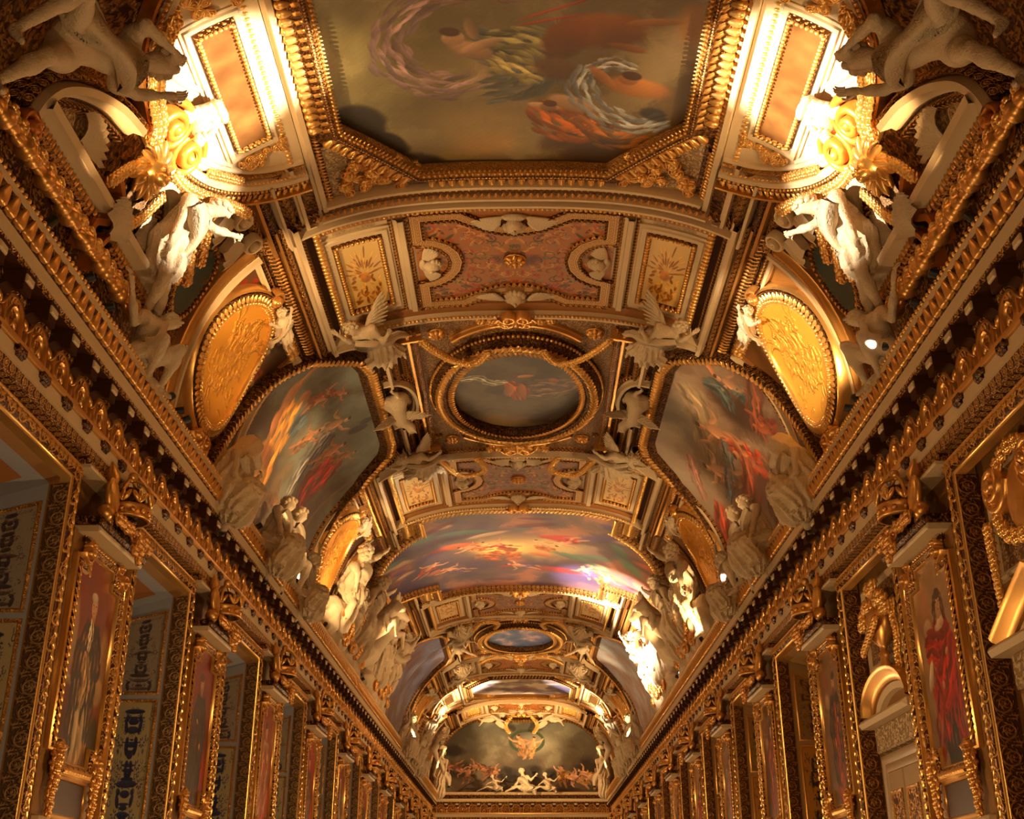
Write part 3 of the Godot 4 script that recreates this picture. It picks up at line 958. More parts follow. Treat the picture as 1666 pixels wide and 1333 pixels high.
func doorway(w: Node3D, d0: float, d1: float, k: int) -> void:       # shallow recess with a panelled double door under a pediment
	var c := (d0 + d1) * 0.5
	var mb := MB.new()
	wbox(mb, d0 - 0.2, d1 + 0.2, 0, 6.0, -0.5, -0.12)
	part("recess_back", mb, M.wall_gold, w)
	mb = MB.new()
	jq(mb, d1, 0.11, -0.12, 0, 5.81, 5.81, 0.006)
	part("reveal_relief", mb, M.jamb_relief_gold, w)
	mb = MB.new()
	wbox(mb, c - 0.62, c - 0.01, 0, 3.36, -0.12, -0.04, 0.02)
	wbox(mb, c + 0.01, c + 0.62, 0, 3.36, -0.12, -0.04, 0.02)
	var leafs := part("door_leaf", mb, M.door, w)
	mb = MB.new()
	for e in [-1, 1]: wsweep(mb, [Vector2(c + e * 0.31 - 0.2, 1.2), Vector2(c + e * 0.31 + 0.2, 1.2), Vector2(c + e * 0.31 + 0.2, 3.1), Vector2(c + e * 0.31 - 0.2, 3.1)], [Vector2(-0.03, 0), Vector2(-0.02, 0.02), Vector2(0.01, 0.015), Vector2(0.02, 0)], -0.04, true)
	part("door_panel", mb, M.gold_grain, leafs)
	mb = MB.new()
	for e in [-1, 1]: wbox(mb, c + e * 0.31 - 0.18, c + e * 0.31 + 0.18, 1.22, 3.08, -0.045, -0.035)
	part("door_carving", mb, M.gold_crumbs, leafs)
	mb = MB.new()
	wsweep(mb, [Vector2(c - 0.72, 0), Vector2(c - 0.72, 3.46), Vector2(c + 0.72, 3.46), Vector2(c + 0.72, 0)], [Vector2(-0.1, 0), Vector2(-0.1, 0.06), Vector2(-0.05, 0.08), Vector2(0.0, 0.06), Vector2(0.05, 0.09), Vector2(0.1, 0.08), Vector2(0.1, 0)], -0.12)
	part("door_frame", mb, M.door, w)
	mb = MB.new()
	wbox(mb, c - 0.82, c + 0.82, 3.60, 3.92, -0.12, 0.0, 0.02)
	part("door_frieze", mb, M.cream_carved, w)
	mb = MB.new()
	wbox(mb, c - 0.98, c + 0.98, 3.92, 4.02, -0.12, 0.16, 0.05)
	part("door_cornice", mb, M.cream, w)
	var arc := []
	if k == 0:
		for i in 17: arc.append(Vector2(c + cos(PI - PI * i / 16.0) * 0.9, 4.06 + sin(PI * i / 16.0) * 0.42))
	else:
		arc = [Vector2(c - 0.95, 4.06), Vector2(c - 0.48, 4.30), Vector2(c, 4.52), Vector2(c + 0.48, 4.30), Vector2(c + 0.95, 4.06)]
	mb = MB.new()
	wsweep(mb, arc, [Vector2(-0.12, 0), Vector2(-0.12, 0.12), Vector2(-0.04, 0.14), Vector2(0.0, 0.22), Vector2(0.05, 0.24), Vector2(0.06, 0)], -0.12)
	part("door_pediment", mb, M.gold, w)
	mb = MB.new()
	wsweep(mb, arc, [Vector2(-0.22, 0), Vector2(-0.21, 0.07), Vector2(-0.13, 0.09), Vector2(-0.12, 0.0)], -0.12)
	part("pediment_band", mb, M.cream, w)
	# panel above with an urn or a cartouche, hung with fruit
	mb = MB.new()
	wsweep(mb, [Vector2(d0 + 0.22, 4.7), Vector2(d1 - 0.22, 4.7), Vector2(d1 - 0.22, 5.66), Vector2(d0 + 0.22, 5.66)], [Vector2(-0.07, 0), Vector2(-0.06, 0.04), Vector2(-0.03, 0.05), Vector2(0.0, 0.02), Vector2(0.04, 0.0)], -0.12, true)
	part("overdoor_frame", mb, M.cream, w)
	mb = MB.new()
	wbox(mb, d0 + 0.25, d1 - 0.25, 4.72, 5.64, -0.12, -0.105)
	part("overdoor_panel", mb, M.pale_ground, w)
	var xfs := []
	if k == 0:
		mb = MB.new()
		mb.lathe(wxf(c, 4.5, 0.0), [Vector2(0.01, 0), Vector2(0.15, 0.0), Vector2(0.15, 0.06), Vector2(0.1, 0.1), Vector2(0.09, 0.17), Vector2(0.13, 0.2), Vector2(0.07, 0.24), Vector2(0.08, 0.3), Vector2(0.25, 0.42), Vector2(0.29, 0.6), Vector2(0.27, 0.72), Vector2(0.14, 0.8), Vector2(0.13, 0.9), Vector2(0.2, 0.94), Vector2(0.19, 0.97), Vector2(0.02, 0.97)], 18, 0.55)
		part("relief_urn", mb, M.gold, w)
		for i in 16: xfs.append(wxf(c + lerpf(-0.55, 0.55, i / 15.0), 5.62 - 0.45 * pow(absf(i / 7.5 - 1.0), 0.7) + 0.08 * sin(i * 2.3), 0.03, Vector3.ONE * 0.2))
		for i in 10: xfs.append(wxf(c - 0.6 + 0.04 * sin(i), 5.2 - 0.08 * i, -0.02, Vector3.ONE * 0.16))
		for i in 10: xfs.append(wxf(c + 0.1 + 0.07 * i - 0.42, 5.05 - 0.03 * i, 0.13, Vector3.ONE * 0.15))
	else:
		mb = MB.new()
		for i in 2: mb.add(volute(0.22, 0.07, 0.12), wxf(c + (i - 0.5) * 0.8, 5.4, 0.0, Vector3(1 - 2 * i, 1, 1)))
		mb.ball(wxf(c, 5.2, -0.08, Vector3(0.34, 0.42, 0.16)), 14, 8)
		part("relief_cartouche", mb, M.gold, w)
		for i in 20: xfs.append(wxf(c + cos(i * 0.3142) * 0.5, 5.25 + sin(i * 0.3142) * 0.42, 0.0, Vector3.ONE * 0.18))
		for e in [-1, 1]:
			for i in 10: xfs.append(wxf(c + e * 0.75, 5.1 - 0.09 * i, 0.0, Vector3.ONE * (0.17 - 0.006 * i)))
	run("fruit_garland", G.clump, M.gold_bright, xfs, w)

const FRAME := [Vector2(-0.365, 3.13), Vector2(0.365, 3.13), Vector2(0.365, 3.33), Vector2(0.615, 3.33), Vector2(0.615, 5.01), Vector2(0.365, 5.01), Vector2(0.365, 5.22), Vector2(-0.365, 5.22), Vector2(-0.365, 5.01), Vector2(-0.615, 5.01), Vector2(-0.615, 3.33), Vector2(-0.365, 3.33)]

func portrait(k: int, right: bool) -> Node3D:
	var c := 12.22 + BAY * k
	var t := thing("framed_portrait", "portrait", "portrait", "portraits along the " + ("door" if right else "window") + " wall", Vector3(0, 0, 0))
	t.position = wl(c, 0)
	if right: t.transform = FX * t.transform
	var at := Transform3D(Basis.IDENTITY, -wl(c, 0))
	var mb := MB.new()
	wbox(mb, c - 0.8, c + 0.8, 2.5, 5.4, 0, 0.1, 0.01)
	part("backboard", mb, M.wall_gold, t, at)
	mb = MB.new()
	for e in [[-0.365, 0.365, 3.13, 5.22], [-0.615, -0.365, 3.33, 5.01], [0.365, 0.615, 3.33, 5.01]]:
		var o := mb.v.size()
		mb.quad(wl(c + e[0], e[2], 0.11), wl(c + e[1], e[2], 0.11), wl(c + e[1], e[3], 0.11), wl(c + e[0], e[3], 0.11))
		for q in 4:
			var p := mb.v[o + q]
			mb.uv[o + q] = Vector2((-p.z - c + 0.615) / 1.23, 1.0 - (p.y - 3.13) / 2.09)
	part("canvas", mb, M[("portrait_red_%d" if not right else "portrait_pale_%d") % posmod(k, 4)], t, at)
	var way := []
	for p in FRAME: way.append(Vector2(c + p.x, p.y))
	mb = MB.new()
	wsweep(mb, way, [Vector2(-0.14, 0), Vector2(-0.14, 0.05), Vector2(-0.12, 0.065), Vector2(-0.105, 0.05)], 0.1, true)
	wsweep(mb, way, [Vector2(-0.02, 0.04), Vector2(-0.012, 0.05), Vector2(0.0, 0.03), Vector2(0.005, 0.0)], 0.1, true)
	var f := part("frame", mb, M.gold_bright, t, at)
	mb = MB.new()
	wsweep(mb, way, [Vector2(-0.105, 0.04), Vector2(-0.09, 0.065), Vector2(-0.06, 0.08), Vector2(-0.035, 0.065), Vector2(-0.02, 0.035)], 0.1, true)
	part("frame_carving", mb, M.gold_scroll_small, f)
	if k < 4:
		var a := wway(way + [way[0]], 0.175)
		run("frame_leaves", G.leaf, M.gold, spaced(a[0], a[1], 0.075, Vector3(0.09, 0.1, 0.06), false, -1.3, -0.1), f)
	mb = MB.new()
	wbox(mb, c - 0.43, c + 0.43, 2.64, 2.95, 0.1, 0.12)
	var tb := part("name_tablet", mb, M.slate, t, at)
	mb = MB.new()
	wsweep(mb, [Vector2(c - 0.43, 2.63), Vector2(c + 0.43, 2.63), Vector2(c + 0.43, 2.95), Vector2(c - 0.43, 2.95)], [Vector2(-0.05, 0), Vector2(-0.04, 0.03), Vector2(-0.01, 0.03), Vector2(0.0, 0.0)], 0.1, true)
	part("tablet_frame", mb, M.gold, tb)
	mb = MB.new()
	wbox(mb, c - 0.78, c + 0.78, 2.5, 2.58, 0.1, 0.2, 0.03)
	part("sill", mb, M.cream, t, at)
	# shelf over the frame on three courses
	mb = MB.new()
	wbox(mb, c - 0.76, c + 0.76, 5.44, 5.53, 0, 0.37, 0.03)
	var sh := part("shelf", mb, M.gold_shaded, t, at)
	mb = MB.new()
	wbox(mb, c - 0.72, c + 0.72, 5.375, 5.44, 0, 0.33, 0.02)
	part("shelf_fascia", mb, M.cream, sh)
	mb = MB.new()
	wbox(mb, c - 0.58, c + 0.58, 5.29, 5.375, 0, 0.17, 0.05)
	part("shelf_bedmould", mb, M.gold_leaves, sh)
	# scrolled ears and hanging drops in the four notches
	for e in [-1.0, 1.0]:
		mb = MB.new()
		mb.add(volute(0.085, 0.04, 0.09, 1.6), wxf(c + e * 0.56, 5.17, 0.15, Vector3(e, 1, 1)))
		mb.add(volute(0.06, 0.03, 0.08, 1.4), wxf(c + e * 0.47, 5.3, 0.13, Vector3(-e, 1, 1)))
		part("ear_scroll", mb, M.gold, t, at)
		var xs := []
		for i in 8: xs.append(wxf(c + e * (0.57 + 0.02 * sin(i * 2.0)), 3.12 - 0.085 * i, 0.14, Vector3.ONE * (0.2 - 0.014 * i)))
		var dr := MB.new()
		dr.add(volute(0.07, 0.035, 0.08, 1.5), wxf(c + e * 0.55, 3.2, 0.14, Vector3(e, -1, 1)))
		var dp := part("drop_scroll", dr, M.gold, t, at)
		run("drop_garland", G.clump, M.gold, xs, dp)
	return t

func crown(k: int) -> Node3D:
	var c := 12.22 + BAY * k
	var t := thing("crown_trophy", "crown", "crown", "crowns over the portraits")
	t.position = wl(c, 5.53, 0.25)
	var at := Transform3D(Basis(Vector3(0, 0, -1), Vector3(0, 1, 0), Vector3(1, 0, 0)), Vector3.ZERO)
	var mb := MB.new()
	var cf := Transform3D(Basis.IDENTITY, Vector3(0.1, 0.22, 0.05))
	mb.lathe(cf, [Vector2(0.2, 0.15), Vector2(0.2, 0.0), Vector2(0.25, 0.0), Vector2(0.25, 0.03), Vector2(0.23, 0.05), Vector2(0.23, 0.11), Vector2(0.25, 0.13), Vector2(0.24, 0.16), Vector2(0.2, 0.16)], 18)
	for i in 12: mb.ball(cf * Transform3D(Basis(Vector3.UP, i * TAU / 12) * Basis.from_scale(Vector3(0.025, 0.03, 0.035)), Basis(Vector3.UP, i * TAU / 12) * Vector3(0.235, 0.08, 0)), 6, 4)
	var ring := part("crown_band", mb, M.gold, t, at)
	mb = MB.new()
	mb.lathe(Transform3D(Basis.IDENTITY, Vector3(0.1, 0, 0.0)), [Vector2(0.02, 0.0), Vector2(0.16, 0.0), Vector2(0.15, 0.04), Vector2(0.09, 0.1), Vector2(0.12, 0.17), Vector2(0.16, 0.22), Vector2(0.02, 0.23)], 12)
	part("crown_stand", mb, M.gold_shaded, t, at)
	mb = MB.new()
	for i in 8:
		var a := i * TAU / 8
		var x := Transform3D(Basis(Vector3.UP, -a), Vector3.ZERO)
		var fl := MB.new()
		for e in [-1, 0, 1]: fl.ball(Transform3D(Basis(Vector3.RIGHT, 0.6 * e) * Basis.from_scale(Vector3(0.03, 0.08, 0.03)), Vector3(0.24, 0.25 - 0.02 * absf(e), 0.045 * e)), 6, 4)
		mb.add(fl, cf * x)
		if i % 2 == 0:
			var p := PackedVector3Array(); var r := PackedFloat32Array()
			for q in 6: p.append(cf * x * Vector3(0.24 * cos(q * 0.314) , 0.2 + 0.28 * sin(q * 0.314), 0)); r.append(0.022)
			mb.tube(p, r, 6)
	mb.ball(cf * Transform3D(Basis.from_scale(Vector3.ONE * 0.06), Vector3(0, 0.52, 0)), 8, 5)
	part("crown_arches", mb, M.gold_bright, ring)
	mb = MB.new()
	mb.ball(cf * Transform3D(Basis.from_scale(Vector3(0.19, 0.2, 0.19)), Vector3(0, 0.2, 0)), 12, 6)
	part("crown_cap", mb, M.gold_shaded, ring)
	# shield, torch and globe beside the crown
	mb = MB.new()
	mb.ball(Transform3D(Basis(Vector3.BACK, 0.3) * Basis.from_scale(Vector3(0.14, 0.24, 0.07)), Vector3(-0.36, 0.32, 0.02)), 12, 7)
	part("shield", mb, M.gold_bright, t, at)
	mb = MB.new()
	mb.lathe(Transform3D(Basis(Vector3.BACK, 0.25), Vector3(-0.16, 0.0, -0.03)), [Vector2(0.02, 0), Vector2(0.035, 0.1), Vector2(0.05, 0.4), Vector2(0.08, 0.5), Vector2(0.06, 0.54), Vector2(0.09, 0.62), Vector2(0.01, 0.78)], 9)
	part("torch", mb, M.gold, t, at)
	mb = MB.new()
	mb.ball(Transform3D(Basis.from_scale(Vector3.ONE * 0.1), Vector3(-0.55, 0.1, 0.05)), 10, 6)
	part("globe", mb, M.gold, t, at)
	var xs := []
	for i in 9: xs.append(at * Transform3D(Basis.from_scale(Vector3.ONE * 0.17), Vector3(-0.5 + 0.13 * i, 0.05 + 0.03 * sin(i * 3.0), 0.14)))
	for i in 5: xs.append(at * Transform3D(Basis.from_scale(Vector3.ONE * 0.16), Vector3(0.42 + 0.04 * sin(i * 2.0), 0.06 + 0.11 * i, 0.02)))
	for i in 4: xs.append(at * Transform3D(Basis.from_scale(Vector3.ONE * 0.15), Vector3(0.12 * sin(i * 2.2), -0.06 - 0.06 * i, 0.22)))
	run("laurel", G.clump, M.gold, xs, t)
	return t

# ---------------------------------------------------------------- vault: ribs, pictures, frames
func vrun(called: String, m: String, material: Material, way: Array, gap: float, o: float, sc: Vector3, parent: Node, closed := false, turn := 0.0, side := 0.0) -> Node3D:
	return run(called, G[m], material, along(fine(way, 0.15, closed), gap, o, sc, closed, turn, side), parent)

func vparts(called: String, m: String, material: Material, way: Array, gap: float, o: float, sc: Vector3, parent: Node, closed := false, turn := 0.0, side := 0.0) -> void:
	for x in along(fine(way, 0.15, closed), gap, o, sc, closed, turn, side): put(called, G[m], material, parent, x)

const ROUND := [Vector2(-0.5, 0), Vector2(-0.42, 0.35), Vector2(-0.2, 0.6), Vector2(0.0, 0.68), Vector2(0.2, 0.6), Vector2(0.42, 0.35), Vector2(0.5, 0)]
const FLAT := [Vector2(-0.5, 0), Vector2(-0.46, 1), Vector2(0.46, 1), Vector2(0.5, 0)]
const STEP := [Vector2(-0.5, 0), Vector2(-0.5, 0.5), Vector2(-0.2, 0.6), Vector2(-0.1, 1.0), Vector2(0.4, 1.0), Vector2(0.5, 0.7), Vector2(0.5, 0)]

func pf(kind: Array, w: float, h: float) -> Array:
	var r := []
	for p in kind: r.append(Vector2(p.x * w, p.y * h))
	return r

func vline(parent: Node, called: String, m: Material, way: Array, kind: Array, w: float, h: float, o := 0.0, closed := false) -> MeshInstance3D:
	var mb := MB.new()
	vsweep(mb, way, pf(kind, w, h), o, closed, 0.2)
	return part(called, mb, m, parent)

func bands() -> void:
	var b1 := band(0)
	var b2 := band(1)
	b1.set_meta("label", "gilt rib of the vault nearest the viewer, grotesque panel between two yellow panels")
	b2.set_meta("label", "second gilt rib of the vault, between the oval picture and the middle picture")
	copy(b2, FZ, "third gilt rib of the vault, beyond the big middle picture")
	copy(b1, FZ, "fourth gilt rib of the vault, beyond the far oval picture")
	var b0: Node3D = b1.duplicate()
	name_it(b0, "vault_rib"); add_child(b0)
	b0.transform = Transform3D(Basis.IDENTITY, Vector3(0, 0, -42.4))
	b0.set_meta("label", "last gilt rib of the vault, against the end wall lunette")

func band(k: int) -> Node3D:
	var d0: float = BANDS[k * 2]
	var d1: float = BANDS[k * 2 + 1]
	var c := (d0 + d1) * 0.5
	var hl := (d1 - d0) * 0.5
	var t := thing("vault_rib", "rib", "rib")
	t.set_meta("kind", "structure")
	var mb := MB.new()
	rect_patch(mb, d0 + 0.02, d1 - 0.02, -3.0, 3.0, 0.06, false)
	part("soffit", mb, M.cream, t)
	# long edges: an ochre fascia and a pale lip with pearls
	for e in [-1.0, 1.0]:
		vline(t, "fascia", M.ochre, [Vector2(c + e * (hl - 0.2), -3.0), Vector2(c + e * (hl - 0.2), 3.0)], FLAT, 0.30, 0.1)
		vline(t, "lip", M.cream, [Vector2(c + e * (hl - 0.03), -3.3), Vector2(c + e * (hl - 0.03), 3.3)], STEP, 0.1, 0.24)
		vrun("lip_pearls", "bead", M.gold_bright, [Vector2(c + e * (hl - 0.09), -3.0), Vector2(c + e * (hl - 0.09), 3.0)], 0.07, 0.22, Vector3.ONE * 0.055, t)
		vline(t, "outer_carving", M.gold_leaves, [Vector2(c + e * (hl + 0.06), -3.4), Vector2(c + e * (hl + 0.06), 3.4)], ROUND, 0.16, 0.16)
	# middle panel of grotesques inside a key-pattern border with a bite on each side
	mb = MB.new()
	rect_patch(mb, c - hl + 0.36, c + hl - 0.36, -1.56, 1.56, 0.075)
	var gp := part("grotesque_panel", mb, M["grotesque_%d" % k], t)
	var pl := c - hl + 0.42
	var pr := c + hl - 0.42
	var way := []
	way.append_array([Vector2(pl, -1.5), Vector2(c - 0.72, -1.5)])
	for i in 9: way.append(Vector2(c - cos(PI * i / 8.0) * 0.66, -1.5 + sin(PI * i / 8.0) * 0.58))
	way.append_array([Vector2(c + 0.72, -1.5), Vector2(pr, -1.5), Vector2(pr, -0.95)])
	for i in 9: way.append(Vector2(pr - sin(PI * i / 8.0) * 0.42, -0.85 + 1.7 * i / 8.0))
	way.append_array([Vector2(pr, 0.95), Vector2(pr, 1.5), Vector2(c + 0.72, 1.5)])
	for i in 9: way.append(Vector2(c + cos(PI * i / 8.0) * 0.66, 1.5 - sin(PI * i / 8.0) * 0.58))
	way.append_array([Vector2(c - 0.72, 1.5), Vector2(pl, 1.5), Vector2(pl, 0.95)])
	for i in 9: way.append(Vector2(pl + sin(PI * i / 8.0) * 0.42, 0.85 - 1.7 * i / 8.0))
	way.append(Vector2(pl, -0.95))
	mb = MB.new()
	vsweep(mb, way, pf(FLAT, 0.17, 0.035), 0.075, true, 0.15)
	part("key_border", mb, M.key, gp)
	mb = MB.new()
	vsweep(mb, way, [Vector2(0.085, 0.0), Vector2(0.09, 0.05), Vector2(0.12, 0.06), Vector2(0.13, 0.0)], 0.075, true, 0.15)
	vsweep(mb, way, [Vector2(-0.13, 0.0), Vector2(-0.12, 0.06), Vector2(-0.09, 0.05), Vector2(-0.085, 0.0)], 0.075, true, 0.15)
	part("border_beads", mb, M.gold_leaves, gp)
	# the four bites: winged heads in white relief on gilt
	for e in [0, 1, 2, 3]:
		var at := vframe(c, -1.5, 0.08) if e == 0 else (vframe(c, 1.5, 0.08, PI) if e == 1 else (vframe(pl, 0, 0.08, -PI / 2) if e == 2 else vframe(pr, 0, 0.08, PI / 2)))
		mb = MB.new()
		winged_head(mb)
		var sc := 0.55 if e < 2 else 0.66
		part("winged_relief", mb, M.stucco, t, at * Transform3D(Basis.from_scale(Vector3(sc, sc, sc)), Vector3.ZERO))
	put("rosette", G.rosette, M.gold, t, vframe(c, 0, 0.09) * Transform3D(Basis.from_scale(Vector3(0.36, 0.36, 0.4)), Vector3.ZERO))
	mb = MB.new()
	for s in [-1, 1]: mb.add(volute(0.13, 0.06, 0.14, 1.6), vframe(c + hl - 0.1, 0.14 * s, 0.2, PI / 2) * Transform3D(Basis.from_scale(Vector3(s, 1, 1)), Vector3.ZERO))
	part("keystone_scroll", mb, M.gold, t)
	for s in [-1.0, 1.0]:
		var L := func(tt: float, tr: float) -> Array: return [Vector2(d0 + tr, s * tt), Vector2(d1 - tr, s * tt)]
		# pilaster strip
		vline(t, "strip", M.cream, L.call(1.74, 0.35), STEP, 0.16, 0.12, 0.05)
		vline(t, "strip_carving", M.gold_leaves, L.call(1.63, 0.35), ROUND, 0.09, 0.1, 0.05)
		vline(t, "strip_carving", M.gold_leaves, L.call(1.87, 0.35), ROUND, 0.08, 0.1, 0.05)
		# yellow panel in a cream mat and a carved frame
		mb = MB.new()
		rect_patch(mb, c - 1.02, c + 1.02, s * 2.42 - 0.36, s * 2.42 + 0.36, 0.09)
		var yp := part("yellow_panel", mb, M.camaieu, t)
		var ry := [Vector2(c - 1.02, s * 2.42 - 0.36), Vector2(c + 1.02, s * 2.42 - 0.36), Vector2(c + 1.02, s * 2.42 + 0.36), Vector2(c - 1.02, s * 2.42 + 0.36)]
		vline(yp, "panel_frame", M.gold_leaves, ry, ROUND, 0.1, 0.1, 0.08, true)
		vrun("frame_pearls", "bead", M.gold_bright, ry, 0.08, 0.155, Vector3.ONE * 0.06, yp, true)
		var rm := [Vector2(c - 1.16, s * 2.42 - 0.47), Vector2(c + 1.16, s * 2.42 - 0.47), Vector2(c + 1.16, s * 2.42 + 0.47), Vector2(c - 1.16, s * 2.42 + 0.47)]
		vline(yp, "panel_mat", M.cream, rm, STEP, 0.16, 0.07, 0.06, true)
		for e in [-1.0, 1.0]:
			mb = MB.new()
			rect_patch(mb, c + e * 1.36 - 0.1, c + e * 1.36 + 0.1, s * 2.42 - 0.33, s * 2.42 + 0.33, 0.075)
			part("small_tablet", mb, M.tablet, t)
		# the long mouldings from the soffit down to the medallion field
		vline(t, "egg_moulding", M.cream, L.call(2.99, -0.05), FLAT, 0.1, 0.16, 0.0)
		vrun("eggs", "egg", M.gold_bright, L.call(3.0, 0.0), 0.105, 0.17, Vector3(0.12, 0.14, 0.12), t)
		vline(t, "groove", M.brown, L.call(3.1, -0.05), FLAT, 0.12, 0.04, 0.0)
		vline(t, "torus", M.gold_leaves, L.call(3.2, -0.25), ROUND, 0.1, 0.2, 0.0)
		vline(t, "long_band", M.cream, L.call(3.31, -0.25), STEP, 0.14, 0.26, 0.0)
		vline(t, "long_carving", M.gold_scroll_small, L.call(3.46, -0.3), ROUND, 0.14, 0.2, 0.0)
		vline(t, "long_fillet", M.gold, L.call(3.56, -0.3), FLAT, 0.04, 0.16, 0.0)
		vline(t, "leaf_band", M.gold_shaded, L.call(3.7, -0.25), ROUND, 0.22, 0.14, 0.0)
		vrun("leaf_band_leaves", "leaf", M.gold, L.call(3.78, -0.2), 0.1, 0.07, Vector3(0.12, 0.17, 0.1), t, false, 0.35 * s + (PI if s > 0 else 0.0))
		vline(t, "bead_band", M.gold_leaves, L.call(3.86, 0.0), ROUND, 0.07, 0.1, 0.0)
		# medallion field with its two raised edges
		mb = MB.new()
		rect_patch(mb, d0 + 0.1, d1 - 0.1, -7.1 if s < 0 else 3.9, -3.9 if s < 0 else 7.1, 0.03)
		part("medallion_field", mb, M.flowers, t)
		for e in [-1.0, 1.0]:
			vline(t, "field_edge", M.cream, [Vector2(c + e * (hl - 0.12), s * 3.9), Vector2(c + e * (hl - 0.12), s * 7.0)], STEP, 0.14, 0.14, 0.0)
			vline(t, "field_carving", M.gold_scroll_small, [Vector2(c + e * (hl - 0.0), s * 3.9), Vector2(c + e * (hl - 0.0), s * 7.0)], ROUND, 0.14, 0.18, 0.0)
			vline(t, "field_fillet", M.ochre, [Vector2(c + e * (hl - 0.24), s * 3.95), Vector2(c + e * (hl - 0.24), s * 7.0)], FLAT, 0.08, 0.06, 0.02)
		# small gilt tablet with a white relief at the head of the field
		vline(t, "head_band", M.cream, [Vector2(d0 + 0.1, s * 3.97), Vector2(d1 - 0.1, s * 3.97)], STEP, 0.08, 0.12, 0.0)
		vrun("head_leaves", "clump", M.gold_bright, [Vector2(c - 0.25, s * 4.02), Vector2(c + 1.3, s * 4.02)], 0.2, 0.12, Vector3.ONE * 0.24, t)
	return t

func winged_head(mb: MB) -> void:    # a head between two spread wings, y towards the open side
	mb.ball(Transform3D(Basis.from_scale(Vector3(0.2, 0.24, 0.2)), Vector3(0, 0.3, 0.12)), 10, 7)
	mb.ball(Transform3D(Basis.from_scale(Vector3(0.05, 0.07, 0.07)), Vector3(0, 0.28, 0.32)), 6, 4)
	for k in 7: mb.ball(Transform3D(Basis.from_scale(Vector3(0.09, 0.08, 0.1)), Vector3(cos(k * 0.52 + 0.0) * 0.2, 0.36 + sin(k * 0.52) * 0.17, 0.1)), 6, 4)
	for s in [-1, 1]:
		for k in 7:
			var a := 0.25 + k * 0.13
			mb.ball(Transform3D(Basis(Vector3.BACK, s * (PI / 2 - a * 0.9) * -1.0) * Basis.from_scale(Vector3(0.085, 0.42 - 0.03 * k, 0.05)), Vector3(s * (0.25 + 0.38 * cos(a)), 0.08 + 0.32 * sin(a), 0.05 + 0.01 * k)), 7, 4)
	mb.ball(Transform3D(Basis.from_scale(Vector3(0.3, 0.12, 0.1)), Vector3(0, 0.06, 0.05)), 8, 5)

func medallion(c: float, label: String) -> Node3D:
	var t := thing("medallion", label, "medallion", "oval gilt medallions")
	var ct := -5.2
	var mb := MB.new()
	ell_patch(mb, c, ct, 0.93, 1.05, 0.2)
	part("relief", mb, M.medallion, t)
	var way := ell(c, ct, 1.03, 1.15, 48)
	vline(t, "inner_fillet", M.gold_bright, ell(c, ct, 0.93, 1.05, 48), ROUND, 0.05, 0.14, 0.16, true)
	vline(t, "rim", M.gold_shaded, way, FLAT, 0.2, 0.1, 0.1, true)
	vline(t, "outer_rim", M.gold_bright, ell(c, ct, 1.15, 1.27, 48), ROUND, 0.07, 0.28, 0.0, true)
	vrun("rim_leaves", "leaf", M.gold_bright, ell(c, ct, 1.1, 1.22, 48), 0.1, 0.2, Vector3(0.13, 0.19, 0.13), t, true, 0.0)
	vrun("rim_pearls", "bead", M.gold_bright, ell(c, ct, 0.97, 1.09, 48), 0.07, 0.24, Vector3.ONE * 0.06, t, true)
	for q in [[c - 0.17, ct - 1.36, 0.16, -1.0, 0.0], [c + 0.17, ct - 1.36, 0.16, 1.0, 0.0], [c - 0.14, ct + 1.26, 0.12, 1.0, PI]]:
		mb = MB.new()
		mb.add(volute(q[2], 0.065, 0.13, 1.5), vframe(q[0], q[1], 0.13, q[4]) * Transform3D(Basis.from_scale(Vector3(q[3], 1, 1)), Vector3.ZERO))
		part("scroll_mount", mb, M.gold, t)
	return t

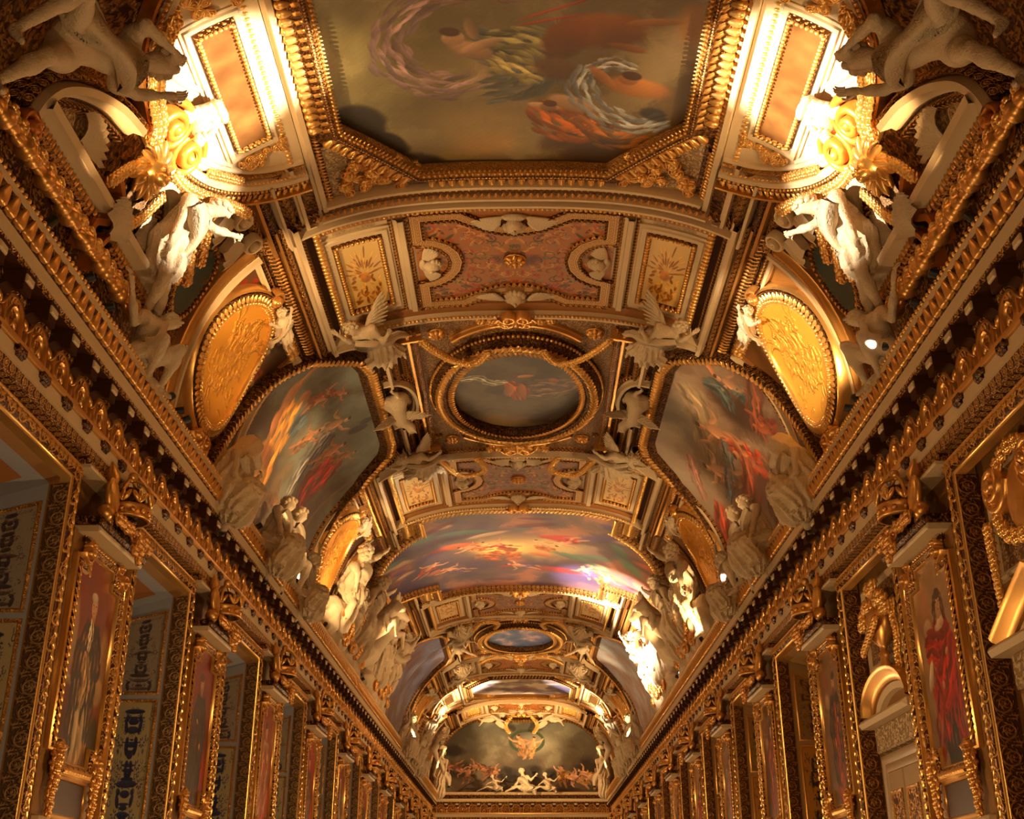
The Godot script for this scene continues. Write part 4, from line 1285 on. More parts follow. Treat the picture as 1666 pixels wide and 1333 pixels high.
# ---------------------------------------------------------------- octagon bays
func octagon_bays() -> void:
	var c := 10.95
	var oct := [Vector2(c - 1.25, -2.27), Vector2(c + 1.25, -2.27), Vector2(c + 2.4, -1.29), Vector2(c + 2.4, 1.29), Vector2(c + 1.25, 2.27), Vector2(c - 1.25, 2.27), Vector2(c - 2.4, 1.29), Vector2(c - 2.4, -1.29)]
	var t := thing("octagon_picture", "large octagonal ceiling picture of veiled figures among olive clouds, nearest the viewer", "painting")
	var half := func(d): return 2.27 if absf(d - c) < 1.25 else 2.27 - (absf(d - c) - 1.25) * 0.98 / 1.15
	var mb := MB.new()
	vpatch(mb, c - 2.4, c + 2.4, 24, func(d): return -half.call(d), func(d): return half.call(d), 14, 0.05)
	var cv := part("canvas", mb, M.octagon_0, t)
	var f := vline(t, "frame", M.gold_shaded, oct, [Vector2(-0.42, 0), Vector2(-0.42, 0.08), Vector2(-0.36, 0.12), Vector2(-0.16, 0.18), Vector2(-0.12, 0.27), Vector2(-0.06, 0.26)], 1.0, 1.0, 0.0, true)
	vline(f, "inner_flat", M.gold_grain, oct, [Vector2(-0.11, 0.2), Vector2(-0.1, 0.27), Vector2(-0.03, 0.22), Vector2(-0.02, 0.16), Vector2(0.0, 0.05)], 1.0, 1.0, 0.0, true)
	vrun("inner_leaves", "leaf", M.gold_bright, oct, 0.07, 0.2, Vector3(0.08, 0.09, 0.07), f, true, 0.0, -0.06)
	vparts("gadroon", "gadroon", M.gold_bright, oct, 0.14, 0.13, Vector3(0.155, 0.25, 0.2), f, true, 0.0, -0.41)
	vrun("outer_leaves", "leaf", M.gold, oct, 0.14, 0.2, Vector3(0.13, 0.16, 0.12), f, true, 0.5, -0.22)
	for e in [Vector2(-0.02, 0.075), Vector2(-0.1, 0.05)]:
		vrun("inner_pearls", "bead", M.gold_bright, oct, e.y, 0.25, Vector3.ONE * 0.045, f, true, 0.0, e.x)
	var far := copy(t, FZ, "far octagonal ceiling picture of pale clouds, close to the end wall")
	far.get_node("canvas").material_override = M.octagon_1
	# the vault round it: white mouldings and corner reliefs
	var b := thing("octagon_surround", "white and gilt mouldings round the near octagonal ceiling picture", "moulding")
	b.set_meta("kind", "structure")
	for s in [-1.0, 1.0]:
		vline(b, "long_groove", M.brown, [Vector2(7.6, s * 2.62), Vector2(12.6, s * 2.62)], FLAT, 0.12, 0.02)
		vline(b, "long_white", M.cream, [Vector2(7.5, s * 2.76), Vector2(14.1, s * 2.76)], STEP, 0.14, 0.12)
		vrun("long_leaves", "leaf", M.gold, [Vector2(7.5, s * 2.68), Vector2(13.8, s * 2.68)], 0.07, 0.07, Vector3(0.08, 0.09, 0.07), b)
		vline(b, "side_white", M.cream, [Vector2(c - 2.3, s * 2.98), Vector2(c + 2.0, s * 2.98)], FLAT, 0.3, 0.05)
		vrun("side_chain", "bead", M.gold_bright, [Vector2(c - 2.3, s * 3.02), Vector2(c + 1.9, s * 3.02)], 0.09, 0.06, Vector3(0.05, 0.08, 0.05), b)
		vline(b, "corner_fillet", M.gold_leaves, [Vector2(12.7, s * 2.66), Vector2(13.75, s * 2.66)], ROUND, 0.08, 0.12)
		vline(b, "rib_white", M.cream, [Vector2(12.75, s * 3.08), Vector2(14.3, s * 3.08)], STEP, 0.1, 0.16)
		vline(b, "rib_carving", M.gold_scroll_small, [Vector2(12.8, s * 3.26), Vector2(14.4, s * 3.26)], ROUND, 0.18, 0.2)
		vline(b, "rib_white", M.cream, [Vector2(12.85, s * 3.42), Vector2(14.4, s * 3.42)], STEP, 0.08, 0.22)
		vline(b, "rib_carving", M.gold_shaded, [Vector2(12.9, s * 3.56), Vector2(14.4, s * 3.56)], ROUND, 0.18, 0.2)
		vline(b, "rib_fillet", M.gold, [Vector2(12.9, s * 3.68), Vector2(14.4, s * 3.68)], FLAT, 0.05, 0.2)
		vline(b, "rib_carving", M.gold_scroll_small, [Vector2(12.95, s * 3.8), Vector2(14.3, s * 3.8)], ROUND, 0.16, 0.16)
		for e in [-1.0, 1.0]:
			# corner triangle with a relief of scrolls, fruit and a mask
			mb = MB.new()
			var dd: float = c + e * 2.55
			vpatch(mb, min(dd - e * 0.85, dd + e * 0.35), max(dd - e * 0.85, dd + e * 0.35), 6, func(d): return min(s * 1.5, s * 2.58) if s < 0 else max(1.5, 2.55 - absf(d - c + e * 0.0) * 0.2), func(d): return -1.5 if s < 0 else 2.58, 6, 0.02)
			part("corner_ground", mb, M.cream_carved, b)
			var xs := []
			for q in 8: xs.append(vframe(dd + e * 0.12 - e * 0.17 * (q % 3), s * (2.42 - 0.14 * q), 0.06, q * 0.9) * Transform3D(Basis.from_scale(Vector3.ONE * 0.34), Vector3.ZERO))
			run("corner_sprigs", G.sprig, M.gold, xs, b)
			xs = []
			for q in 10: xs.append(vframe(dd - 0.08 - e * 0.22 * (q % 3) + 0.1, s * (2.4 - 0.1 * q), 0.08, q * 1.3) * Transform3D(Basis.from_scale(Vector3.ONE * 0.18), Vector3.ZERO))
			run("corner_fruit", G.clump, M.gold_bright, xs, b)
	for e in [-1.0, 1.0]:
		var dl: float = c + e * 2.98
		vline(b, "arch_white", M.cream, [Vector2(dl - 0.06 * e, -2.72), Vector2(dl - 0.06 * e, 2.72)], STEP, 0.12, 0.16)
		vline(b, "arch_pearls_bed", M.gold_leaves, [Vector2(dl + 0.06 * e, -2.8), Vector2(dl + 0.06 * e, 2.8)], ROUND, 0.1, 0.2)
		vline(b, "arch_white", M.cream, [Vector2(dl + 0.13 * e, -2.85), Vector2(dl + 0.13 * e, 2.85)], FLAT, 0.05, 0.22)
		vrun("arch_leaves", "leaf", M.gold, [Vector2(dl + 0.2 * e, -2.95), Vector2(dl + 0.2 * e, 2.95)], 0.1, 0.16, Vector3(0.13, 0.14, 0.11), b, false, PI if e < 0 else 0.0, 0.05 * e)
	copy(b, FZ, "white and gilt mouldings round the far octagonal ceiling picture")
	flank(c)

func flank(c: float) -> void:      # the lunette-shaped white panel beside the octagon, its broken pediment and garlands
	var t := thing("flank_panel", "", "wall panel", "white curved panels beside the octagonal pictures")
	t.set_meta("kind", "structure")
	var ct := -2.86
	var mb := MB.new()
	vpatch(mb, c - 1.95, c + 1.95, 24, func(d): return ct - 1.5 * sqrt(max(0.0, 1.0 - pow((d - c) / 1.95, 2))), func(_d): return ct, 12, 0.04, false)
	part("white_ground", mb, M.cream, t)
	for e in [[1.62, "arc_white", M.cream, STEP, 0.16, 0.16], [1.5, "arc_groove", M.gold_grain, ROUND, 0.07, 0.1], [1.73, "arc_carving", M.gold_scroll_small, ROUND, 0.16, 0.2], [1.4, "arc_inner", M.cream, ROUND, 0.1, 0.1], [1.83, "arc_fillet", M.gold, FLAT, 0.04, 0.2]]:
		vline(t, e[1], e[2], ell(c, ct, e[0] + 0.42, e[0], 28, PI, TAU), e[3], e[4], e[5], 0.03)
	vrun("arc_pearls", "bead", M.gold_bright, ell(c, ct, 1.97, 1.55, 40, PI, TAU), 0.065, 0.14, Vector3.ONE * 0.05, t)
	vrun("arc_pearls", "bead", M.gold_bright, ell(c, ct, 2.09, 1.67, 40, PI, TAU), 0.065, 0.18, Vector3.ONE * 0.05, t)
	vrun("arc_leaves", "leaf", M.gold_bright, ell(c, ct, 2.15, 1.73, 40, PI, TAU), 0.09, 0.15, Vector3(0.11, 0.13, 0.1), t, false, 2.6)
	# marble tablet
	var r := [Vector2(c - 0.98, -3.63), Vector2(c + 1.05, -3.63), Vector2(c + 1.05, -3.19), Vector2(c - 0.98, -3.19)]
	mb = MB.new()
	rect_patch(mb, c - 0.98, c + 1.05, -3.63, -3.19, 0.1, false)
	var mt := part("marble_tablet", mb, M.marble, t)
	vline(mt, "tablet_frame", M.gold_leaves, r, ROUND, 0.07, 0.1, 0.06, true)
	vrun("tablet_pearls", "bead", M.gold_bright, r, 0.06, 0.13, Vector3.ONE * 0.05, mt, true)
	vline(t, "tablet_mat", M.cream, [Vector2(c - 1.12, -3.75), Vector2(c + 1.19, -3.75), Vector2(c + 1.19, -3.1), Vector2(c - 1.12, -3.1)], STEP, 0.12, 0.07, 0.03, true)
	for e in [-1.0, 1.0]:
		var xs := []
		for q in 6: xs.append(vframe(c + e * (1.3 + 0.07 * (q % 3)), -3.12 - 0.1 * q, 0.07, q * 1.4) * Transform3D(Basis.from_scale(Vector3.ONE * 0.24), Vector3.ZERO))
		run("end_sprigs", G.sprig, M.gold_bright, xs, t)
	four(t, "curved white panel with a marble tablet, {side} flank of the {at} octagon picture")
	# a woman's head with swags of cloth on the panel
	t = thing("head_with_swags", "", "relief", "heads with cloth swags")
	mb = MB.new()
	head_relief(mb)
	part("head", mb, M.stucco, t, vframe(c, -3.98, 0.18) * Transform3D(Basis.from_scale(Vector3.ONE * 0.8), Vector3.ZERO))
	for e in [-1.0, 1.0]:
		mb = MB.new()
		var way := []
		for q in 11: way.append(Vector2(c + e * (0.2 + 0.105 * q), -3.95 - 0.26 * sin(PI * q / 10.0)))
		for q in 3: vsweep(mb, way, pf(ROUND, 0.1 - 0.01 * q, 0.13), 0.02 + 0.03 * q, false, 0.1) if q == 0 else vsweep(mb, way.map(func(p): return p + Vector2(0, 0.085 * q - 0.02 * absf(p.x - c - e * 0.7))), pf(ROUND, 0.09, 0.11), 0.02, false, 0.1)
		part("swag", mb, M.stucco, t)
		vrun("laurel_rope", "clump", M.gold_bright, [Vector2(c + e * 1.0, -4.15), Vector2(c + e * 1.55, -3.75)], 0.1, 0.12, Vector3.ONE * 0.15, t)
	four(t, "white stucco female head with cloth swags, {side} side of the {at} octagon picture")
	# great volutes where the panel's arc meets the pediment
	t = thing("scroll_cartouche", "", "cartouche", "gilt scroll cartouches")
	mb = MB.new()
	mb.add(volute(0.27, 0.1, 0.16), vframe(c - 0.28, -4.4, 0.2, 2.4))
	mb.add(volute(0.27, 0.1, 0.16), vframe(c + 0.28, -4.4, 0.2, -2.4 + PI * 0.0) * Transform3D(Basis.from_scale(Vector3(-1, 1, 1)), Vector3.ZERO))
	part("volute", mb, M.ochre_gilt, t)
	var lm := MB.new()
	lion_mask(lm)
	part("lion_mask", lm, M.gold_bright, t, vframe(c - 0.15, -5.0, 0.3) * Transform3D(Basis.from_scale(Vector3.ONE * 0.62), Vector3.ZERO))
	vrun("mask_leaves", "clump", M.gold, [Vector2(c - 0.6, -4.75), Vector2(c, -4.62), Vector2(c + 0.6, -4.72)], 0.15, 0.2, Vector3.ONE * 0.16, t)
	four(t, "gilt scrolls with a lion mask over the broken pediment, {side} side, {at} octagon bay")
	for e in [0, 1]:
		t = thing("broken_pediment", "", "pediment", "halves of the broken pediments")
		t.set_meta("kind", "structure")
		var a0: Array
		var b0: float; var b1: float
		if e == 0:
			a0 = [Vector2(8.72, -6.05), Vector2(8.8, -5.78), Vector2(8.98, -5.5), Vector2(9.35, -5.2), Vector2(9.85, -4.96), Vector2(10.35, -4.85)]
			b0 = 8.75; b1 = 10.5
		else:
			a0 = [Vector2(11.15, -5.1), Vector2(11.4, -4.8), Vector2(11.75, -4.75), Vector2(12.05, -4.95), Vector2(12.3, -5.35), Vector2(12.42, -5.85)]
			b0 = 10.95; b1 = 12.4
		var sm := smooth_way(a0, 4)
		mb = MB.new()
		vpatch(mb, sm[0].x + 0.02, sm[sm.size() - 1].x - 0.02, 14, func(_d): return -5.9, func(d): return way_at(sm, d) - 0.02, 8, 0.05, false)
		part("tympanum", mb, M.pale_ground, t)
		vline(t, "arc_white", M.cream, sm, STEP, 0.16, 0.34, 0.0)
		vline(t, "arc_carving", M.gold_scroll_small, offset_way(sm, 0.14), ROUND, 0.13, 0.42, 0.0)
		vline(t, "arc_inner", M.gold_leaves, offset_way(sm, -0.17), ROUND, 0.14, 0.24, 0.0)
		vline(t, "rail_white", M.cream, [Vector2(b0, -5.88), Vector2(b1, -5.88)], STEP, 0.2, 0.4, 0.0)
		vline(t, "rail_carving", M.gold_scroll_small, [Vector2(b0, -6.07), Vector2(b1, -6.07)], ROUND, 0.17, 0.42, 0.0)
		vrun("rail_leaves", "leaf", M.gold, [Vector2(b0, -6.12), Vector2(b1, -6.12)], 0.09, 0.26, Vector3(0.11, 0.14, 0.1), t)
		var sh := 9.85 if e == 0 else 11.65
		put("shell", G.shell, M.stucco, t, vframe(sh, -5.55, 0.08, -0.3) * Transform3D(Basis.from_scale(Vector3.ONE * 0.38), Vector3.ZERO))
		var xs := []
		for q in 5: xs.append(vframe(sh - 0.55 + 0.16 * q, -5.5 - 0.05 * (q % 2), 0.06, q * 1.1) * Transform3D(Basis.from_scale(Vector3.ONE * 0.42), Vector3.ZERO))
		run("tympanum_sprigs", G.sprig, M.cream_carved, xs, t)
		# scrolled ends
		mb = MB.new()
		mb.add(volute(0.17, 0.07, 0.14, 1.6), vframe(sm[0 if e == 0 else sm.size() - 1].x, -6.18, 0.2, -1.2 if e == 0 else 1.0))
		part("end_scroll", mb, M.ochre_gilt, t)
		four(t, ("half of the broken pediment nearer the viewer" if e == 0 else "half of the broken pediment further from the viewer") + ", {side} side of the {at} octagon bay")
	# S scroll with a shell between the halves
	t = thing("shell_scroll", "", "ornament", "shells in gilt scrolls")
	mb = MB.new()
	vsweep(mb, smooth_way([Vector2(10.45, -5.45), Vector2(10.72, -5.62), Vector2(10.62, -5.95), Vector2(10.35, -6.15), Vector2(10.3, -6.5)], 5), pf(FLAT, 0.08, 0.2), 0.14, false, 0.1)
	vsweep(mb, smooth_way([Vector2(11.0, -5.9), Vector2(10.75, -6.1), Vector2(10.62, -6.35), Vector2(10.6, -6.6)], 5), pf(FLAT, 0.06, 0.18), 0.14, false, 0.1)
	part("scroll", mb, M.ochre_gilt, t)
	put("shell", G.shell, M.stucco, t, vframe(10.72, -6.12, 0.28, 0.1) * Transform3D(Basis.from_scale(Vector3(0.34, 0.5, 0.4)), Vector3.ZERO))
	four(t, "white scallop shell in a gilt S scroll on the {side} cornice under the {at} octagon")
	# fruit and laurel garlands
	for e in [[[Vector2(9.3, -3.85), Vector2(9.55, -4.15), Vector2(10.0, -4.45), Vector2(10.45, -4.6), Vector2(10.55, -4.8)], 0.15, 0.34, "fruit garland hanging outside the white panel, viewer's end"], [[Vector2(10.75, -4.95), Vector2(10.5, -5.25), Vector2(10.3, -5.62)], 0.1, 0.26, "laurel garland beside the lion mask"], [[Vector2(11.2, -4.7), Vector2(11.6, -4.62), Vector2(12.1, -4.36), Vector2(12.55, -4.08), Vector2(12.9, -3.9)], 0.13, 0.26, "garland along the white panel, far end"], [[Vector2(11.35, -5.0), Vector2(11.2, -5.45), Vector2(10.95, -5.8)], 0.1, 0.24, "laurel garland down to the shell scroll"]]:
		t = thing("garland", "", "garland", "gilt garlands of the octagon bays")
		vrun("leaves", "clump", M.gold_bright, smooth_way(e[0], 4), e[1] * 0.7, 0.3, Vector3.ONE * e[2] * 0.68, t)
		four(t, "gilt %s, {side} side, {at} octagon" % e[3])
	t = thing("fasces", "", "ornament", "gilt bundles along the cornice")
	mb = MB.new()
	var bw := []
	for q in 26:
		var rr := 0.085 + 0.03 * sin(q * 1.9)
		mb.ball(vframe(8.0 + 0.155 * q, -6.5 - 0.01 * (q % 2), 0.36) * Transform3D(Basis(Vector3.BACK, 0.3) * Basis.from_scale(Vector3(0.12, rr, rr)), Vector3.ZERO), 8, 5)
	part("bundle", mb, M.gold, t)
	vrun("bundle_leaves", "clump", M.gold_bright, [Vector2(7.9, -6.38), Vector2(12.1, -6.38)], 0.22, 0.32, Vector3.ONE * 0.2, t)
	four(t, "gilt laurel bundle lying on the {side} cornice under the broken pediment, {at} octagon bay")
	# double scroll brackets and the teal oval beyond
	t = thing("scroll_brackets", "", "ornament", "paired scroll brackets")
	for e in [Vector2(13.15, -4.0), Vector2(13.75, -4.0)]:
		mb = MB.new()
		mb.add(volute(0.15, 0.06, 0.12, 1.8), vframe(e.x, e.y + 0.06, 0.14, 0.6))
		vsweep(mb, smooth_way([Vector2(e.x - 0.12, e.y - 0.08), Vector2(e.x - 0.05, e.y - 0.35), Vector2(e.x - 0.1, e.y - 0.5)], 5), [Vector2(-0.16, 0), Vector2(-0.16, 0.14), Vector2(-0.06, 0.2), Vector2(-0.03, 0.16), Vector2(0.03, 0.16), Vector2(0.06, 0.2), Vector2(0.16, 0.14), Vector2(0.16, 0)], 0.02, false, 0.1)
		part("bracket", mb, M.cream, t)
	vline(t, "raking_rail", M.gold_grain, [Vector2(12.75, -4.15), Vector2(12.95, -5.3)], STEP, 0.08, 0.14, 0.0)
	vline(t, "raking_rail", M.gold, [Vector2(14.02, -4.0), Vector2(14.02, -6.9)], STEP, 0.1, 0.2, 0.0)
	var xs2 := []
	for q in 12: xs2.append(vframe(12.9 + 0.09 * (q % 5), -4.5 - 0.07 * q, 0.1, q * 1.0) * Transform3D(Basis.from_scale(Vector3.ONE * 0.2), Vector3.ZERO))
	run("bracket_fruit", G.clump, M.gold, xs2, t)
	four(t, "pair of cream scroll brackets beside the {at} rib, {side} side of the octagon bay")
	t = thing("teal_oval", "", "panel", "small teal ovals")
	mb = MB.new()
	ell_patch(mb, 13.52, -5.0, 0.34, 0.5, 0.06)
	part("teal_field", mb, M.teal_oval, t)
	vline(t, "oval_frame", M.gold_leaves, ell(13.52, -5.0, 0.4, 0.56, 30), ROUND, 0.12, 0.14, 0.0, true)
	four(t, "small teal oval with red monogram in a gilt frame, {side} side beside the {at} octagon")

func head_relief(mb: MB) -> void:
	mb.ball(Transform3D(Basis.from_scale(Vector3(0.2, 0.26, 0.22)), Vector3(0, 0, 0.12)), 12, 8)
	mb.ball(Transform3D(Basis.from_scale(Vector3(0.04, 0.08, 0.06)), Vector3(0, -0.02, 0.34)), 6, 4)
	mb.ball(Transform3D(Basis.from_scale(Vector3(0.075, 0.03, 0.04)), Vector3(0, -0.13, 0.31)), 6, 4)
	mb.ball(Transform3D(Basis.from_scale(Vector3(0.07, 0.06, 0.06)), Vector3(0, -0.21, 0.28)), 6, 4)
	for s in [-1, 1]:
		mb.ball(Transform3D(Basis.from_scale(Vector3(0.05, 0.02, 0.03)), Vector3(0.08 * s, 0.06, 0.3)), 6, 4)
		for k in 6: mb.ball(Transform3D(Basis(Vector3.BACK, s * 0.3 * k) * Basis.from_scale(Vector3(0.09, 0.14, 0.12)), Vector3(s * (0.1 + 0.035 * k), 0.24 - 0.085 * k, 0.1)), 7, 5)
	mb.ball(Transform3D(Basis.from_scale(Vector3(0.22, 0.1, 0.2)), Vector3(0, 0.27, 0.12)), 9, 5)
	mb.ball(Transform3D(Basis.from_scale(Vector3(0.16, 0.2, 0.14)), Vector3(0, -0.34, 0.04)), 9, 5)

func lion_mask(mb: MB) -> void:
	mb.ball(Transform3D(Basis.from_scale(Vector3(0.26, 0.28, 0.26)), Vector3(0, 0, 0.14)), 10, 7)
	mb.ball(Transform3D(Basis.from_scale(Vector3(0.16, 0.13, 0.16)), Vector3(0, -0.1, 0.36)), 9, 6)
	mb.ball(Transform3D(Basis.from_scale(Vector3(0.06, 0.05, 0.06)), Vector3(0, -0.02, 0.5)), 6, 4)
	for k in 22:
		var a := k * TAU / 22
		mb.ball(Transform3D(Basis(Vector3.BACK, a + 0.3) * Basis.from_scale(Vector3(0.09, 0.2 + 0.05 * (k % 3), 0.1)), Vector3(-sin(a) * 0.34, cos(a) * 0.36, 0.1 + 0.05 * (k % 2))), 6, 4)
	for s in [-1, 1]: mb.ball(Transform3D(Basis.from_scale(Vector3(0.06, 0.05, 0.05)), Vector3(0.1 * s, 0.08, 0.36)), 6, 4)

func smooth_way(a: Array, k: int) -> Array:      # Catmull-Rom through the points
	var r := []
	for i in a.size() - 1:
		var p0: Vector2 = a[max(i - 1, 0)]; var p1: Vector2 = a[i]; var p2: Vector2 = a[i + 1]; var p3: Vector2 = a[min(i + 2, a.size() - 1)]
		for j in k: r.append(p1.cubic_interpolate(p2, p0, p3, float(j) / k))
	r.append(a[a.size() - 1])
	return r

func offset_way(a: Array, o: float) -> Array:
	var r := []
	for i in a.size():
		var tg: Vector2 = (a[min(i + 1, a.size() - 1)] - a[max(i - 1, 0)]).normalized()
		r.append(a[i] + Vector2(-tg.y, tg.x) * o)
	return r

func way_at(a: Array, d: float) -> float:
	for i in a.size() - 1:
		if (a[i].x <= d and a[i + 1].x >= d) or (a[i].x >= d and a[i + 1].x <= d):
			return lerpf(a[i].y, a[i + 1].y, clampf((d - a[i].x) / (a[i + 1].x - a[i].x if absf(a[i + 1].x - a[i].x) > 1e-5 else 1e-5), 0, 1))
	return a[0].y if d < a[0].x else a[a.size() - 1].y

# ---------------------------------------------------------------- oval bays
func oval_bays() -> void:
	var c := 20.9
	var t := thing("oval_picture", "near oval ceiling picture, red-clad winged figure in a dark stormy sky", "painting")
	var mb := MB.new()
	ell_patch(mb, c, 0, 1.97, 1.29, 0.05)
	part("canvas", mb, M.oval_0, t)
	var f := vline(t, "frame", M.gold_shaded, ell(c, 0, 2.0, 1.32, 56), [Vector2(-0.4, 0), Vector2(-0.38, 0.16), Vector2(-0.25, 0.3), Vector2(-0.1, 0.3), Vector2(-0.02, 0.18), Vector2(0.0, 0.06)], 1.0, 1.0, 0.0, true)
	vrun("frame_leaves", "leaf", M.gold_bright, ell(c, 0, 2.3, 1.62, 56), 0.125, 0.29, Vector3(0.17, 0.22, 0.15), f, true, -0.9)
	vrun("frame_leaves", "leaf", M.gold, ell(c, 0, 2.2, 1.52, 56), 0.125, 0.28, Vector3(0.16, 0.2, 0.15), f, true, -2.2)
	vrun("inner_leaves", "leaf", M.gold, ell(c, 0, 2.06, 1.38, 56), 0.1, 0.27, Vector3(0.12, 0.15, 0.1), f, true, 0.6)
	vrun("frame_pearls", "bead", M.gold_bright, ell(c, 0, 2.4, 1.72, 56), 0.09, 0.12, Vector3.ONE * 0.07, f, true)
	var far := copy(t, FZ, "far oval ceiling picture of blue and mauve clouds")
	far.get_node("canvas").material_override = M.oval_1
	var b := thing("oval_surround", "stepped gilt mouldings and rosettes round the near oval ceiling picture", "moulding")
	b.set_meta("kind", "structure")
	mb = MB.new()
	rect_patch(mb, 17.7, 24.1, -2.0, 2.0, 0.02, false)
	part("patterned_ground", mb, M.pale_ground, b)
	for s in [-1.0, 1.0]:
		vline(b, "inner_strip", M.gold_leaves, [Vector2(18.1, s * 1.84), Vector2(23.7, s * 1.84)], STEP, 0.12, 0.14)
		vline(b, "inner_fillet", M.gold, [Vector2(18.1, s * 1.95), Vector2(23.7, s * 1.95)], FLAT, 0.05, 0.18)
		# broken-out frame: straight arms that step round a hollowed middle
		var w := smooth_way([Vector2(19.9, s * 2.6), Vector2(20.0, s * 2.3), Vector2(20.35, s * 2.1), Vector2(20.9, s * 2.03), Vector2(21.45, s * 2.1), Vector2(21.8, s * 2.3), Vector2(21.9, s * 2.6)], 5)
		vline(b, "hollow_white", M.cream, w, STEP, 0.12, 0.2)
		vline(b, "hollow_carving", M.gold_leaves, offset_way(w, 0.13 if s < 0 else -0.13), ROUND, 0.12, 0.2)
		for e in [-1.0, 1.0]:
			vline(b, "arm_white", M.cream, [Vector2(c + e * 1.0, s * 2.42), Vector2(c + e * 2.5, s * 2.42)], STEP, 0.1, 0.28)
			vline(b, "arm_carving", M.gold_scroll_small, [Vector2(c + e * 1.0, s * 2.28), Vector2(c + e * 2.6, s * 2.28)], ROUND, 0.14, 0.24)
			vline(b, "arm_carving", M.gold_leaves, [Vector2(c + e * 1.0, s * 2.1), Vector2(c + e * 2.7, s * 2.1)], ROUND, 0.1, 0.2)
			vline(b, "arm_groove", M.brown, [Vector2(c + e * 1.0, s * 2.19), Vector2(c + e * 2.6, s * 2.19)], FLAT, 0.07, 0.03)
			vline(b, "arm_groove", M.brown, [Vector2(c + e * 1.0, s * 2.53), Vector2(c + e * 2.6, s * 2.53)], FLAT, 0.07, 0.03)
			vline(b, "step", M.gold, [Vector2(c + e * 2.62, s * 1.7), Vector2(c + e * 2.62, s * 2.3)], STEP, 0.12, 0.22)
			vline(b, "step", M.gold_leaves, [Vector2(c + e * 2.2, s * 1.62), Vector2(c + e * 2.2, s * 1.98)], ROUND, 0.1, 0.16)
			put("rosette", G.rosette, M.gold, b, vframe(c + e * 2.48, s * 1.42, 0.04) * Transform3D(Basis.from_scale(Vector3(0.34, 0.34, 0.4)), Vector3.ZERO))
			put("rosette", G.rosette, M.gold, b, vframe(c + e * 2.9, s * 0.52, 0.04) * Transform3D(Basis.from_scale(Vector3(0.26, 0.26, 0.34)), Vector3.ZERO))
			# arcs that follow the oval at both ends
			vline(b, "end_arc", M.gold, ell(c, 0, 2.85, 1.95, 10, (PI if e < 0 else 0.0) + 0.35 * s - 0.3, (PI if e < 0 else 0.0) + 0.35 * s + 0.3), STEP, 0.1, 0.14)
			vline(b, "end_arc", M.gold_grain, ell(c, 0, 2.68, 1.8, 10, (PI if e < 0 else 0.0) + 0.35 * s - 0.3, (PI if e < 0 else 0.0) + 0.35 * s + 0.3), ROUND, 0.1, 0.12)
			vline(b, "corner_step", M.cream, smooth_way([Vector2(c + e * 2.5, s * 2.45), Vector2(c + e * 2.85, s * 2.6), Vector2(c + e * 3.1, s * 2.95), Vector2(c + e * 3.2, s * 3.3)], 5), STEP, 0.12, 0.3)
			vline(b, "corner_step", M.gold_leaves, smooth_way([Vector2(c + e * 2.45, s * 2.6), Vector2(c + e * 2.72, s * 2.75), Vector2(c + e * 2.95, s * 3.05), Vector2(c + e * 3.05, s * 3.4)], 5), ROUND, 0.14, 0.26)
		vline(b, "grisaille_edge", M.gold_shaded, [Vector2(18.6, s * 2.66), Vector2(23.2, s * 2.66)], ROUND, 0.1, 0.14)
	for e in [-1.0, 1.0]:
		mb = MB.new()
		for s in [-1, 1]: mb.add(volute(0.16, 0.07, 0.14, 1.5), vframe(c + e * 3.02, 0.17 * s, 0.1, PI / 2) * Transform3D(Basis.from_scale(Vector3(s, e, 1)), Vector3.ZERO))
		mb.ball(vframe(c + e * 3.0, 0, 0.1) * Transform3D(Basis.from_scale(Vector3(0.2, 0.12, 0.16)), Vector3.ZERO), 8, 5)
		part("keystone", mb, M.gold, b)
		vrun("keystone_leaves", "clump", M.gold_bright, [Vector2(c + e * 3.05, -0.7), Vector2(c + e * 2.9, 0), Vector2(c + e * 3.05, 0.7)], 0.17, 0.1, Vector3.ONE * 0.2, b)
	copy(b, FZ, "stepped gilt mouldings and rosettes round the far oval ceiling picture")
	for s in [-1.0, 1.0]:
		for e in [0, 1]:
			t = thing("swag", "gilt swag of husks at the %s of the near oval picture, %s half" % ["viewer's end" if e == 0 else "far end", "left" if s < 0 else "right"], "garland", "husk swags round the ovals")
			var w: Array = [Vector2(17.9, s * 1.7), Vector2(18.4, s * 1.45), Vector2(18.85, s * 1.1), Vector2(18.95, s * 0.75), Vector2(18.5, s * 0.5)] if e == 0 else [Vector2(23.7, s * 0.9), Vector2(24.4, s * 0.75), Vector2(24.7, s * 1.05), Vector2(24.6, s * 1.4), Vector2(23.6, s * 1.75)]
			vrun("husks", "clump", M.gold_bright, smooth_way(w, 4), 0.09, 0.4, Vector3.ONE * 0.17, t)
			copy(t, FZ, "gilt swag of husks at the %s of the far oval picture, %s half" % ["far end" if e == 0 else "viewer's end", "left" if s < 0 else "right"])
	# the big side pictures
	var top := [Vector2(16.2, -7.1), Vector2(16.75, -6.3), Vector2(17.2, -5.5), Vector2(17.62, -4.5), Vector2(17.95, -3.85), Vector2(18.2, -3.62), Vector2(18.45, -3.35), Vector2(18.75, -3.05), Vector2(19.2, -2.95), Vector2(22.7, -2.95), Vector2(23.15, -3.05), Vector2(23.5, -3.35), Vector2(23.75, -3.62), Vector2(24.0, -3.85), Vector2(24.2, -4.5), Vector2(24.6, -5.5), Vector2(25.05, -6.3), Vector2(25.6, -7.1)]
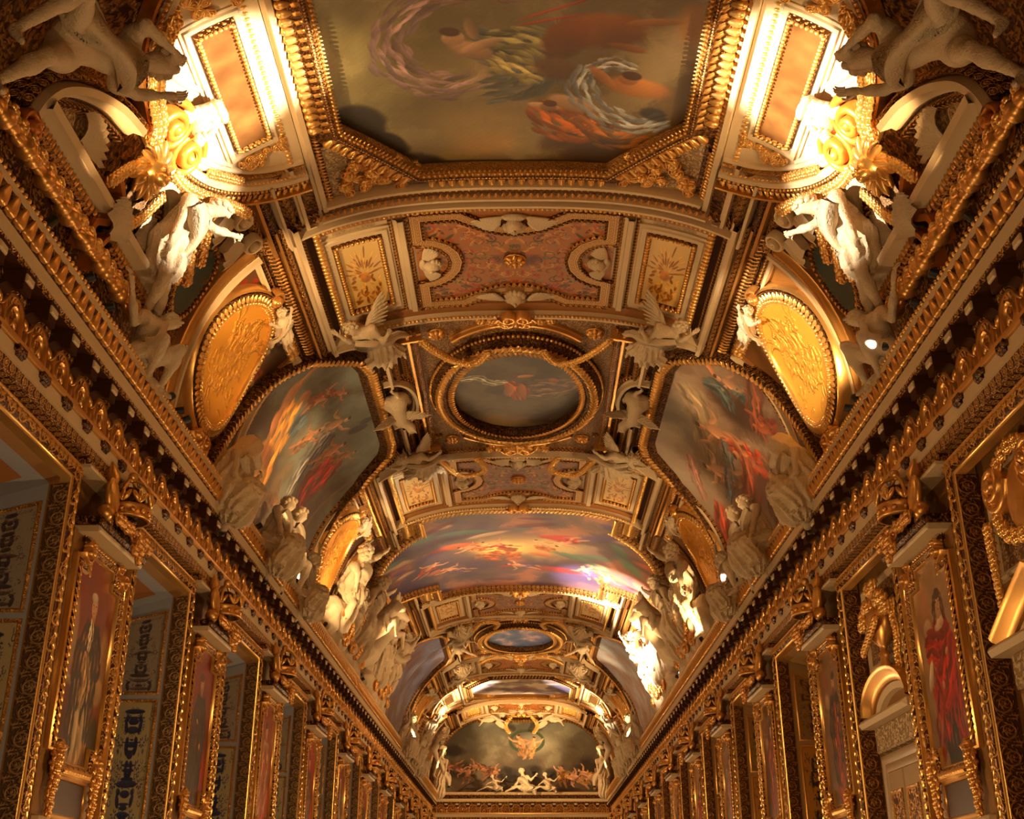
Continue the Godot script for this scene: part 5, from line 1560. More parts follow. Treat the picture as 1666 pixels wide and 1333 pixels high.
	for s in 4:
		t = thing("side_picture", ["near left side picture, orange and white robed figures rising in grey-green sky", "near right side picture, flesh-coloured figures tumbling in brown and grey clouds", "far left side picture of pink and blue dusk clouds", "far right side picture of pale blue and rose clouds"][s], "painting", "")
		mb = MB.new()
		vpatch(mb, 16.2, 25.6, 36, func(_d): return -7.12, func(d): return way_at(top, d), 14, 0.06)
		part("canvas", mb, M["side_%d" % s], t)
		var fr := vline(t, "frame", M.gold_shaded, top, [Vector2(-0.06, 0), Vector2(-0.02, 0.1), Vector2(0.06, 0.14), Vector2(0.1, 0.2), Vector2(0.24, 0.2), Vector2(0.3, 0.1), Vector2(0.3, 0)], 1.0, 1.0)
		vrun("frame_leaves", "leaf", M.gold, offset_way(fine_ways(top), 0.1), 0.11, 0.2, Vector3(0.14, 0.2, 0.14), fr, false, 0.3)
		vrun("frame_leaves", "leaf", M.gold_bright, offset_way(fine_ways(top), 0.26), 0.12, 0.17, Vector3(0.13, 0.17, 0.13), fr, false, 2.5)
		t.transform = [Transform3D(), FX, FZ, FX * FZ][s]
	var m0 := medallion(15.5, "")
	var m1 := medallion(25.6, "")
	four(m0, "large oval gilt relief medallion on the {at} outermost rib, {side} side")
	four(m1, "oval gilt relief medallion on the {at} rib beside the middle picture, {side} side")

func fine_ways(a: Array) -> Array:
	var r := []
	for p in fine(a, 0.25): r.append(p)
	return r

# ---------------------------------------------------------------- middle bay
func middle_bay() -> void:
	var half := func(d: float) -> float:
		var e := absf(d - C)
		return 2.5 if e > 2.7 else 2.5 + 1.65 * pow(sin(PI / 2 * min(1.0, (2.7 - e) / 1.5)), 0.8)
	var t := thing("middle_picture", "great middle ceiling picture, golden burst of light among crimson and violet clouds", "painting")
	var mb := MB.new()
	vpatch(mb, C - 3.85, C + 3.85, 44, func(d): return -half.call(d), func(d): return half.call(d), 20, 0.05)
	part("canvas", mb, M.middle, t)
	var w := []
	for i in 29: w.append(Vector2(C - 3.85 + 7.7 * i / 28.0, -half.call(C - 3.85 + 7.7 * i / 28.0)))
	for i in 29: w.append(Vector2(C + 3.85 - 7.7 * i / 28.0, half.call(C + 3.85 - 7.7 * i / 28.0)))
	var f := vline(t, "frame", M.gold_scroll_small, w, [Vector2(-0.3, 0), Vector2(-0.28, 0.12), Vector2(-0.18, 0.22), Vector2(-0.08, 0.22), Vector2(0.0, 0.05)], 1.0, 1.0, 0.0, true)
	vrun("frame_leaves", "leaf", M.gold_bright, w, 0.11, 0.22, Vector3(0.13, 0.17, 0.13), f, true, -0.8, -0.13)
	for s in [-1.0, 1.0]:
		for e in [-1.0, 1.0]:
			var b := thing("corner_moulding", "gilt leaf panel at the %s %s corner of the middle picture" % ["viewer's" if e < 0 else "far", "left" if s < 0 else "right"], "moulding")
			b.set_meta("kind", "structure")
			mb = MB.new()
			rect_patch(mb, min(C + e * 3.95, C + e * 2.6), max(C + e * 3.95, C + e * 2.6), min(s * 2.85, s * 3.2), max(s * 2.85, s * 3.2), 0.1, false)
			part("leaf_panel", mb, M.gold_crumbs, b)
			vrun("panel_leaves", "leaf", M.gold_bright, [Vector2(C + e * 3.8, s * 3.1), Vector2(C + e * 2.7, s * 3.1)], 0.14, 0.1, Vector3(0.2, 0.3, 0.16), b, false, 0.0 if e * s > 0 else PI)
			vline(b, "side_white", M.cream, [Vector2(C + e * 3.95, s * 3.36), Vector2(C + e * 2.5, s * 3.36)], STEP, 0.12, 0.22)
			vline(b, "side_carving", M.gold_leaves, [Vector2(C + e * 3.95, s * 3.5), Vector2(C + e * 2.4, s * 3.5)], ROUND, 0.14, 0.22)
			vline(b, "side_carving", M.gold_scroll_small, [Vector2(C + e * 3.95, s * 3.7), Vector2(C + e * 2.2, s * 3.7)], ROUND, 0.2, 0.2)

# ---------------------------------------------------------------- end wall
func end_wall() -> void:
	var w := struct_root("wall_far", "gilt end wall with the lunette picture over its cornice", "wall")
	var mb := MB.new()
	mb.box(Transform3D(Basis.IDENTITY, Vector3(0, 6.0, -DEND - 0.2)), Vector3(10.4, 12.6, 0.4))
	part("wall_face", mb, M.wall_gold, w)
	for k in 7:
		var x := -3.9 + k * 1.3
		mb = MB.new()
		mb.box(Transform3D(Basis.IDENTITY, Vector3(x, 3.0, -DEND + 0.08)), Vector3(0.34, 6.0, 0.16), 0.04)
		part("pilaster", mb, M.gold_crumbs, w)
		put("pilaster_scroll", G.rosette, M.gold_bright, w, Transform3D(Basis.from_scale(Vector3(0.4, 0.5, 0.4)), Vector3(x, 5.8, -DEND + 0.17)))
		if k < 6:
			mb = MB.new()
			mb.box(Transform3D(Basis.IDENTITY, Vector3(x + 0.65, 3.0, -DEND + 0.03)), Vector3(0.7, 5.6, 0.06), 0.02)
			part("wall_panel", mb, M.ochre_paint, w)
	var t := thing("lunette_picture", "lunette picture on the end wall, flesh figures by a dark shore under grey sky", "painting")
	var P := PackedVector3Array(); var U := PackedVector2Array()
	for i in 33:
		var x := -4.2 + 8.4 * i / 32.0
		var top: float = min(10.78, Y0 + 3.95 * pow(max(0.0, 1.0 - pow(absf(x) / 4.42, 2.6)), 1 / 2.6))
		for j in 13:
			var y := lerpf(7.3, top, j / 12.0)
			P.append(Vector3(x, y, -DEND + 0.05)); U.append(Vector2((x + 4.2) / 8.4, 1.0 - (y - 7.3) / 3.48))
	mb.v.clear(); mb.n.clear(); mb.uv.clear(); mb.ix.clear()
	mb.grid(P, 33, 13, U)
	part("canvas", mb, M.lunette, t)
	var p := PackedVector3Array(); var q := PackedVector3Array()
	for i in 33:
		var x := -4.25 + 8.5 * i / 32.0
		p.append(Vector3(x, min(10.82, Y0 + 4.0 * pow(max(0.0, 1.0 - pow(absf(x) / 4.46, 2.6)), 1 / 2.6)), -DEND + 0.05)); q.append(Vector3(0, 0, 1))
	mb = MB.new()
	mb.sweep(p, q, [Vector2(-0.04, 0), Vector2(-0.02, 0.1), Vector2(0.06, 0.14), Vector2(0.12, 0.1), Vector2(0.14, 0)])
	part("frame", mb, M.gold_scroll_small, t)
	for s in [-1.0, 1.0]:
		var g := thing("swag", "gilt swag under the stucco cherubs at the top of the end wall, %s one" % ("left" if s < 0 else "right"), "garland")
		var xs := []
		for i in 9: xs.append(Transform3D(Basis.from_scale(Vector3.ONE * 0.22), Vector3(s * (0.55 + 0.25 * sin(i * 0.35)), 11.0 - 0.09 * i, -DEND + 0.3)))
		run("husks", G.clump, M.gold_bright, xs, g)
		put("shell", G.shell, M.gold_bright, g, Transform3D(Basis(Vector3.BACK, PI) * Basis.from_scale(Vector3(0.3, 0.3, 0.3)), Vector3(s * 0.32, 11.3, -DEND + 0.3)))

# ---------------------------------------------------------------- figures: a smooth body from tapered limbs, meshed as one surface
func sdf_mesh(prims: Array, cell: float) -> MB:      # prim: [a, b, ra, rb, blend, ripple height, ripples]
	var lo := Vector3.ONE * 1e9
	var hi := -lo
	for p in prims:
		var r: float = max(p[2], p[3]) + 0.03
		for e in [p[0], p[1]]:
			lo = lo.min(e - Vector3.ONE * r); hi = hi.max(e + Vector3.ONE * r)
	lo -= Vector3.ONE * cell * 2.0
	var nx := int((hi.x - lo.x) / cell) + 4
	var ny := int((hi.y - lo.y) / cell) + 4
	var nz := int((hi.z - lo.z) / cell) + 4
	var f := PackedFloat32Array()
	f.resize(nx * ny * nz)
	f.fill(9.0)
	for p in prims:
		var a: Vector3 = p[0]; var b: Vector3 = p[1]
		var ra: float = p[2]; var rb: float = p[3]; var kk: float = p[4]
		var rip: float = p[5] if p.size() > 5 else 0.0
		var rn: float = p[6] if p.size() > 6 else 0.0
		var ab := b - a
		var l2: float = max(ab.length_squared(), 1e-8)
		var e1 := ab.cross(Vector3(0.3, 0.9, 0.4)).normalized()
		var e2 := ab.cross(e1).normalized()
		var m: float = max(ra, rb) + kk + cell * 1.5 + absf(rip)
		var l := ((a.min(b) - Vector3.ONE * m - lo) / cell).floor()
		var h := ((a.max(b) + Vector3.ONE * m - lo) / cell).ceil()
		for i in range(max(0, int(l.x)), min(nx, int(h.x) + 1)):
			for j in range(max(0, int(l.y)), min(ny, int(h.y) + 1)):
				var base := (i * ny + j) * nz
				for k in range(max(0, int(l.z)), min(nz, int(h.z) + 1)):
					var q := Vector3(lo.x + i * cell, lo.y + j * cell, lo.z + k * cell) - a
					var s := clampf(q.dot(ab) / l2, 0.0, 1.0)
					var pq := q - ab * s
					var d := pq.length() - lerpf(ra, rb, s)
					if d > m: continue
					if rip: d -= rip * sin(rn * atan2(pq.dot(e1), pq.dot(e2)) + s * 5.0)
					var o := f[base + k]
					var w := (kk - absf(o - d)) / kk
					f[base + k] = minf(o, d) - (w * w * kk * 0.25 if w > 0.0 else 0.0)
	var mb := MB.new()
	var id := PackedInt32Array()
	id.resize(nx * ny * nz)
	id.fill(-1)
	var sx := ny * nz
	var off := [0, sx, nz, sx + nz, 1, sx + 1, nz + 1, sx + nz + 1]
	var edges := [0, 1, 2, 3, 4, 5, 6, 7, 0, 2, 1, 3, 4, 6, 5, 7, 0, 4, 1, 5, 2, 6, 3, 7]
	for i in nx - 1:
		for j in ny - 1:
			var base := i * sx + j * nz
			for k in nz - 1:
				var c := base + k
				var f0 := f[c]
				if f0 > 1.0 and f[c + sx + nz + 1] > 1.0: continue
				var cnt := 0
				for e in 8:
					if f[c + off[e]] < 0.0: cnt += 1
				if cnt == 0 or cnt == 8: continue
				var sm := Vector3.ZERO
				var n := 0
				for e in 12:
					var u: int = edges[e * 2]; var v: int = edges[e * 2 + 1]
					var fu := f[c + off[u]]; var fv := f[c + off[v]]
					if (fu < 0.0) == (fv < 0.0): continue
					var t := fu / (fu - fv)
					sm += Vector3(lerpf(u & 1, v & 1, t), lerpf((u >> 1) & 1, (v >> 1) & 1, t), lerpf(u >> 2, v >> 2, t))
					n += 1
				id[c] = mb.v.size()
				mb.v.append(lo + (Vector3(i, j, k) + sm / n) * cell)
				mb.n.append(Vector3.ZERO)
	for i in range(1, nx - 1):
		for j in range(1, ny - 1):
			for k in range(1, nz - 1):
				var c := i * sx + j * nz + k
				var f0 := f[c]
				if f0 > 1.0: continue
				var ins := f0 < 0.0
				if ins != (f[c + sx] < 0.0): sdf_quad(mb, id[c], id[c - nz], id[c - nz - 1], id[c - 1], ins)
				if ins != (f[c + nz] < 0.0): sdf_quad(mb, id[c], id[c - 1], id[c - sx - 1], id[c - sx], ins)
				if ins != (f[c + 1] < 0.0): sdf_quad(mb, id[c], id[c - sx], id[c - sx - nz], id[c - nz], ins)
	for k in mb.n.size():
		mb.n[k] = mb.n[k].normalized() if mb.n[k].length_squared() > 0.0 else Vector3.UP
		mb.uv.append(Vector2(mb.v[k].x, mb.v[k].y))
	return mb

func sdf_quad(mb: MB, a: int, b: int, c: int, d: int, ins: bool) -> void:
	if a < 0 or b < 0 or c < 0 or d < 0: return
	if not ins:
		var t := b; b = d; d = t
	var nn := (mb.v[c] - mb.v[a]).cross(mb.v[d] - mb.v[b])
	for q in [a, b, c, d]: mb.n[q] += nn
	for q in [a, c, b, a, d, c]: mb.ix.append(q)

# pose: eleven (d, t, o) points: head, chest, pelvis, elbow, hand, elbow, hand, knee, foot, knee, foot
func figure(called: String, pose: Array, sz: float, dress := 0.0, cell := 0.04, wings := 0, hood := false) -> Node3D:
	var w := []
	for p in pose: w.append(Vector3(p.z, p.y, -p.x) if world_pose else vp(p.x, p.y, p.z))
	var at: Vector3 = w[2]
	for k in w.size(): w[k] -= at
	var t := thing(called, "", "statue", "", at)
	var nr := (Vector3(-signf(pose[1].z) if absf(pose[1].z) > 2.0 and pose[1].x < 55.0 else 0.0, 0, 0) + (Vector3(0, 0, 1) if pose[1].x > 55.0 else Vector3.ZERO)) if world_pose else vn(pose[1].y)
	var head: Vector3 = w[0]; var chest: Vector3 = w[1]; var pel: Vector3 = w[2]
	var spine := (chest - pel).normalized()
	var lat := spine.cross(nr).normalized()
	if (w[3] - chest).dot(lat) + (w[4] - chest).dot(lat) * 0.5 < (w[5] - chest).dot(lat) + (w[6] - chest).dot(lat) * 0.5: lat = -lat
	var fwd := lat.cross(spine).normalized()
	if fwd.dot(nr) < 0.0: fwd = -fwd
	var lat2 := lat
	if (w[7] - pel).dot(lat) < (w[9] - pel).dot(lat): lat2 = -lat
	var s := sz
	var sh := [chest + lat * 0.19 * s + spine * 0.06 * s, chest - lat * 0.19 * s + spine * 0.06 * s]
	var hip := [pel + lat2 * 0.1 * s, pel - lat2 * 0.1 * s]
	var up := (head - chest).normalized()
	var look := (fwd - up * fwd.dot(up)).normalized()
	var pr := []
	pr.append([head - up * 0.05 * s, head + up * 0.05 * s, 0.088 * s, 0.105 * s, 0.03 * s])
	pr.append([head - up * 0.09 * s + look * 0.05 * s, head - up * 0.02 * s + look * 0.07 * s, 0.045 * s, 0.05 * s, 0.03 * s])
	pr.append([head + up * 0.02 * s + look * 0.1 * s, head - up * 0.03 * s + look * 0.135 * s, 0.014 * s, 0.02 * s, 0.015 * s])
	pr.append([head + up * 0.035 * s + look * 0.095 * s + lat * 0.04 * s, head + up * 0.035 * s + look * 0.095 * s - lat * 0.04 * s, 0.018 * s, 0.018 * s, 0.015 * s])
	pr.append([head - up * 0.08 * s, chest + spine * 0.1 * s, 0.055 * s, 0.075 * s, 0.05 * s])
	pr.append([sh[0], sh[1], 0.085 * s, 0.085 * s, 0.07 * s])
	pr.append([chest + fwd * 0.03 * s, chest - spine * 0.14 * s + fwd * 0.02 * s, 0.155 * s, 0.13 * s, 0.07 * s])
	for e in [-1, 1]: pr.append([chest + lat * 0.08 * s * e + fwd * 0.1 * s, chest + lat * 0.05 * s * e + fwd * 0.1 * s + spine * 0.03 * s, 0.07 * s, 0.06 * s, 0.04 * s])
	pr.append([chest - spine * 0.15 * s, pel, 0.12 * s, 0.14 * s, 0.08 * s])
	pr.append([hip[0], hip[1], 0.12 * s, 0.12 * s, 0.07 * s])
	for e in 2:
		var el: Vector3 = w[3 + e * 2]; var ha: Vector3 = w[4 + e * 2]
		pr.append([sh[e], sh[e].lerp(el, 0.4), 0.075 * s, 0.066 * s, 0.05 * s])
		pr.append([sh[e].lerp(el, 0.3), el, 0.064 * s, 0.046 * s, 0.04 * s])
		pr.append([el, el.lerp(ha, 0.45), 0.047 * s, 0.05 * s, 0.03 * s])
		pr.append([el.lerp(ha, 0.4), ha, 0.048 * s, 0.03 * s, 0.03 * s])
		var hd := (ha - el).normalized()
		pr.append([ha, ha + hd * 0.07 * s, 0.035 * s, 0.04 * s, 0.025 * s])
		var kn: Vector3 = w[7 + e * 2]; var ft: Vector3 = w[8 + e * 2]
		pr.append([hip[e], hip[e].lerp(kn, 0.5), 0.11 * s, 0.095 * s, 0.06 * s])
		pr.append([hip[e].lerp(kn, 0.4), kn, 0.096 * s, 0.06 * s, 0.05 * s])
		pr.append([kn, kn.lerp(ft, 0.35), 0.062 * s, 0.068 * s, 0.04 * s])
		pr.append([kn.lerp(ft, 0.3), ft, 0.066 * s, 0.038 * s, 0.04 * s])
		var toe := (fwd + (ft - kn).normalized() * 0.5).normalized()
		pr.append([ft, ft + toe * 0.16 * s, 0.042 * s, 0.03 * s, 0.03 * s])
	var mb := sdf_mesh(pr, cell)
	# hands: four bent fingers and a thumb from the side of the palm
	for e in 2:
		var el: Vector3 = w[3 + e * 2]; var ha: Vector3 = w[4 + e * 2]
		var hd := (ha - el).normalized()
		var acr := hd.cross(nr).normalized()
		var hn := acr.cross(hd)
		for q in 5:
			var b: Vector3 = ha + hd * (0.1 if q < 4 else 0.03) * s + acr * (0.022 * (q - 1.5) if q < 4 else 0.045) * s
			var ln: float = [0.07, 0.085, 0.08, 0.06, 0.06][q] * s
			var dr := hd if q < 4 else (hd + acr * 0.9).normalized()
			mb.tube(PackedVector3Array([b - dr * 0.02 * s, b + dr * ln * 0.45, b + dr * ln * 0.8 - hn * ln * 0.25, b + dr * ln - hn * ln * 0.6]), PackedFloat32Array([0.013 * s, 0.012 * s, 0.01 * s, 0.006 * s]), 5)
	part("body", mb, M.stucco, t)
	mb = MB.new()
	for q in 26:
		var a := q * 2.399
		var y := 1.0 - q / 17.0
		var r := sqrt(max(0.0, 1.0 - y * y))
		var dv: Vector3 = up * y + lat * cos(a) * r + look * sin(a) * r
		if dv.dot(look) > 0.55 and y < 0.62: continue
		if hood and y < 0.0: continue
		mb.ball(Transform3D(Basis(lat, up, look) * Basis.from_scale(Vector3(0.05, 0.045, 0.05) * s), head + up * 0.03 * s + dv * 0.105 * s), 6, 4)
	part("hair", mb, M.stucco, t)
	if dress > 0.0:
		pr = []
		var mk: Vector3 = (w[7] + w[9]) * 0.5; var mf: Vector3 = (w[8] + w[10]) * 0.5
		pr.append([chest - spine * 0.02 * s, pel, 0.165 * s, 0.17 * s, 0.06 * s, 0.024 * s, 9.0])
		pr.append([pel, pel.lerp(mk, dress), 0.17 * s, 0.19 * s, 0.08 * s, 0.038 * s, 10.0])
		pr.append([hip[0], hip[0].lerp(w[7], dress), 0.13 * s, 0.1 * s, 0.05 * s, 0.03 * s, 8.0])
		pr.append([hip[1], hip[1].lerp(w[9], dress), 0.13 * s, 0.1 * s, 0.05 * s, 0.03 * s, 8.0])
		if dress >= 1.0:
			pr.append([mk, mk.lerp(mf, 0.85), 0.18 * s, 0.22 * s, 0.08 * s, 0.045 * s, 11.0])
			pr.append([w[7], w[7].lerp(w[8], 0.8), 0.1 * s, 0.11 * s, 0.05 * s, 0.032 * s, 7.0])
			pr.append([w[9], w[9].lerp(w[10], 0.8), 0.1 * s, 0.11 * s, 0.05 * s, 0.032 * s, 7.0])
		part("drapery", sdf_mesh(pr, cell * 0.9), M.stucco, t)
	# a loose scarf from the shoulder
	mb = MB.new()
	ribbon(mb, [sh[1] + fwd * 0.1 * s, chest + fwd * 0.2 * s - spine * 0.1 * s, pel + lat * 0.2 * s + fwd * 0.12 * s, pel + lat * 0.34 * s - spine * 0.15 * s + fwd * 0.05 * s, pel + lat * 0.4 * s - spine * 0.45 * s], nr, 0.16 * s, 0.03 * s)
	part("scarf", mb, M.stucco, t)
	for e in [[], [0], [0, 1]][wings]:
		mb = MB.new()
		wing(mb, chest - fwd * 0.1 * s + lat * (0.1 * s if e == 0 else -0.1 * s), (lat * (1.0 if e == 0 else -1.0) + up * 0.7 - fwd * 0.2).normalized(), -up, fwd, 0.7 * s)
		part("wing", mb, M.stucco, t)
	return t

func ribbon(mb: MB, pts: Array, nr: Vector3, wd: float, fold: float) -> void:
	var P := PackedVector3Array(); var U := PackedVector2Array()
	var cv := Curve3D.new()
	for k in pts.size():
		var tg: Vector3 = (pts[min(k + 1, pts.size() - 1)] - pts[max(k - 1, 0)]) * 0.25
		cv.add_point(pts[k], -tg, tg)
	var m := 16
	var ring := 18
	for i in m:
		var q := cv.sample_baked(cv.get_baked_length() * i / (m - 1.0))
		var q2 := cv.sample_baked(min(cv.get_baked_length(), cv.get_baked_length() * (i + 0.3) / (m - 1.0)))
		var tg := (q2 - q).normalized() if q2.distance_to(q) > 1e-5 else Vector3.UP
		var sd := tg.cross(nr).normalized()
		var nn := tg.cross(sd)
		for j in ring + 1:
			var a := j * TAU / ring
			var wv := fold * sin(a * 4.0 + i * 0.35) * (0.6 + 0.4 * sin(i * 0.9))
			P.append(q + sd * cos(a) * wd * (0.8 + 0.3 * sin(i * 0.8)) + nn * (sin(a) * wd * 0.28 + wv)); U.append(Vector2(i, j))
	mb.grid_rev(P, m, ring + 1, U)

func wing(mb: MB, root: Vector3, along_: Vector3, down: Vector3, nr: Vector3, ln: float) -> void:
	for row in 3:
		var k := 9 - row
		for i in k:
			var s := (i + 0.5) / k
			var a := lerpf(0.15, 1.25, s)
			var dr := (along_ * cos(a * 0.9) + down * sin(a * 0.9)).normalized()
			var b := root + along_ * ln * (1.0 - s) * 0.45 + nr * 0.02 * row
			var l: float = ln * (0.75 - 0.3 * s) * (1.0 - 0.27 * row)
			var sd := nr.cross(dr).normalized()
			mb.ball(Transform3D(Basis(sd * ln * 0.085, dr * l * 0.5, nr * ln * 0.02), b + dr * l * 0.5), 6, 5)
	mb.tube(PackedVector3Array([root, root + along_ * ln * 0.3, root + along_ * ln * 0.52]), PackedFloat32Array([0.06 * ln, 0.07 * ln, 0.03 * ln]), 7)

func V3(a: Array) -> Array:
	var r := []
	for k in range(0, a.size(), 3): r.append(Vector3(a[k], a[k + 1], a[k + 2]))
	return r

func wpose(a: Array) -> Array:     # (d, y, x) triples turned into vault points
	var r := []
	for k in range(0, a.size(), 3): r.append(Vector3(a[k], a[k + 1], a[k + 2]))
	return r

func sculpture() -> void:
	var G4 := ["", "", "", ""]
	var t := figure("stucco_giant", V3([9.2, -4.5, 0.75, 8.85, -4.95, 0.65, 8.25, -5.45, 0.55, 8.55, -4.55, 0.85, 9.15, -4.28, 0.85, 9.25, -5.05, 0.75, 9.35, -4.8, 0.95, 7.6, -5.2, 0.95, 7.35, -6.2, 0.7, 7.75, -6.1, 0.8, 7.4, -6.75, 0.65]), 1.22, 0.0, 0.042)
	four(t, "reclining nude stucco giant above the broken pediment, {side} side of the {at} octagon bay")
	t = figure("stucco_figure", V3([12.05, -4.42, 0.55, 11.85, -4.82, 0.45, 11.85, -5.35, 0.4, 12.15, -4.7, 0.65, 12.5, -4.45, 0.7, 11.6, -5.2, 0.55, 11.45, -5.6, 0.65, 11.75, -5.9, 0.6, 11.95, -6.45, 0.4, 12.05, -5.9, 0.5, 12.3, -6.45, 0.4]), 1.12, 0.55, 0.038)
	four(t, "standing draped stucco figure with bent head, {side} side of the {at} octagon bay")
	t = figure("stucco_triton", V3([12.25, -6.3, 0.6, 11.95, -6.6, 0.5, 11.95, -7.0, 0.45, 11.5, -6.75, 0.5, 11.2, -6.4, 0.5, 12.3, -6.7, 0.65, 12.6, -6.5, 0.7, 12.15, -6.75, 0.85, 12.35, -7.2, 0.6, 11.7, -6.85, 0.8, 11.9, -7.25, 0.6]), 1.05, 0.0, 0.036)
	four(t, "crouching stucco figure with raised arm on the {side} cornice beside the {at} octagon bay")
	t = figure("winged_figure", V3([16.75, -2.92, 0.5, 16.98, -2.72, 0.55, 17.4, -2.52, 0.5, 17.15, -2.42, 0.7, 16.85, -2.3, 0.75, 16.85, -3.05, 0.65, 16.6, -3.2, 0.6, 17.75, -2.3, 0.55, 18.1, -2.1, 0.45, 17.75, -2.6, 0.55, 18.25, -2.75, 0.45]), 0.95, 1.0, 0.034, 1)
	var l4 := four(t, "winged draped stucco woman at the lip of the {at} outermost rib, {side} of the vault")
	t = figure("winged_figure", V3([22.9, -2.6, 0.5, 23.05, -2.35, 0.5, 23.45, -2.15, 0.45, 23.0, -2.0, 0.6, 22.8, -1.8, 0.6, 23.2, -2.7, 0.55, 23.0, -2.95, 0.55, 23.8, -2.35, 0.5, 24.1, -2.65, 0.4, 23.85, -1.95, 0.5, 24.2, -1.75, 0.4]), 0.9, 1.0, 0.036, 1)
	four(t, "draped stucco woman floating by the oval's inner end, {side} side, {at} half")
	t = sphinx(20.95, -2.42)
	four(t, "white stucco griffin lying beside the {at} oval picture on the {side}")
	t = figure("trophy_figure", V3([15.55, -3.98, 0.32, 15.78, -4.03, 0.3, 16.1, -4.07, 0.26, 15.75, -4.15, 0.36, 15.6, -4.22, 0.36, 15.75, -3.9, 0.36, 15.62, -3.84, 0.36, 16.38, -4.12, 0.3, 16.62, -4.14, 0.25, 16.38, -4.02, 0.3, 16.65, -4.04, 0.25]), 0.62, 0.6, 0.026)
	four(t, "small stucco figure above the medallion of the {at} outermost rib, {side} side")
	t = figure("trophy_figure", V3([25.65, -3.98, 0.32, 25.88, -4.03, 0.3, 26.2, -4.07, 0.26, 25.85, -4.15, 0.36, 25.7, -4.22, 0.36, 25.85, -3.9, 0.36, 25.72, -3.84, 0.36, 26.48, -4.12, 0.3, 26.72, -4.14, 0.25, 26.48, -4.02, 0.3, 26.75, -4.04, 0.25]), 0.62, 0.6, 0.034)
	four(t, "small stucco figure above the medallion beside the middle picture, {side} side, {at} rib")
	# groups that stand on the cornice below the side pictures: (d, y, x)
	t = figure_w("hooded_figure", [16.1, 8.05, -3.95, 15.85, 7.75, -4.05, 15.75, 7.35, -4.15, 15.9, 7.45, -3.85, 16.1, 7.65, -3.8, 15.5, 7.5, -4.0, 15.6, 7.3, -3.85, 16.0, 7.35, -3.85, 16.0, 7.0, -4.0, 15.6, 7.3, -3.85, 15.55, 7.0, -4.0], 1.1, 1.0, true)
	hood(t, 1.1)
	four(t, "stooping hooded stucco figure on the {side} cornice at the {at} side picture's outer end")
	t = figure_w("stucco_youth", [20.1, 8.4, -3.95, 19.95, 8.02, -4.05, 19.85, 7.55, -4.15, 20.3, 7.85, -3.9, 20.2, 7.55, -3.8, 19.6, 7.85, -3.95, 19.3, 7.8, -3.85, 20.2, 7.5, -3.75, 20.2, 7.05, -3.9, 19.6, 7.45, -3.75, 19.65, 7.05, -3.9], 1.15, 0.4, false)
	four(t, "curly-headed stucco youth seated on the {side} cornice under the {at} side picture")
	t = figure_w("stucco_companion", [19.05, 8.25, -3.95, 18.85, 7.9, -4.05, 18.7, 7.45, -4.15, 19.2, 7.8, -3.85, 19.5, 7.75, -3.8, 18.5, 7.7, -3.95, 18.3, 7.45, -3.85, 18.9, 7.4, -3.75, 19.0, 7.05, -3.9, 18.4, 7.35, -3.75, 18.3, 7.0, -3.9], 1.1, 1.0, false, 1)
	four(t, "draped stucco companion leaning on the seated youth, {side} cornice under the {at} side picture")
	t = figure_w("stucco_muse", [21.9, 8.1, -4.0, 21.75, 7.8, -4.1, 21.6, 7.35, -4.2, 22.0, 8.0, -3.9, 22.1, 8.35, -3.9, 21.4, 7.6, -4.0, 21.2, 7.4, -3.9, 21.9, 7.35, -3.8, 22.0, 7.0, -3.9, 21.4, 7.3, -3.8, 21.3, 7.0, -3.9], 1.0, 1.0, false)
	four(t, "seated stucco woman with raised arm, {side} cornice, inner end of {at} side picture")
	# great groups either side of the middle picture
	t = figure("river_god", V3([26.5, -4.5, 0.6, 26.8, -4.85, 0.55, 27.2, -5.4, 0.5, 26.9, -4.4, 0.75, 27.1, -4.0, 0.75, 26.5, -5.15, 0.7, 26.7, -5.5, 0.75, 26.9, -5.95, 0.75, 27.0, -6.7, 0.5, 27.6, -5.95, 0.7, 27.8, -6.6, 0.5]), 1.5, 0.5, 0.055)
	four(t, "colossal reclining stucco figure at the {at} end of the middle picture, {side} side")
	t = figure("river_nymph", V3([29.6, -4.35, 0.6, 29.8, -4.75, 0.55, 29.95, -5.3, 0.5, 30.2, -4.5, 0.7, 30.5, -4.2, 0.7, 29.4, -5.05, 0.65, 29.2, -5.4, 0.7, 30.2, -5.85, 0.7, 30.3, -6.6, 0.5, 29.7, -5.9, 0.7, 29.6, -6.65, 0.5]), 1.4, 1.0, 0.055)
	four(t, "draped stucco nymph beside the great shell, {at} part of the middle bay, {side} side")
	t = figure("river_putto", V3([28.4, -5.2, 0.6, 28.45, -5.5, 0.6, 28.55, -5.85, 0.55, 28.75, -5.4, 0.75, 28.9, -5.15, 0.75, 28.15, -5.6, 0.7, 28.0, -5.8, 0.7, 28.75, -6.2, 0.7, 28.7, -6.6, 0.55, 28.4, -6.2, 0.7, 28.3, -6.6, 0.55]), 0.95, 0.3, 0.045)
	four(t, "stucco child between nymph and river god, {at} part of the middle bay, {side} side")
	rock_and_horse()
	# cherubs over the lunette and statues at its foot
	for s in [-1.0, 1.0]:
		t = figure_w("stucco_cherub", [DEND - 0.5, 11.1, s * 0.95, DEND - 0.45, 11.0, s * 1.2, DEND - 0.4, 10.95, s * 1.55, DEND - 0.6, 11.2, s * 1.0, DEND - 0.6, 11.15, s * 0.7, DEND - 0.6, 10.85, s * 1.1, DEND - 0.6, 10.75, s * 0.85, DEND - 0.5, 10.8, s * 1.85, DEND - 0.45, 10.9, s * 2.15, DEND - 0.5, 10.9, s * 1.9, DEND - 0.4, 10.6, s * 2.1], 0.85, 0.4, false, 2)
		t.set_meta("label", "white stucco cherub holding the swag above the end wall lunette, %s one" % ("left" if s < 0 else "right"))
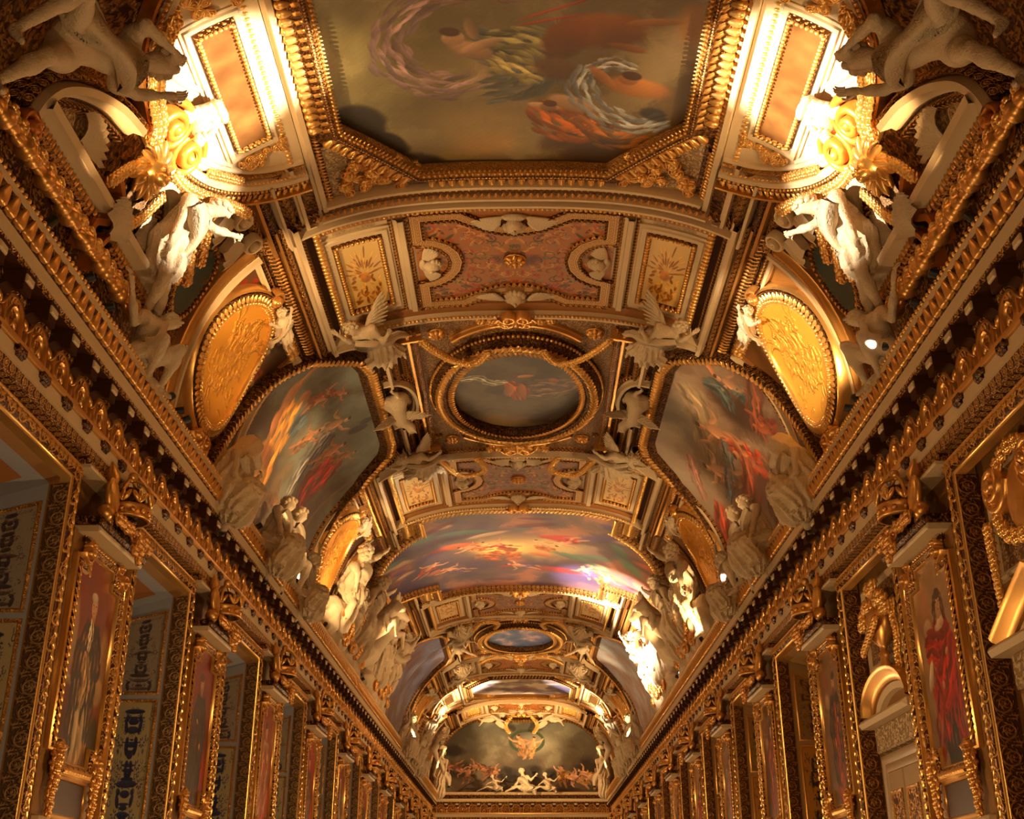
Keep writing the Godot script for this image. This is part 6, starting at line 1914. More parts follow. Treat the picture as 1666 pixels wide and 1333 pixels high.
		t = figure_w("stucco_guardian", [DEND - 0.6, 9.2, s * 3.95, DEND - 0.5, 8.8, s * 4.0, DEND - 0.5, 8.2, s * 4.05, DEND - 0.7, 8.6, s * 3.75, DEND - 0.7, 8.2, s * 3.8, DEND - 0.7, 8.6, s * 4.25, DEND - 0.7, 8.3, s * 4.3, DEND - 0.8, 7.8, s * 3.95, DEND - 0.6, 7.25, s * 3.95, DEND - 0.8, 7.8, s * 4.15, DEND - 0.6, 7.25, s * 4.2], 1.25, 1.0, false)
		t.set_meta("label", "tall draped stucco figure at the %s foot of the end wall lunette" % ("left" if s < 0 else "right"))
	var ks := [[-1.0, 0.6, "left"], [1.0, 0.75, "right"], [0.0, 1.05, "middle"]]
	for e in ks:
		var x: float = [-1.35, 1.25, 0.1][ks.find(e)]
		t = figure_w("lunette_sculpture", [DEND - 0.75, 7.75 + 0.55 * e[1], x - 0.1, DEND - 0.7, 7.65 + 0.3 * e[1], x, DEND - 0.65, 7.55, x + 0.1, DEND - 0.8, 7.7 + 0.2 * e[1], x + 0.35, DEND - 0.8, 7.9 + 0.2 * e[1], x + 0.55, DEND - 0.8, 7.7 + 0.1 * e[1], x - 0.3, DEND - 0.8, 7.6, x - 0.5, DEND - 0.9, 7.6, x - 0.35, DEND - 0.75, 7.4, x - 0.85, DEND - 0.9, 7.55, x + 0.4, DEND - 0.75, 7.4, x + 0.1], e[1], 0.5, false)
		t.set_meta("label", "white stucco figure at the foot of the end wall lunette, the %s of three" % e[2])

func figure_w(called: String, a: Array, sz: float, dress: float, hd: bool, wings := 0) -> Node3D:
	world_pose = true
	var t := figure(called, wpose(a), sz, dress, 0.04, wings, hd)
	world_pose = false
	return t

func hood(t: Node3D, s: float) -> void:
	var h := Vector3(-3.95, 8.05, -16.1) - t.position
	var mb := sdf_mesh([[h + Vector3(0.0, 0.08, 0.02) * s, h + Vector3(-0.12, -0.25, 0.25) * s, 0.17 * s, 0.2 * s, 0.05, 0.012, 7.0], [h + Vector3(-0.05, 0.1, 0.0), h + Vector3(0.02, -0.02, -0.42) * s, 0.14 * s, 0.07 * s, 0.06, 0.01, 6.0], [h + Vector3(-0.12, -0.25, 0.25) * s, h + Vector3(-0.2, -0.7, 0.4) * s, 0.2 * s, 0.26 * s, 0.06, 0.04, 8.0]], 0.034)
	part("hood", mb, M.stucco, t)

func sphinx(d: float, t_: float) -> Node3D:
	var at := vframe(d, t_, 0.12)
	var t := thing("stucco_griffin", "", "statue", "", at.origin)
	var L := func(x: float, y: float, z: float) -> Vector3: return at.basis * Vector3(x, y, z)
	var pr := []
	pr.append([L.call(-0.42, 0, 0.16), L.call(0.3, 0.0, 0.2), 0.17, 0.16, 0.08])
	pr.append([L.call(-0.45, 0.05, 0.14), L.call(-0.25, -0.12, 0.1), 0.17, 0.14, 0.06])
	pr.append([L.call(0.3, 0.02, 0.22), L.call(0.45, 0.14, 0.34), 0.13, 0.09, 0.06])
	pr.append([L.call(0.45, 0.15, 0.36), L.call(0.55, 0.17, 0.38), 0.1, 0.075, 0.04])
	pr.append([L.call(0.55, 0.16, 0.38), L.call(0.68, 0.1, 0.38), 0.055, 0.025, 0.03])
	for s in [-1.0, 1.0]:
		pr.append([L.call(0.28, s * 0.1, 0.1), L.call(0.62, s * 0.14, 0.05), 0.075, 0.045, 0.04])
		pr.append([L.call(0.62, s * 0.14, 0.05), L.call(0.72, s * 0.14, 0.04), 0.055, 0.04, 0.03])
		pr.append([L.call(-0.45, s * 0.14, 0.1), L.call(-0.15, s * 0.24, 0.06), 0.11, 0.05, 0.05])
		pr.append([L.call(-0.15, s * 0.24, 0.06), L.call(-0.02, s * 0.24, 0.04), 0.05, 0.04, 0.03])
		pr.append([L.call(0.46, 0.15 + s * 0.06, 0.44), L.call(0.42, 0.15 + s * 0.08, 0.55), 0.03, 0.012, 0.02])
	for q in 5: pr.append([L.call(-0.55 - 0.08 * q, 0.05 * sin(q * 1.2), 0.1), L.call(-0.63 - 0.08 * q, 0.05 * sin(q * 1.2 + 1.2), 0.1), 0.05 - 0.006 * q, 0.044 - 0.006 * q, 0.03])
	part("body", sdf_mesh(pr, 0.034), M.stucco, t)
	for s in [-1.0, 1.0]:
		var mb := MB.new()
		wing(mb, L.call(0.15, s * 0.12, 0.26), (L.call(-0.55, s * 0.55, 0.4)).normalized(), L.call(-0.9, -s * 0.1, -0.2).normalized(), L.call(0, 0.1, 1).normalized(), 0.7)
		part("wing", mb, M.stucco, t)
	return t

func rock_and_horse() -> void:      # sea-horse and rock of the middle group
	var at := vframe(31.4, -5.3, 0.3)
	var t := thing("stucco_sea_horse", "", "statue", "", at.origin)
	var L := func(x: float, y: float, z: float) -> Vector3: return at.basis * Vector3(x, y, z)
	var pr := []
	pr.append([L.call(-0.5, -0.5, 0.1), L.call(0.1, 0.1, 0.4), 0.36, 0.32, 0.12])
	pr.append([L.call(0.1, 0.1, 0.4), L.call(0.2, 0.65, 0.55), 0.26, 0.17, 0.1])
	pr.append([L.call(0.2, 0.7, 0.55), L.call(-0.15, 0.62, 0.85), 0.17, 0.09, 0.06])
	for s in [-1.0, 1.0]:
		pr.append([L.call(0.0, 0.0 , 0.45 + 0.1 * s), L.call(-0.45, 0.25, 0.7 + 0.15 * s), 0.14, 0.08, 0.06])
		pr.append([L.call(-0.45, 0.25, 0.7 + 0.15 * s), L.call(-0.35, -0.15, 0.85 + 0.15 * s), 0.08, 0.05, 0.05])
		pr.append([L.call(0.26, 0.85, 0.52 + 0.07 * s), L.call(0.28, 1.0, 0.52 + 0.09 * s), 0.04, 0.015, 0.03])
	for q in 6: pr.append([L.call(-0.5 + 0.16 * q, -0.5 - 0.12 * q, 0.1 + 0.1 * sin(q * 0.9)), L.call(-0.34 + 0.16 * q, -0.62 - 0.12 * q, 0.1 + 0.1 * sin(q * 0.9 + 0.9)), 0.34 - 0.045 * q, 0.3 - 0.045 * q, 0.1, 0.02, 9.0])
	part("body", sdf_mesh(pr, 0.06), M.stucco, t)
	var mb := MB.new()
	for q in 12: mb.ball(Transform3D(at.basis * Basis(Vector3.BACK, 0.6 + 0.2 * sin(q * 2.0)) * Basis.from_scale(Vector3(0.07, 0.2, 0.08)), L.call(0.34, 0.95 - 0.08 * q, 0.5 - 0.02 * q)), 6, 5)
	part("mane", mb, M.stucco, t)
	four(t, "rearing stucco sea horse in the middle bay, {side} side, {at} one of the pair")
	at = vframe(28.6, -6.6, 0.2)
	t = thing("stucco_rock", "", "statue", "", at.origin)
	pr = []
	rng.seed = 5
	for q in 22: pr.append([L2(at, -1.9 + 0.19 * q, rng.randf_range(-0.6, 0.5), 0.1), L2(at, -1.8 + 0.19 * q, rng.randf_range(-0.6, 0.6), rng.randf_range(0.1, 0.3)), 0.26, 0.2, 0.08, 0.03, 5.0])
	part("rock", sdf_mesh(pr, 0.07), M.stucco, t)
	var xs := []
	for q in 16: xs.append(at.basis.orthonormalized() * Basis.from_scale(Vector3.ONE * 0.36))
	var fx := []
	for q in 16: fx.append(Transform3D(xs[q], L2(at, -1.6 + 0.22 * q, 0.5 * sin(q * 2.4) + 0.3, 0.36)))
	run("reeds", G.clump, M.gold, fx, t)
	put("shell", G.shell, M.stucco, t, Transform3D(at.basis, Vector3.ZERO) * Transform3D(Basis.from_scale(Vector3(0.7, 0.8, 0.7)), Vector3(0.6, 0.7, 0.3)))
	four(t, "heap of stucco rocks and reeds on the {side} cornice, {at} half of the middle bay")

func L2(at: Transform3D, x: float, y: float, z: float) -> Vector3: return at.basis * Vector3(x, y, z)

# ---------------------------------------------------------------- computed pictures
class Paint:
	var w: int
	var h: int
	var b: PackedFloat32Array
	var r := RandomNumberGenerator.new()
	var nz: PackedByteArray
	func _init(w_: int, h_: int, sd: int) -> void:
		w = w_; h = h_
		r.seed = sd
		b.resize(w * h * 3)
		var f := FastNoiseLite.new()
		f.seed = sd
		f.frequency = 3.2 / w
		f.fractal_octaves = 5
		f.domain_warp_enabled = true
		f.domain_warp_amplitude = w * 0.16
		f.domain_warp_frequency = 2.0 / w
		var im := f.get_image(w, h)
		im.convert(Image.FORMAT_L8)
		nz = im.get_data()
	func base(tl: Color, tr: Color, bl: Color, br: Color) -> void:
		for j in h:
			var l := tl.lerp(bl, float(j) / h); var q := tr.lerp(br, float(j) / h)
			for i in w:
				var c := l.lerp(q, float(i) / w)
				var o := (j * w + i) * 3
				b[o] = c.r; b[o + 1] = c.g; b[o + 2] = c.b
	func clouds(dark: Color, light: Color, amt: float) -> void:
		for k in w * h:
			var n := nz[k] / 255.0
			var c := dark.lerp(light, smoothstep(0.25, 0.75, n))
			var a := amt * absf(n - 0.5) * 2.0
			a = amt * (0.35 + 0.65 * smoothstep(0.0, 0.3, absf(n - 0.5)))
			var o := k * 3
			b[o] = lerpf(b[o], c.r, a); b[o + 1] = lerpf(b[o + 1], c.g, a); b[o + 2] = lerpf(b[o + 2], c.b, a)
	func dab(x: float, y: float, rx: float, ry: float, an: float, c: Color, al := 0.9, soft := 0.4, shade := 0.25) -> void:   # sizes in fractions of the width
		var cx := x * w; var cy := y * h
		var ax := rx * w; var ay := ry * w
		var ca := cos(an); var sa := sin(an)
		var m: float = max(ax, ay) * 1.15
		for j in range(max(0, int(cy - m)), min(h, int(cy + m) + 1)):
			for i in range(max(0, int(cx - m)), min(w, int(cx + m) + 1)):
				var dx := i - cx; var dy := j - cy
				var u := (dx * ca + dy * sa) / ax; var v := (-dx * sa + dy * ca) / ay
				var n := nz[j * w + i] / 255.0 - 0.5
				var q := sqrt(u * u + v * v) + n * 0.9 * soft
				if q >= 1.0: continue
				var a: float = al * smoothstep(1.0, 1.0 - soft, q)
				var s: float = 1.0 - shade * (v * 0.7 + u * 0.25) + n * 0.25
				var o := (j * w + i) * 3
				b[o] = lerpf(b[o], c.r * s, a); b[o + 1] = lerpf(b[o + 1], c.g * s, a); b[o + 2] = lerpf(b[o + 2], c.b * s, a)
	func limb(p: Vector2, q: Vector2, rad: float, c: Color, al := 0.92) -> void:     # p, q in fractions of the width both ways
		var m := (p + q) * 0.5
		dab(m.x, m.y * w / h, (p.distance_to(q)) * 0.5 + rad, rad, (q - p).angle(), c, al, 0.35, 0.35)
	func cloth(x: float, y: float, ln: float, wd: float, an: float, c: Color) -> void:     # a bundle of folds
		var k2 := w / float(h)
		for k in 9:
			var o := r.randf_range(-1, 1); var q := r.randf_range(-0.6, 0.6)
			var s := 0.7 + 0.45 * r.randf()
			dab(x + (cos(an) * q * ln - sin(an) * o * wd), y + (sin(an) * q * ln + cos(an) * o * wd) * k2, ln * (0.28 + 0.2 * r.randf()), max(wd * 0.42, ln * 0.12), an + r.randf_range(-0.5, 0.5), c * s, 0.85, 0.5, 0.35)
		for k in 5:
			var o := r.randf_range(-0.8, 0.8); var q := r.randf_range(-0.4, 0.4)
			dab(x + (cos(an) * q * ln - sin(an) * o * wd), y + (sin(an) * q * ln + cos(an) * o * wd) * k2, ln * 0.25, max(wd * 0.1, 0.004), an + r.randf_range(-0.4, 0.4), c * (1.35 if k % 2 == 0 else 0.5), 0.6, 0.5, 0.1)
	func drape(pts: Array, wd: float, c: Color, folds := 5, al := 0.85) -> void:     # cloth streaming along a curve; points in fractions of width and height
		var k2 := h / float(w)
		var way := []
		for i in pts.size() - 1:
			var p0: Vector2 = pts[max(i - 1, 0)]; var p3: Vector2 = pts[min(i + 2, pts.size() - 1)]
			for j in 9: way.append((pts[i] as Vector2).cubic_interpolate(pts[i + 1], p0, p3, j / 9.0))
		way.append(pts[pts.size() - 1])
		for f in folds:
			var o := (f + 0.5) / folds * 2.0 - 1.0
			var sh := 0.55 + 0.75 * absf(sin(f * 2.3 + 0.6)) + r.randf_range(-0.08, 0.08)
			for i in way.size():
				var a: Vector2 = way[max(i - 1, 0)]; var b2: Vector2 = way[min(i + 1, way.size() - 1)]
				var tg := Vector2(b2.x - a.x, (b2.y - a.y) * k2).normalized()
				var q := float(i) / way.size()
				var ww := wd * (0.45 + 0.55 * sin(PI * (0.12 + 0.8 * q))) * (1.0 + 0.18 * sin(i * 1.3 + f * 2.0))
				var jo := o + 0.2 * sin(i * 0.5 + f * 3.1)
				dab(way[i].x - tg.y * jo * ww, way[i].y + tg.x * jo * ww / k2, max(wd * 0.6, 0.016) * r.randf_range(0.7, 1.1), ww * r.randf_range(0.7, 1.5) / folds, tg.angle() + r.randf_range(-0.2, 0.2), c * sh * (1.0 + 0.16 * sin(i * 0.4 + f * 1.7)) * r.randf_range(0.92, 1.08), al * 0.9, 0.4, 0.3)
	func person(x: float, y: float, s: float, an: float, flesh: Color, c: Color) -> void:    # y as a fraction of the height
		var k2 := w / float(h)
		var o := Vector2(x, y / k2)
		var d := Vector2(cos(an), sin(an))
		var n := Vector2(-d.y, d.x)
		var sg := 1.0 if r.randf() > 0.5 else -1.0
		var P := func(a: float, e: float) -> Vector2: return o + d * s * a + n * s * e * sg
		limb(P.call(-0.2, 0.05), P.call(-0.55, 0.22), s * 0.12, flesh * 0.85)
		limb(P.call(-0.55, 0.22), P.call(-0.85, 0.1), s * 0.08, flesh * 0.8)
		limb(P.call(-0.2, -0.08), P.call(-0.6, -0.1), s * 0.12, flesh * 0.95)
		limb(P.call(-0.6, -0.1), P.call(-0.95, -0.22), s * 0.08, flesh * 0.9)
		cloth(P.call(-0.35, 0.05).x, P.call(-0.35, 0.05).y * k2, s * 0.45, s * 0.26, an + r.randf_range(-0.3, 0.3), c)
		limb(P.call(0.22, 0.0), P.call(-0.15, 0.0), s * 0.19, flesh)
		limb(P.call(0.15, 0.1), P.call(0.0, 0.12), s * 0.08, flesh * 1.15)
		limb(P.call(0.22, 0.16), P.call(0.36, 0.4), s * 0.075, flesh * 1.05)
		limb(P.call(0.36, 0.4), P.call(0.6, 0.5), s * 0.06, flesh)
		limb(P.call(0.2, -0.18), P.call(0.0, -0.38), s * 0.075, flesh * 0.9)
		limb(P.call(0.0, -0.38), P.call(0.1, -0.6), s * 0.055, flesh * 0.85)
		dab(P.call(0.47, 0.03).x, P.call(0.47, 0.03).y * k2, s * 0.12, s * 0.1, an, flesh * 1.08, 0.95, 0.25, 0.3)
		dab(P.call(0.54, -0.02).x, P.call(0.54, -0.02).y * k2, s * 0.06, s * 0.09, an, Color(0.2, 0.11, 0.05), 0.85, 0.35, 0.2)
		cloth(P.call(-0.05, 0.2).x, P.call(-0.05, 0.2).y * k2, s * 0.28, s * 0.1, an + 0.7 * sg, c * 1.15)
	func tex() -> ImageTexture:
		var im := Image.create_empty(w, h, false, Image.FORMAT_RGB8)
		var by := PackedByteArray()
		by.resize(w * h * 3)
		for k in w * h:
			var g := 0.97 + 0.0004 * float((k * 7919 + (k >> 5) * 104729) % 151)
			for e in 3: by[k * 3 + e] = int(clampf(b[k * 3 + e] * g, 0.0, 1.0) * 255.0)
		im.set_data(w, h, false, Image.FORMAT_RGB8, by)
		im.resize(w * 2, h * 2, Image.INTERPOLATE_CUBIC)
		return ImageTexture.create_from_image(im)

func picture(called: String, p: Paint, rough := 0.45) -> void:
	var m := mat(called, Color(1, 1, 1), rough)
	m.albedo_texture = p.tex()

func pictures() -> void:
	var flesh := Color(0.74, 0.60, 0.45)
	var p := Paint.new(380, 400, 3)
	p.base(Color(0.56, 0.53, 0.36), Color(0.46, 0.38, 0.25), Color(0.52, 0.49, 0.32), Color(0.30, 0.20, 0.11))
	p.clouds(Color(0.42, 0.38, 0.22), Color(0.74, 0.69, 0.50), 0.5)
	p.dab(0.42, 0.84, 0.30, 0.17, -0.1, Color(0.74, 0.66, 0.42), 0.8, 0.95, 0.0)
	p.dab(0.45, 0.92, 0.22, 0.08, 0.0, Color(0.78, 0.62, 0.34), 0.7, 0.9, 0.0)
	p.dab(0.42, 0.62, 0.22, 0.19, 0.0, Color(0.64, 0.60, 0.42), 0.7, 0.9, 0.0)
	p.dab(0.12, 0.46, 0.05, 0.14, 0.4, Color(0.72, 0.68, 0.48), 0.6, 0.8, 0.0)
	p.dab(0.03, 0.80, 0.12, 0.11, 0.9, Color(0.13, 0.10, 0.05), 0.97, 0.25)
	p.dab(0.11, 0.90, 0.10, 0.08, 0.7, Color(0.12, 0.09, 0.05), 0.97, 0.25)
	p.dab(0.20, 1.0, 0.11, 0.07, 0.4, Color(0.17, 0.12, 0.07), 0.95, 0.4)
	p.dab(0.80, 0.95, 0.24, 0.10, -0.25, Color(0.24, 0.15, 0.08), 0.9, 0.5)
	p.dab(0.62, 0.90, 0.10, 0.06, -0.6, Color(0.30, 0.20, 0.11), 0.85, 0.6)
	p.dab(0.93, 0.52, 0.09, 0.18, 0.1, Color(0.50, 0.43, 0.33), 0.8, 0.7)
	p.dab(0.97, 0.40, 0.06, 0.1, 0.1, Color(0.60, 0.36, 0.14), 0.6, 0.8)
	# a ring of lavender veil, streaming robes, and figures borne on the clouds
	p.drape([Vector2(0.33, 0.33), Vector2(0.22, 0.40), Vector2(0.165, 0.50), Vector2(0.21, 0.61), Vector2(0.31, 0.665), Vector2(0.42, 0.63), Vector2(0.45, 0.56)], 0.05, Color(0.62, 0.52, 0.52), 6)
	p.drape([Vector2(0.30, 0.345), Vector2(0.42, 0.32), Vector2(0.52, 0.34)], 0.035, Color(0.52, 0.40, 0.34), 5)
	p.dab(0.44, 0.60, 0.09, 0.13, 0.0, Color(0.66, 0.60, 0.40), 0.75, 0.6, 0.0)
	p.drape([Vector2(0.42, 0.50), Vector2(0.50, 0.54), Vector2(0.55, 0.58), Vector2(0.52, 0.66), Vector2(0.44, 0.68)], 0.075, Color(0.36, 0.37, 0.33), 7)
	p.drape([Vector2(0.45, 0.49), Vector2(0.54, 0.50), Vector2(0.59, 0.53)], 0.05, Color(0.58, 0.56, 0.36), 6)
	p.drape([Vector2(0.46, 0.56), Vector2(0.51, 0.60), Vector2(0.57, 0.63)], 0.04, Color(0.70, 0.66, 0.42), 5)
	p.limb(Vector2(0.36, 0.545), Vector2(0.42, 0.57), 0.036, flesh)
	p.limb(Vector2(0.37, 0.56), Vector2(0.46, 0.52), 0.02, flesh * 1.08)
	p.limb(Vector2(0.40, 0.50), Vector2(0.39, 0.45), 0.02, flesh * 0.85)
	p.dab(0.345, 0.485, 0.034, 0.03, 0.2, flesh * 1.1, 0.95, 0.25)
	p.dab(0.338, 0.462, 0.03, 0.018, 0.2, Color(0.33, 0.22, 0.12), 0.9, 0.4)
	p.dab(0.74, 0.46, 0.15, 0.075, -0.15, Color(0.52, 0.30, 0.11), 0.92, 0.35, 0.5)
	p.dab(0.64, 0.49, 0.07, 0.10, 0.5, Color(0.46, 0.25, 0.09), 0.9, 0.35, 0.5)
	p.dab(0.62, 0.60, 0.08, 0.05, 0.3, Color(0.44, 0.30, 0.16), 0.8, 0.5)
	p.limb(Vector2(0.80, 0.45), Vector2(0.93, 0.425), 0.017, Color(0.58, 0.38, 0.18))
	p.limb(Vector2(0.76, 0.53), Vector2(0.86, 0.55), 0.017, Color(0.50, 0.30, 0.13))
	p.limb(Vector2(0.50, 0.455), Vector2(0.72, 0.36), 0.005, Color(0.72, 0.26, 0.12))
	p.limb(Vector2(0.50, 0.47), Vector2(0.70, 0.42), 0.005, Color(0.72, 0.26, 0.12))
	p.drape([Vector2(0.57, 0.76), Vector2(0.62, 0.82), Vector2(0.70, 0.86), Vector2(0.74, 0.80)], 0.06, Color(0.66, 0.36, 0.10), 6)
	p.drape([Vector2(0.70, 0.80), Vector2(0.79, 0.87), Vector2(0.88, 0.84)], 0.055, Color(0.58, 0.36, 0.13), 6)
	p.limb(Vector2(0.62, 0.76), Vector2(0.73, 0.80), 0.036, flesh * 1.02)
	p.limb(Vector2(0.545, 0.78), Vector2(0.63, 0.80), 0.017, flesh * 1.1)
	p.dab(0.60, 0.755, 0.028, 0.022, 0.2, Color(0.60, 0.42, 0.28), 0.95, 0.3)
	p.dab(0.605, 0.74, 0.024, 0.016, 0.2, Color(0.34, 0.18, 0.08), 0.9, 0.3)
	p.drape([Vector2(0.70, 0.60), Vector2(0.69, 0.68), Vector2(0.75, 0.77), Vector2(0.85, 0.82), Vector2(0.93, 0.78)], 0.042, Color(0.62, 0.66, 0.68), 6)
	p.drape([Vector2(0.71, 0.60), Vector2(0.77, 0.575), Vector2(0.83, 0.585)], 0.026, Color(0.66, 0.68, 0.68), 5)
	p.limb(Vector2(0.80, 0.69), Vector2(0.90, 0.70), 0.055, Color(0.68, 0.44, 0.22))
	p.limb(Vector2(0.72, 0.63), Vector2(0.78, 0.70), 0.02, Color(0.72, 0.48, 0.25))
	p.dab(0.82, 0.63, 0.034, 0.028, 0.2, Color(0.60, 0.38, 0.2), 0.95, 0.3)
	p.dab(0.828, 0.615, 0.034, 0.022, 0.2, Color(0.24, 0.12, 0.05), 0.92, 0.3)
	p.dab(0.90, 0.76, 0.05, 0.035, 0.3, Color(0.16, 0.15, 0.15), 0.85, 0.4)
	p.dab(0.5, 1.0, 0.5, 0.015, 0.0, Color(0.12, 0.07, 0.03), 0.8, 0.6)
	picture("octagon_0", p)
	p = Paint.new(200, 200, 4)
	p.base(Color(0.75, 0.75, 0.85), Color(0.4, 0.4, 0.5), Color(0.8, 0.7, 0.5), Color(0.5, 0.4, 0.3))
	p.clouds(Color(0.35, 0.33, 0.5), Color(0.98, 0.95, 0.9), 0.8)
	p.dab(0.55, 0.3, 0.2, 0.07, 0.2, Color(0.6, 0.25, 0.25), 0.7, 0.8)
	picture("octagon_1", p)
	p = Paint.new(220, 280, 5)
	p.base(Color(0.16, 0.13, 0.11), Color(0.12, 0.09, 0.07), Color(0.50, 0.42, 0.28), Color(0.20, 0.13, 0.08))
	p.clouds(Color(0.12, 0.09, 0.07), Color(0.36, 0.31, 0.25), 0.6)
	p.dab(0.38, 0.95, 0.4, 0.26, 0.0, Color(0.62, 0.52, 0.33), 0.8, 0.9, 0.0)
	p.dab(0.32, 0.52, 0.10, 0.07, 0.2, Color(0.13, 0.11, 0.09), 0.85, 0.5)
	p.drape([Vector2(0.08, 0.38), Vector2(0.2, 0.37), Vector2(0.32, 0.43), Vector2(0.42, 0.42)], 0.04, Color(0.64, 0.62, 0.54), 5)
	p.drape([Vector2(0.62, 0.47), Vector2(0.72, 0.46), Vector2(0.86, 0.46), Vector2(0.97, 0.40)], 0.09, Color(0.36, 0.27, 0.26), 7)
	p.drape([Vector2(0.60, 0.58), Vector2(0.72, 0.58), Vector2(0.88, 0.52)], 0.06, Color(0.42, 0.32, 0.29), 6)
	p.drape([Vector2(0.44, 0.44), Vector2(0.50, 0.52), Vector2(0.52, 0.62)], 0.075, Color(0.68, 0.26, 0.10), 6)
	p.limb(Vector2(0.45, 0.60), Vector2(0.43, 0.72), 0.045, Color(0.66, 0.36, 0.18))
	p.limb(Vector2(0.53, 0.60), Vector2(0.54, 0.76), 0.04, Color(0.62, 0.33, 0.16))
	p.limb(Vector2(0.50, 0.46), Vector2(0.62, 0.44), 0.025, Color(0.72, 0.42, 0.22))
	p.dab(0.47, 0.35, 0.045, 0.045, 0.2, Color(0.30, 0.18, 0.10), 0.9, 0.3)
	p.dab(0.78, 0.40, 0.05, 0.04, 0.2, Color(0.62, 0.34, 0.18), 0.8, 0.4)
	p.dab(0.72, 0.85, 0.2, 0.1, -0.6, Color(0.15, 0.10, 0.07), 0.7, 0.8)
	picture("oval_0", p)
	p = Paint.new(200, 240, 6)
	p.base(Color(0.25, 0.40, 0.55), Color(0.35, 0.30, 0.45), Color(0.30, 0.42, 0.55), Color(0.25, 0.3, 0.5))
	p.clouds(Color(0.20, 0.32, 0.50), Color(0.75, 0.60, 0.62), 0.8)
	picture("oval_1", p)
	# side pictures: u runs towards the crown, v down the gallery
	for s in 4:
		p = Paint.new(260, 480, 20 + s)
		var pal: Array = [[Color(0.22, 0.16, 0.09), Color(0.42, 0.45, 0.40), Color(0.28, 0.21, 0.13), Color(0.50, 0.55, 0.52)], [Color(0.25, 0.13, 0.08), Color(0.42, 0.33, 0.24), Color(0.48, 0.38, 0.30), Color(0.70, 0.66, 0.60)], [Color(0.30, 0.26, 0.30), Color(0.45, 0.48, 0.62), Color(0.45, 0.26, 0.24), Color(0.5, 0.55, 0.75)], [Color(0.55, 0.35, 0.30), Color(0.70, 0.68, 0.70), Color(0.6, 0.5, 0.42), Color(0.55, 0.66, 0.78)]][s]
		p.base(pal[0], pal[1], pal[2], pal[3])
		p.clouds(Color(pal[0]).lerp(pal[2], 0.5), Color(pal[1]).lerp(pal[3], 0.5) * 1.1, 0.6)
		if s == 0:
			p.dab(0.42, 0.20, 0.34, 0.22, 0.5, Color(0.20, 0.14, 0.08), 0.8, 0.8)
			p.dab(0.5, 0.78, 0.4, 0.2, -0.2, Color(0.30, 0.23, 0.14), 0.7, 0.9)
			p.dab(0.85, 0.60, 0.2, 0.34, 0.0, Color(0.44, 0.48, 0.45), 0.7, 0.9)
			for k in 5: p.dab(0.40 + 0.09 * k, 0.44 + 0.02 * sin(k * 2.0), 0.1, 0.07, 0.5, Color(0.46, 0.38, 0.26), 0.6, 0.7)
			p.drape([Vector2(0.30, 0.325), Vector2(0.42, 0.325), Vector2(0.55, 0.305), Vector2(0.66, 0.275)], 0.085, Color(0.68, 0.46, 0.18), 7)
			p.dab(0.42, 0.31, 0.07, 0.07, 0.3, Color(0.46, 0.26, 0.10), 0.85, 0.4)
			p.limb(Vector2(0.62, 0.46), Vector2(0.74, 0.42), 0.045, Color(0.72, 0.50, 0.32))
			p.limb(Vector2(0.70, 0.43), Vector2(0.88, 0.385), 0.016, Color(0.72, 0.52, 0.36))
			p.limb(Vector2(0.52, 0.50), Vector2(0.60, 0.47), 0.028, Color(0.70, 0.44, 0.26))
			p.dab(0.73, 0.285, 0.04, 0.035, 0.3, Color(0.66, 0.42, 0.26), 0.9, 0.3)
			p.drape([Vector2(0.60, 0.36), Vector2(0.68, 0.355)], 0.05, Color(0.26, 0.32, 0.34), 4)
			p.person(0.80, 0.34, 0.13, 0.3, Color(0.70, 0.46, 0.32), Color(0.52, 0.28, 0.2))
			p.person(0.88, 0.36, 0.10, 0.8, Color(0.72, 0.44, 0.30), Color(0.5, 0.24, 0.18))
			p.drape([Vector2(0.44, 0.535), Vector2(0.56, 0.53), Vector2(0.68, 0.515), Vector2(0.78, 0.49)], 0.055, Color(0.62, 0.62, 0.60), 6)
			p.drape([Vector2(0.52, 0.555), Vector2(0.66, 0.545), Vector2(0.78, 0.515)], 0.035, Color(0.26, 0.26, 0.32), 5)
			p.person(0.80, 0.475, 0.17, 0.35, Color(0.80, 0.62, 0.48), Color(0.60, 0.56, 0.5))
			p.person(0.66, 0.44, 0.14, 0.4, Color(0.70, 0.45, 0.30), Color(0.40, 0.26, 0.16))
			p.drape([Vector2(0.44, 0.64), Vector2(0.54, 0.62), Vector2(0.64, 0.62), Vector2(0.72, 0.61)], 0.075, Color(0.60, 0.13, 0.08), 6)
			p.drape([Vector2(0.58, 0.66), Vector2(0.68, 0.665), Vector2(0.74, 0.64)], 0.06, Color(0.64, 0.14, 0.09), 5)
			p.person(0.74, 0.58, 0.16, 0.3, Color(0.74, 0.50, 0.36), Color(0.58, 0.40, 0.28))
			p.person(0.80, 0.65, 0.12, 0.4, Color(0.66, 0.46, 0.32), Color(0.46, 0.34, 0.22))
			p.dab(0.91, 0.56, 0.06, 0.03, 0.2, Color(0.20, 0.21, 0.22), 0.85, 0.4)
			p.dab(0.96, 0.54, 0.035, 0.025, -0.3, Color(0.20, 0.21, 0.22), 0.85, 0.4)
			p.person(0.34, 0.46, 0.16, 1.2, Color(0.46, 0.32, 0.2), Color(0.28, 0.2, 0.12))
			for k in 6: p.dab(0.4 + 0.09 * k, 0.74 + 0.015 * k, 0.08, 0.02, 0.4, Color(0.50, 0.40, 0.28), 0.6, 0.6)
		elif s == 1:
			p.dab(0.62, 0.30, 0.26, 0.18, 0.3, Color(0.20, 0.11, 0.07), 0.85, 0.7)
			p.dab(0.40, 0.40, 0.26, 0.2, 0.2, Color(0.24, 0.13, 0.08), 0.7, 0.8)
